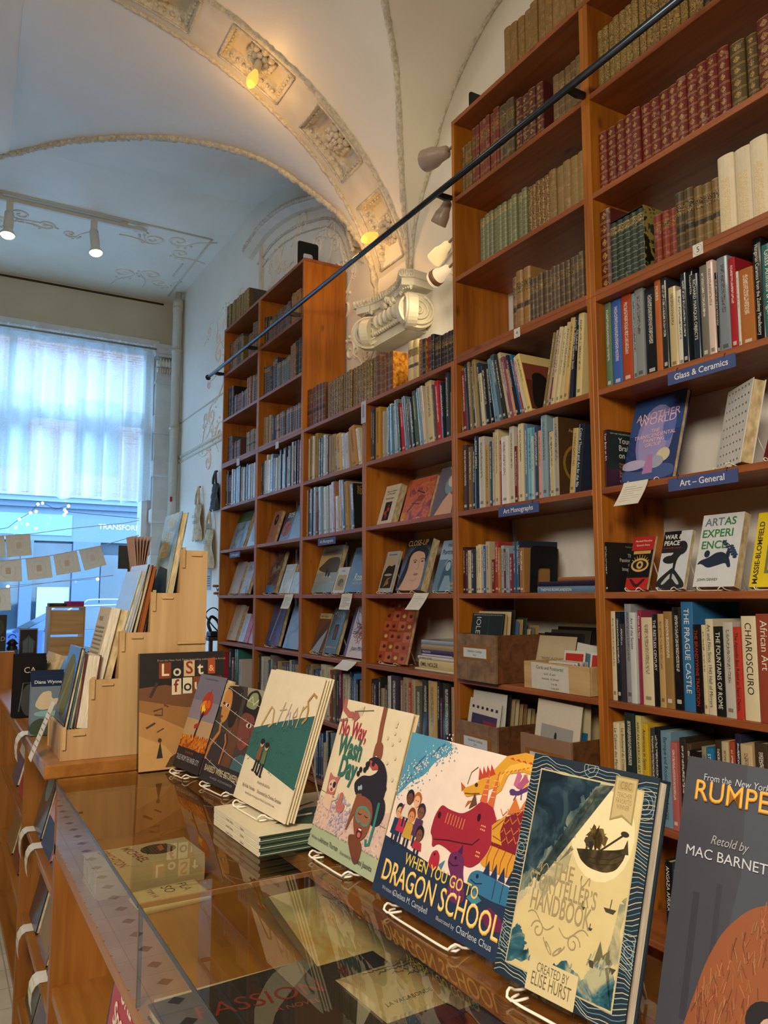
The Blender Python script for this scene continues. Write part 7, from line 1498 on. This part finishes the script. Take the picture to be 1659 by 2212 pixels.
    it += [('p', [(.70,.29),(.71,.345),(.75,.375),(.82,.38),(.90,.365),(1,.36),(1,.27),(.88,.26),(.76,.265)], '2c6284'), ('e', .76, .345, .009, .012, '14202c'), ('s', [(.72,.315),(.76,.305),(.80,.32)], .005, '14202c')] + [('p', [(.79+.05*i,.37),(.815+.05*i,.445),(.835+.05*i,.37)], '1c2c48') for i in range(4)] + [('s', [(.88+.05*i,.27),(.88+.05*i,.365)], .006, '1c3c54') for i in range(3)]
    it += [('p', [(.54,.34),(.545,.40),(.60,.425),(.65,.40),(.66,.33),(.72,.20),(.66,.16),(.58,.17),(.59,.28)], '5c2450'), ('p', [(.595,.42),(.62,.47),(.63,.415)], '3a1c48'), ('e', .59, .385, .008, .01, '180a18'), ('s', [(.55,.35),(.585,.34),(.62,.355)], .005, '240c20')] + [('s', [(.60+.02*i,.30),(.61+.02*i,.20)], .005, '8a3a6c') for i in range(4)] + [('p', [(.72,.22),(.76,.27),(.82,.24),(.78,.20)], '3a7488')]
    it += [('p', [(.40,.28),(.41,.36),(.445,.385),(.475,.36),(.48,.30),(.46,.27)], '9c2434'), ('e', .435, .355, .006, .008, '240808'), ('p', [(.48,.31),(.52,.35),(.505,.29)], '3a7488'), ('p', [(.82,.18),(.88,.23),(.96,.20),(1,.15),(.9,.12)], '5c1c44')]
    kids = [(.075,.50,'c08c64','24202c','20304c',.075),(.115,.505,'c08c64','6a2c4c','a82c40',.06),(.135,.60,'5c3a2c','1a1820','c8b8a8',.06),(.20,.60,'c89c78','a0582c','c8a880',.075),(.185,.50,'b87a50','7a3420','b08a34',.07),(.255,.545,'6a4434','2c1c34','4a2c50',.08),(.285,.42,'6a4030','1a1414','a02838',.035)]
    for x, y, skc, hr, cl, b in kids:
        it += [('p', [(x-.03,y-.04),(x+.03,y-.04),(x+.04,y-.04-b*1.3),(x-.04,y-.04-b*1.3)], cl), ('r', x-.02, y-.10-b*1.3, x-.005, y-.04-b*1.3, '20263a'), ('r', x+.008, y-.10-b*1.3, x+.023, y-.04-b*1.3, '20263a'), ('e', x, y+.01, .033, .045, hr), ('e', x, y-.004, .026, .036, skc), ('e', x-.009, y, .003, .004, '1a1210'), ('e', x+.009, y, .003, .004, '1a1210')]
    y1 = 'd0b050'
    it += [('tf', 'WHEN YOU GO TO', .22, .232, .0245, y1, 'l', 0, .57, .01), ('tf', 'DRAGON SCHOOL', .51, .092, .0460, 'c08c2c', 'c', 0, .915, .012), ('tf', 'DRAGON SCHOOL', .51, .096, .0452, 'd8c078', 'c', 0, .905, -.004), ('t', 'Written by', .09, .04, .0085, '9aa0a8', 'l'), ('tf', 'Chelsea M. Campbell', .19, .038, .0125, 'a8acb4', 'l', 0, .29), ('t', 'Illustrated by', .55, .04, .0085, '9aa0a8', 'l'), ('tf', 'Charlene Chua', .70, .038, .0135, 'a8acb4', 'l', 0, .24)]
    return it
lean_book('picture_book', 'wide picture book titled When You Go to Dragon School', (.669, 1.210), (.684, .884), .266, .012, '#c8b49c/p', dragon, 18.5, stand='white wire stand under the Dragon School book')
# --- The Storyteller's Handbook
def story(W_, H):
    a = H/W_; it = [('r', 0, 0, 1, 1, '14222e')]; cr = 'a89c78'
    for k in range(58):                                # wavy contour lines on the border
        s0 = .012+k/58*.976
        it.append(('s', [(x/24, min(.996, max(.004, s0 + .016*sin(x*.55+k*.22) + .008*sin(x*1.3+k*.3)))) for x in range(25)], .0048, ('8a9694', 'a8a488', '4a7484')[k % 3]))
    for cx, cy_, n_ in ((.04,.55,4),(.96,.30,4),(.50,.985,3),(.93,.88,4),(.06,.16,4)):
        for q in range(1, n_): p = ell(cx, cy_, .028*q, .022*q, 18); it.append(('s', [(min(.995, max(.005, a)), min(.995, max(.005, b))) for a, b in p+[p[0]]], .004, '8a9a94'))
    it += [('r', .085, .06, .915, .935, cr), ('r', .095, .067, .905, .928, 'b8a878')]
    cl = lambda P: [(min(.905, max(.095, u)), min(.928, max(.067, v))) for u, v in P]
    it += [('e', .66, .72, .235, .205, 'c8bb92')]
    for pts, am, cc, sd in (([(.095,.928),(.75,.928),(.72,.90),(.62,.89),(.60,.85),(.53,.82),(.55,.77),(.47,.75),(.47,.68),(.42,.63),(.40,.56),(.33,.53),(.28,.46),(.22,.40),(.15,.36),(.095,.30)], .008, '~8a8a70_a09a7c_b8ac86_22', 1), ([(.095,.928),(.70,.928),(.64,.90),(.60,.905),(.56,.87),(.58,.84),(.50,.82),(.50,.78),(.45,.76),(.43,.70),(.38,.68),(.38,.63),(.34,.60),(.34,.55),(.28,.53),(.25,.47),(.20,.44),(.16,.40),(.095,.36)], .009, '~1c2e38_4a5c5a_7c8068_26', 2), ([(.095,.928),(.58,.928),(.54,.89),(.50,.86),(.44,.80),(.38,.74),(.34,.66),(.26,.58),(.20,.50),(.095,.44)], .011, '~14202a_1c2e3a_384c52_20', 3)): it.append(('P', cl(ragged(pts, am, 5, sd)), cc))
    for pts, cc, sd in (([(.18,.40),(.28,.47),(.40,.58),(.45,.62),(.46,.55),(.38,.46),(.30,.39),(.2,.36)], '~7a7c64_a09674_b8aa84_26', 5), ([(.86,.46),(.905,.48),(.905,.20),(.87,.24),(.82,.22),(.84,.32)], '~5c6454_8a866a_b0a47c_24', 6)): it.append(('P', cl(ragged(pts, .010, 5, sd)), cc))
    r_ = random.Random(15)
    it += [('P', ragged(ell(.63, .69, .075, .050, 16), .008, 3, 9), '~2a2214_4a3c20_6a5a34_60'), ('P', ragged(ell(.58, .665, .035, .030, 10), .006, 3, 8), '3a3018'), ('S', [(.49,.625),(.53,.585),(.60,.562),(.72,.56),(.80,.585),(.845,.64),(.85,.685),(.78,.665),(.66,.645),(.56,.635),(.49,.625)], '~2a2418_3a3220_4c4228_40'), ('s', [(.51,.61),(.62,.605),(.75,.62),(.84,.66)], .005, '1c1810'), ('s', [(.54,.59),(.66,.585),(.78,.605),(.84,.635)], .004, '1c1810'), ('s', [(.66,.64),(.82,.735)], .012, '2a2418'), ('e', .825, .738, .03, .012, '2a2418'), ('p', [(.82,.655),(.85,.72),(.87,.66)], '3a2c18'), ('e', .595, .655, .016, .02, '201a12'), ('s', [(.60,.65),(.57,.67)], .008, '201a12')]
    for x, y, s in ((.80,.43,.045),(.60,.40,.028),(.68,.33,.022)): it += [('p', [(x-s,y),(x-s*.6,y-s*.35),(x+s*.6,y-s*.35),(x+s,y+.004)], '3a3624'), ('s', [(x,y),(x+s*.1,y+s*.9)], .006, '3a3624')]
    it += [('p', [(.70,.215),(.74,.17),(.86,.17),(.90,.22)], '3a3828'), ('p', [(.74,.21),(.77,.30),(.80,.25),(.84,.28),(.86,.21)], '5a563c')]
    for pts in ([(.095,.20),(.13,.235),(.17,.23),(.155,.21),(.20,.20),(.23,.17),(.22,.15),(.26,.14),(.30,.11),(.095,.067)], [(.34,.12),(.42,.115),(.48,.145),(.55,.175),(.60,.165),(.58,.15),(.66,.14),(.72,.10),(.78,.067),(.34,.067)], [(.66,.10),(.70,.15),(.74,.20),(.80,.23),(.86,.225),(.83,.205),(.88,.20),(.905,.18),(.905,.12),(.905,.067),(.905,.067),(.66,.067)]): it.append(('P', [(min(.905, max(.095, u)), min(.4, max(.067, v))) for u, v in ragged(pts, .005, 5, int(pts[0][0]*100))], '~10303a_2c5864_9a9878_30'))
    for q in range(7): it.append(('s', [(.70+.025*q, .19+.03*sin(q*1.4)), (.72+.025*q, .24+.02*sin(q*2.1))], .008, ('7a7a60', 'a09a7c')[q % 2]))
    g = '8a7c58'
    it += [('tf', 'THE', .42, .480, .026, g, 'c', 0, .17, .008), ('tf', 'STORYTELLER’S', .43, .405, .029, g, 'c', 0, .54, .008), ('tf', 'HANDBOOK', .44, .320, .034, g, 'c', 0, .48, .008)]
    for s in (-1, 1):
        it += [('s', [(.44+s*(.02+.22*q/16), .285-.028*sin(q*.36)) for q in range(17)], .007, g), ('s', [(.42+s*(.13+.10*q/20)+.012*cos(q*.5), .50+.022*sin(q*.62)) for q in range(17)], .0065, g), ('s', [(.44+s*(.14+.055*cos(.45*q)*(1-q/22)), .245+.04*sin(.45*q)*(1-q/24)) for q in range(19)], .008, g), ('s', [(.44+s*(.04+.045*cos(.4*q)*(1-q/30)), .195+.032*sin(.4*q+2)*(1-q/30)) for q in range(20)], .007, g)]
    it += [('r', .28, .0, .66, .135, 'b8aa80'), ('tf', 'CREATED BY', .47, .085, .0150, '5a5034', 'c', 0, .25), ('tf', 'ELISE HURST', .47, .028, .0215, '5a5034', 'c', 0, .31)]
    it += [('p', [(.70,.975),(.865,.975),(.865,.78),(.785,.805),(.70,.78)], '8a7a4c'), ('p', [(.71,.968),(.855,.968),(.855,.79),(.785,.815),(.71,.79)], 'a8966a'), ('r', .725, .915, .84, .955, '9a8858'), ('tf', 'CBC', .783, .922, .013, '7a6a40', 'c', 0, .085), ('tf', 'TEACHER', .783, .885, .0085, '7a6a40', 'c', 0, .11), ('tf', 'FAVORITES', .783, .86, .0085, '7a6a40', 'c', 0, .115), ('tf', 'WINNER', .783, .835, .0085, '7a6a40', 'c', 0, .095)]
    return it
lean_book('picture_book', 'thick navy-bordered book titled The Storyteller’s Handbook with flying boat', (.662, .868), (.690, .672), .282, .026, '#14202a/g', story, 18.5, pg='bright_pages', stand='white wire stand under the Storyteller’s Handbook')
# --- Rumpelstiltskin
def rump(W_, H):
    it = [('r', 0, 0, 1, 1, '3a3e48'), ('p', [(.0,.0),(.2,0),(.3,.6),(.28,1),(0,1)], '34363e'), ('r', .10, .06, .13, .5, '2c2c34'), ('r', .2, .1, .225, .55, '2e2e36')]
    r_ = random.Random(21); fur = [(.11,0),(.15,.14),(.19,.28),(.25,.40),(.35,.50),(.48,.55),(.62,.56),(.80,.54),(1,.48),(1,0)]
    it.append(('S', fur, '7a4426'))
    for i in range(420):
        u = .16+.8*r_.random(); top = .12+.42*min(1, (u-.11)/.3) if u < .42 else .54; v = top*r_.random()**.8; it.append(('s', [(u, v), (u+.012*r_.gauss(0, 1)+.004, v-.03-.02*r_.random())], .0032, r_.choice(('8c5230', '6a3a22', '9c6240', '5a3020', '84603c'))))
    it += [('e', .46, .15, .085, .075, '16141a'), ('e', .47, .125, .042, .052, 'a88a78'), ('e', .455, .13, .006, .005, '1a1414'), ('e', .485, .128, .006, .005, '1a1414'), ('e', .472, .098, .011, .004, '8a3a34'), ('p', [(.37,0),(.40,.15),(.44,0)], '16141a'), ('p', [(.50,0),(.53,.15),(.57,0)], '16141a')]
    return it + [('tf', 'From the', .09, .915, .0118, '9aa0a8', 'l', 0, .13), ('tf', 'New York Times', .235, .915, .0118, 'a0a4ac', 'l', 0, .25, 0, .2), ('t', 'bestselling creators', .57, .915, .0125, '9aa0a8', 'l', 0, .9), ('tf', 'RUMPELSTILTSKIN', .05, .835, .034, '8a5a18', 'l', 0, .90, .010), ('tf', 'RUMPELSTILTSKIN', .052, .839, .034, 'c8963a', 'l', 0, .895, .0), ('t', 'Retold by', .24, .685, .0145, '8a8c90', 'c', 0, .8, 0, .3), ('tf', 'MAC BARNETT', .045, .625, .0165, 'a8aab0', 'l', 0, .40, .0), ('t', 'Illustrated by CARSON ELLIS', .56, .62, .0135, '9a9ca4', 'l')]
lean_book('picture_book', 'slate-grey book with gold RUMPELSTILTSKIN title and furry brown back', (.755, .685), (.800, .415), .31, .012, '#33363e/g', rump, 18.5)
# ================================================================== window display, hanging things, street
def quad_y(px, y): return [at_y(a, b, y) for a, b in px]
t = thing('display_table', 'long wooden table under the shop window', 'table', (0, 0, 0))
MB().bbox(-1.6, 7.2, .93, 1.95, 8.6, .97, 'oak_case', .004).build('table_top', t)
for x in (-1.5, 1.85):
    for y in (7.3, 8.5): MB().box(x-.04, y-.04, 0, x+.04, y+.04, .93, 'oak_post').build('leg', t)
a, b = at_y(105, 1390, 7.5), at_y(185, 1313, 7.5)
t = thing('plywood_rack', 'small plywood rack on the table under the window', 'rack', (a.x, 7.5, .9705)); w = b.x-a.x; h = b.z-.9705
MB().box(0, 0, 0, .012, .3, h, 'birch_ply').build('side_panel', t); MB().box(w-.012, 0, 0, w, .3, h, 'birch_ply').build('side_panel', t); MB().box(.012, .0, .0, w-.012, .3, .012, 'birch_flat').build('shelf', t)
MB().box(.012, .01, h*.52, w-.012, .022, h-.02, 'birch_flat').build('front_slat', t); MB().box(.012, .002, h*.04, w-.012, .014, h*.48, 'birch_flat').build('front_slat', t); MB().box(0, 0, h, w, .3, h+.012, 'birch_flat').build('top_board', t)
zt = .9705+h+.0125
for (u0, u1, v0, c, nm) in ((107, 144, 1303, '#1c1e1a/p', 'dark green book lying on the plywood rack'), (144, 183, 1299, '#9c1c70/p', 'magenta box lying on the plywood rack')):
    p, q = at_y(u0, v0, 7.52), at_y(u1, v0, 7.52); o = MB().bbox(0, 0, 0, q.x-p.x-.004, .16, p.z-zt, c, .002); art(o, [('r', .25, .45+.2*i, .75, .53+.2*i, '6a1450' if 'magenta' in nm else '6a6030') for i in range(2)], q.x-p.x-.004, p.z-zt); tag(o.build('boxed_book', None, (p.x, 7.52, zt)), nm, 'book')
def stand_up(nm, lab, cat, u0, v0, u1, v1, y, bg, items, th=.015, z0=None):
    p, q = at_y(u0, v1, y), at_y(u1, v0, y); z = p.z if z0 is None else z0; mb = MB(); mb.bbox(0, 0, 0, q.x-p.x, th, q.z-z, bg, .001); art(mb, items, q.x-p.x, q.z-z); return tag(mb.build(nm, None, (p.x, y, z), (-.06, 0, 0)), lab, cat)
stand_up('framed_picture', 'small framed picture of a dark conservatory on the window table', 'picture', 40, 1357, 83, 1412, 7.7, '#8a9096/p', [('r', .05, .04, .95, .96, '14161a'), ('p', [(.2,.3),(.8,.3),(.86,.62),(.5,.8),(.16,.62)], '5a6a70'), ('s', [(.2,.3),(.2,.62),(.5,.78),(.8,.62),(.8,.3)], .03, '1c2226'), ('s', [(.5,.3),(.5,.78)], .02, '1c2226')], z0=.971)
stand_up('poster_book', 'dark book with painted ferns lettering RD on the window table', 'book', -40, 1328, 16, 1405, 7.4, '#1c201a/p', [('t', 'ORCHARD', .96, .5, .05, 'b0a890', 'r'), ('e', .7, .75, .2, .15, '3a4430')], z0=.971)
t = thing('lantern', 'small black metal lantern beside the framed picture', 'lantern', (at_y(25, 1410, 7.6).x, 7.6, .9705))
MB().lathe([(.06, 0), (.06, .02), (.045, .03), (.05, .05), (.045, .15), (.03, .17), (.05, .18), (.02, .22), (.0, .23)], 'black_metal', 14).build('body', t); MB().lathe([(.052, .06), (.052, .13)], '#4a6a80/g', 14).build('pane', t); MB().tube([(.03*cos(a), 0, .23+.03*sin(a)) for a in [pi*k/8 for k in range(9)]], .004, 'black_metal', 6).build('handle', t)
for (u0, v0, u1, v1, c, nm) in ((420, 0, 0, 0, '', ''),)[:0]: pass
# bunting: strings of blank cards, and warm fairy lights
def string_of(lab, P, r, y):
    mb = MB(); mb.tube(P, r, '#b8c0c8', 5); return tag(mb.build('hanging_string', None), lab, 'string')
YB = 9.0
S1 = [tuple(at_y(u, v, YB)) for u, v in ((-60, 1176), (0, 1158), (70, 1153), (150, 1142), (270, 1130), (300, 1124))]
S2 = [tuple(at_y(u, v, YB)) for u, v in ((-60, 1216), (0, 1212), (60, 1206), (110, 1200), (165, 1189), (215, 1180), (300, 1156))]
S3 = [tuple(at_y(u, v, YB)) for u, v in ((-60, 1277), (0, 1272), (50, 1266), (130, 1255), (245, 1243))]
for k, Pq in enumerate((S1, S2, S3)): string_of(('highest', 'middle', 'lowest')[k] + ' bunting string across the shop window', Pq, .004, YB)
cards = [((-45, 1161), (9, 1156), (12, 1203), (-40, 1206), 'beige card at the frame edge of the highest string'), ((12, 1157), (65, 1153), (69, 1199), (16, 1204), 'beige card in the middle of the highest string'),
         ((-12, 1212), (46, 1207), (48, 1256), (-12, 1257), 'beige card first on the middle string'), ((55, 1207), (108, 1201), (114, 1247), (60, 1254), 'beige card second on the middle string'), ((115, 1199), (166, 1190), (175, 1234), (122, 1243), 'beige card third on the middle string'), ((170, 1188), (217, 1178), (230, 1220), (183, 1233), 'beige card last on the middle string, nearest the pilaster'), ((-30, 1276), (22, 1270), (24, 1318), (-30, 1320), 'beige card alone on the lowest string')]
for i, (a, b, c, d, lab) in enumerate(cards):
    q = [at_y(p[0], p[1], YB-.006) for p in (d, c, b, a)]; org = q[0].copy(); mb = MB(); L = [tuple(p-org) for p in q]; B = [(p[0], p[1]+.003, p[2]) for p in L]
    mb.add(L+B, [(0, 1, 2, 3), (7, 6, 5, 4), (0, 4, 5, 1), (1, 5, 6, 2), (2, 6, 7, 3), (3, 7, 4, 0)], 'bunting_paper')
    def mp(u, v, dd, L=L): A = Vector(L[0]).lerp(Vector(L[1]), u); Bq = Vector(L[3]).lerp(Vector(L[2]), u); r_ = A.lerp(Bq, v); return (r_.x, r_.y-dd, r_.z)
    p = ell(.5, .5, .28, .34, 20); art(mb, [('s', p+[p[0]], .012, 'c4bcb6'), ('r', .4, .35, .6, .65, 'd4c8b8')], .28, .28, mp)
    tag(mb.build('bunting_card', None, tuple(org)), lab, 'card', 'blank cards on the bunting strings')
for i, (u, v) in enumerate(((82, 1089), (92, 1087), (148, 1093), (143, 1106), (78, 1105), (66, 1108), (42, 1122), (59, 1133), (34, 1140), (78, 1141), (17, 1267), (211, 1251))):
    p = at_y(u, v, YB+.3); o = MB().ball((0, 0, 0), .016, '*ffdc98_5', 10, 6); tag(o.build('fairy_light', None, tuple(p)), f'tiny warm fairy light, {ordn(i+1)} of those in the window', 'fairy light', 'fairy lights in the window')
mb = MB(); mb.tube([tuple(at_y(u, v, YB+.31)) for u, v in ((-40, 1150), (17, 1140), (42, 1121), (66, 1107), (82, 1088), (92, 1086), (120, 1100), (148, 1092), (143, 1105), (190, 1110), (300, 1120))], .003, '#3a3a34', 5); tag(mb.build('fairy_light_wire', None), 'thin cord of the fairy lights in the window', 'cord')
mb = MB(); mb.tube([tuple(at_y(u, v, YB+.31)) for u, v in ((-40, 1280), (17, 1266), (60, 1262), (211, 1250))], .003, '#8a8a84', 5); tag(mb.build('fairy_light_wire', None), 'lower thin cord carrying two fairy lights', 'cord')
# tote bags, leaflets and dried flowers on the right wall
def tote(lab, u, v0, v1, wv, y, col, txt=None):
    top, bot = at_x(u, v0, 2.54), at_x(u, v1, 2.54); H = top.z-bot.z; t = thing('tote_bag', lab, 'bag', (2.545, top.y, bot.z), (0, 0, -pi/2)); h1 = H*.68; w = wv; mb = MB(); rows = []
    for k in range(9): f = k/8; rows.append([(-w/2*(.5+.5*f**.5)+w*(.5+.5*f**.5)*j/8, -.02-.03*sin(pi*j/8)*(.5+f)-.012*sin(j*2.1+k), h1*(1-f)) for j in range(9)])
    mb.loft(rows, col); mb.loft([[(p[0], -.004, p[2]) for p in r_] for r_ in rows], col)
    if txt: art(mb, [('t', s, .5, .62-.16*i, .05, '34302a', 'c', 0, .8) for i, s in enumerate(txt)], w, h1, lambda u_, v_, d: (-w/2+u_*w, -.062-d, v_*h1))
    mb.build('bag_body', t)
    for s in (-1, 1): MB().tube(smooth_curve([(s*w*.22, -.03, h1), (s*w*.16, -.03, h1+.5*(H-h1)), (0, -.02, H)], 14), .014, col, 6).build('handle', t)
    MB().ball((0, -.006, H), .012, 'black_metal', 8, 5).build('hook', t)
tote('cream tote bag with dark lettering hanging on the wall by the pipe', 432, 1052, 1168, .30, 8.7, 'canvas', ('ARUNDEL', 'BOOKS')); tote('cream tote bag with drawing hanging beside the last bookcase', 456, 1104, 1228, .34, 8.2, 'canvas', ('BOOKS',)); tote('dark grey bag hanging against the end of the last bookcase', 469, 1018, 1102, .24, 8.0, '#3a3838/p')
for (u0, v0, u1, v1, lab, c) in ((442, 1130, 453, 1172, 'blue-grey leaflet pinned between the two tote bags', '#5c7890/p'), (444, 1232, 456, 1275, 'white sketched sheet pinned below the tote bags', '#a8b0b4/p')):
    p, q = at_x(u0, v1, 2.555), at_x(u1, v0, 2.555); o = MB(); o.box(0, -.002, 0, abs(p.y-q.y), 0, q.z-p.z, c); art(o, [('r', .15, .2+.12*i, .85, .25+.12*i, '3a4a58') for i in range(5)], abs(p.y-q.y), q.z-p.z, lambda u_, v_, d: (u_*abs(p.y-q.y), -.002-d, v_*(q.z-p.z))); tag(o.build('wall_leaflet', None, (2.5585, p.y, p.z), (0, 0, -pi/2)), lab, 'leaflet')
t = thing('dried_flowers', 'dried brown flower stems beside the last bookcase', 'flowers', (2.33, 6.98, 1.20)); rf_ = random.Random(2)
MB().lathe([(.045, 0), (.06, .06), (.05, .14), (.03, .18), (.035, .2)], '#5c6a6c/g', 14).build('vase', t); st = MB()
hd = []
for i in range(9): e = (rf_.uniform(-.10, .06), rf_.uniform(-.08, .08), .34+.16*rf_.random()); st.tube(smooth_curve([(0, 0, .12), (e[0]*.4, e[1]*.4, .28), e], 8), .003, '#5a4428', 5); hd.append(e)
st.build('stem', t)
for e in hd:
    fm = MB(); [fm.ball((e[0]+.018*cos(a), e[1]+.018*sin(a), e[2]), (.014, .014, .012), '#8a5a30', 7, 5) for a in (0, 1.25, 2.5, 3.8, 5)]; fm.build('flower_head', t)
t = thing('side_table', 'dark side table standing at the end of the last bookcase', 'table', (2.33, 7.05, 0)); MB().bbox(-.2, -.2, 1.17, .2, .2, 1.2, '#3a3028/s', .004).build('table_top', t)
for sx in (-1, 1):
    for sy in (-1, 1): MB().box(sx*.17-.015, sy*.17-.015, 0, sx*.17+.015, sy*.17+.015, 1.17, '#3a3028/s').build('leg', t)
t = thing('desk_phone', 'black tangled cables and handset on the dark side table', 'telephone', (2.22, 6.95, 1.2005)); MB().bbox(-.06, -.07, 0, .06, .07, .05, 'black_metal', .01).build('base', t); MB().tube(smooth_curve([(-.05, -.03, .05), (-.07, -.02, .12), (-.03, .02, .18), (.03, .03, .14), (.05, .0, .06)], 20), .014, 'black_metal', 8).build('handset', t); MB().tube(smooth_curve([(.05, 0, .03), (-.04, -.06, .10), (-.08, .03, .20), (0, .06, .26), (.06, -.02, .2)], 26), .006, 'black_metal', 6).build('cable', t)
o = MB().box(-.012, -.02, 0, .012, .0, .06, '#a01c1c'); tag(o.build('red_tag', None, (2.455, 9.548, 2.72)), 'small red tag stuck on the corner pipe', 'tag')
# ------------------------------------------------------------------ the street outside
S(MB().box(-40, YW+.35, -.35, 40, 40, -.25, 'asphalt'), 'street'); S(MB().box(-40, 20.6, -.25, 40, 24, -.12, '#8a8a88/p'), 'sidewalk')
FY = 24.0
t = thing('brick_building', 'brick building across the street with grey-blue shopfront', 'building', (0, FY, -.2))
MB().box(-14, .15, 4.42, 16, 4, 11, 'brick').build('brick_wall', t)
mb = MB(); mb.box(-14, -.25, 4.46, 16, .15, 4.60, '#7c8ca0/p'); mb.box(-14, -.15, 4.30, 16, .15, 4.46, '#5c6c80/p'); mb.box(-14, -.32, 4.60, 16, .15, 4.66, '#94a4b4/p'); mb.build('cornice', t)
MB().box(-14, 0, 3.36, 16, .15, 4.30, '#6a7a8c/p').build('sign_band', t)
MB().box(-3, -.03, 3.52, 3.35, 0, 4.12, '#7c98ac/p').build('sign_panel', t)
sg = MB(); art(sg, [('t', 'TRANSFORM', .0, .0, .21, 'd8e0e4', 'l', 0, 1, .01)], 1, 1, lambda u, v, d: (u, -d-.01, v)); sg.build('sign_lettering', t, (4.08, 0, 3.76))
for (x0, x1, z0, z1, nm) in ((-8, -2.4, .55, 3.3, 'shop_window'), (-2.2, 2.1, .55, 3.3, 'shop_window'), (2.3, 3.4, .3, 3.3, 'shop_window'), (4.2, 5.5, .1, 3.0, 'shop_door'), (5.9, 9.5, .55, 3.3, 'shop_window')): MB().box(x0, .06, z0, x1, .10, z1, 'dark_glass').build(nm, t)
for x in (-2.3, 2.2, 3.8, 5.7): MB().box(x-.16 if x != 3.8 else 3.4, -.08, 0, x+.16 if x != 3.8 else 4.15, .15, 3.36, '#5a6c84/p').build('pillar', t)
MB().box(-14, .0, 0, 16, .15, .52, '#4a5868/p').build('plinth', t); MB().box(-14, .12, 0, 16, .14, 3.4, '#3a4450/p').build('shop_interior', t)
MB().box(2.5, .0, .5, 3.35, .04, 2.05, '#b0b4ac/p').build('window_poster', t)
for k in range(9): MB().box(-6.6+2.5*k, .10, 5.4, -5.4+2.5*k, .16, 7.6, 'dark_glass').build('upper_window', t)
# parked car
t = thing('car', 'blue SUV parked across the street seen through the shop window', 'car', (.45, 17.2, -.25))
L_, Wd = 4.7, 1.85
body = [(0, .42), (.03, .75), (.12, .92), (.95, 1.06), (1.25, 1.10), (4.5, 1.10), (4.66, .95), (4.7, .55), (4.62, .35), (4.2, .30), (.3, .28), (.05, .34)]
bmh = MB(); bmh.prism(body, Wd, 'car_paint', 1, 0); bo = bmh.build('body', t); md = bo.modifiers.new('soft', 'BEVEL'); md.width = .08; md.segments = 3
cab = [(1.05, 1.08), (1.25, 1.20), (1.95, 1.60), (2.3, 1.69), (3.9, 1.68), (4.35, 1.5), (4.62, 1.08)]
vs = [(x, .06+.17*max(0, (z-1.08)/.6), z) for x, z in cab] + [(x, Wd-.06-.17*max(0, (z-1.08)/.6), z) for x, z in cab]; n = len(cab)
MB().add(vs, [tuple(range(n)), tuple(range(2*n-1, n-1, -1))] + [(i, (i+1) % n, n+(i+1) % n, n+i) for i in range(n)], 'car_paint').build('cabin', t)
def side_glass(P): 
    f = lambda x, z: (x, .06+.17*max(0, (z-1.08)/.6)-.008, z); MB().add([f(*p) for p in P], [tuple(range(len(P)))], 'dark_glass').build('side_window', t)
side_glass([(1.55, 1.15), (2.02, 1.52), (2.35, 1.60), (2.70, 1.61), (2.70, 1.15)]); side_glass([(2.78, 1.15), (2.78, 1.61), (3.55, 1.60), (3.55, 1.15)]); side_glass([(3.62, 1.15), (3.62, 1.59), (3.95, 1.57), (4.3, 1.30), (4.38, 1.15)])
MB().add([(1.16, .12, 1.16), (1.16, Wd-.12, 1.16), (1.94, Wd-.22, 1.585), (1.94, .22, 1.585)], [(0, 3, 2, 1)], 'dark_glass').build('windshield', t)
MB().tube(smooth_curve([(1.50, .045, 1.12), (2.0, .19, 1.56), (2.35, .215, 1.63), (3.9, .21, 1.62), (4.35, .1, 1.25), (4.4, .05, 1.12)], 30), .018, '#a8b0b8/g', 6).build('window_trim', t); MB().tube([(1.5, .02, 1.11), (4.45, .02, 1.11)], .016, '#a8b0b8/g', 6).build('window_trim', t)
MB().tube(smooth_curve([(2.3, .28, 1.68), (2.45, .28, 1.76), (3.6, .28, 1.75), (3.8, .28, 1.68)], 16), .018, '#a8b0b8/g', 6).build('roof_rail', t); MB().ball((1.62, -.10, 1.17), (.12, .09, .09), 'car_paint', 12, 8).build('mirror', t)
for x in (.9, 3.75):
    for y in (-.005, Wd-.2): 
        mb = MB(); mb.T = Matrix.Translation((x, y+.205, .36)) @ Matrix.Rotation(pi/2, 4, 'X'); mb.lathe([(.2, 0), (.36, .0), (.37, .03), (.37, .17), (.34, .205), (.24, .205), (.235, .19), (.0, .19)], 'rubber', 24); wh = mb.build('wheel', t); m2 = MB(); m2.T = mb.T; [m2.box(-.03, -.0, .19, .03, .23, .207, '#8a9096/g') for _ in (0,)]; m2.lathe([(.23, .192), (.21, .204), (.06, .200), (.0, .204)], '#8a9096/g', 20); m2.build('hub', wh)
MB().box(-.012, .2, .72, .06, .5, .86, '#c8ccd0/g').build('headlight', t)
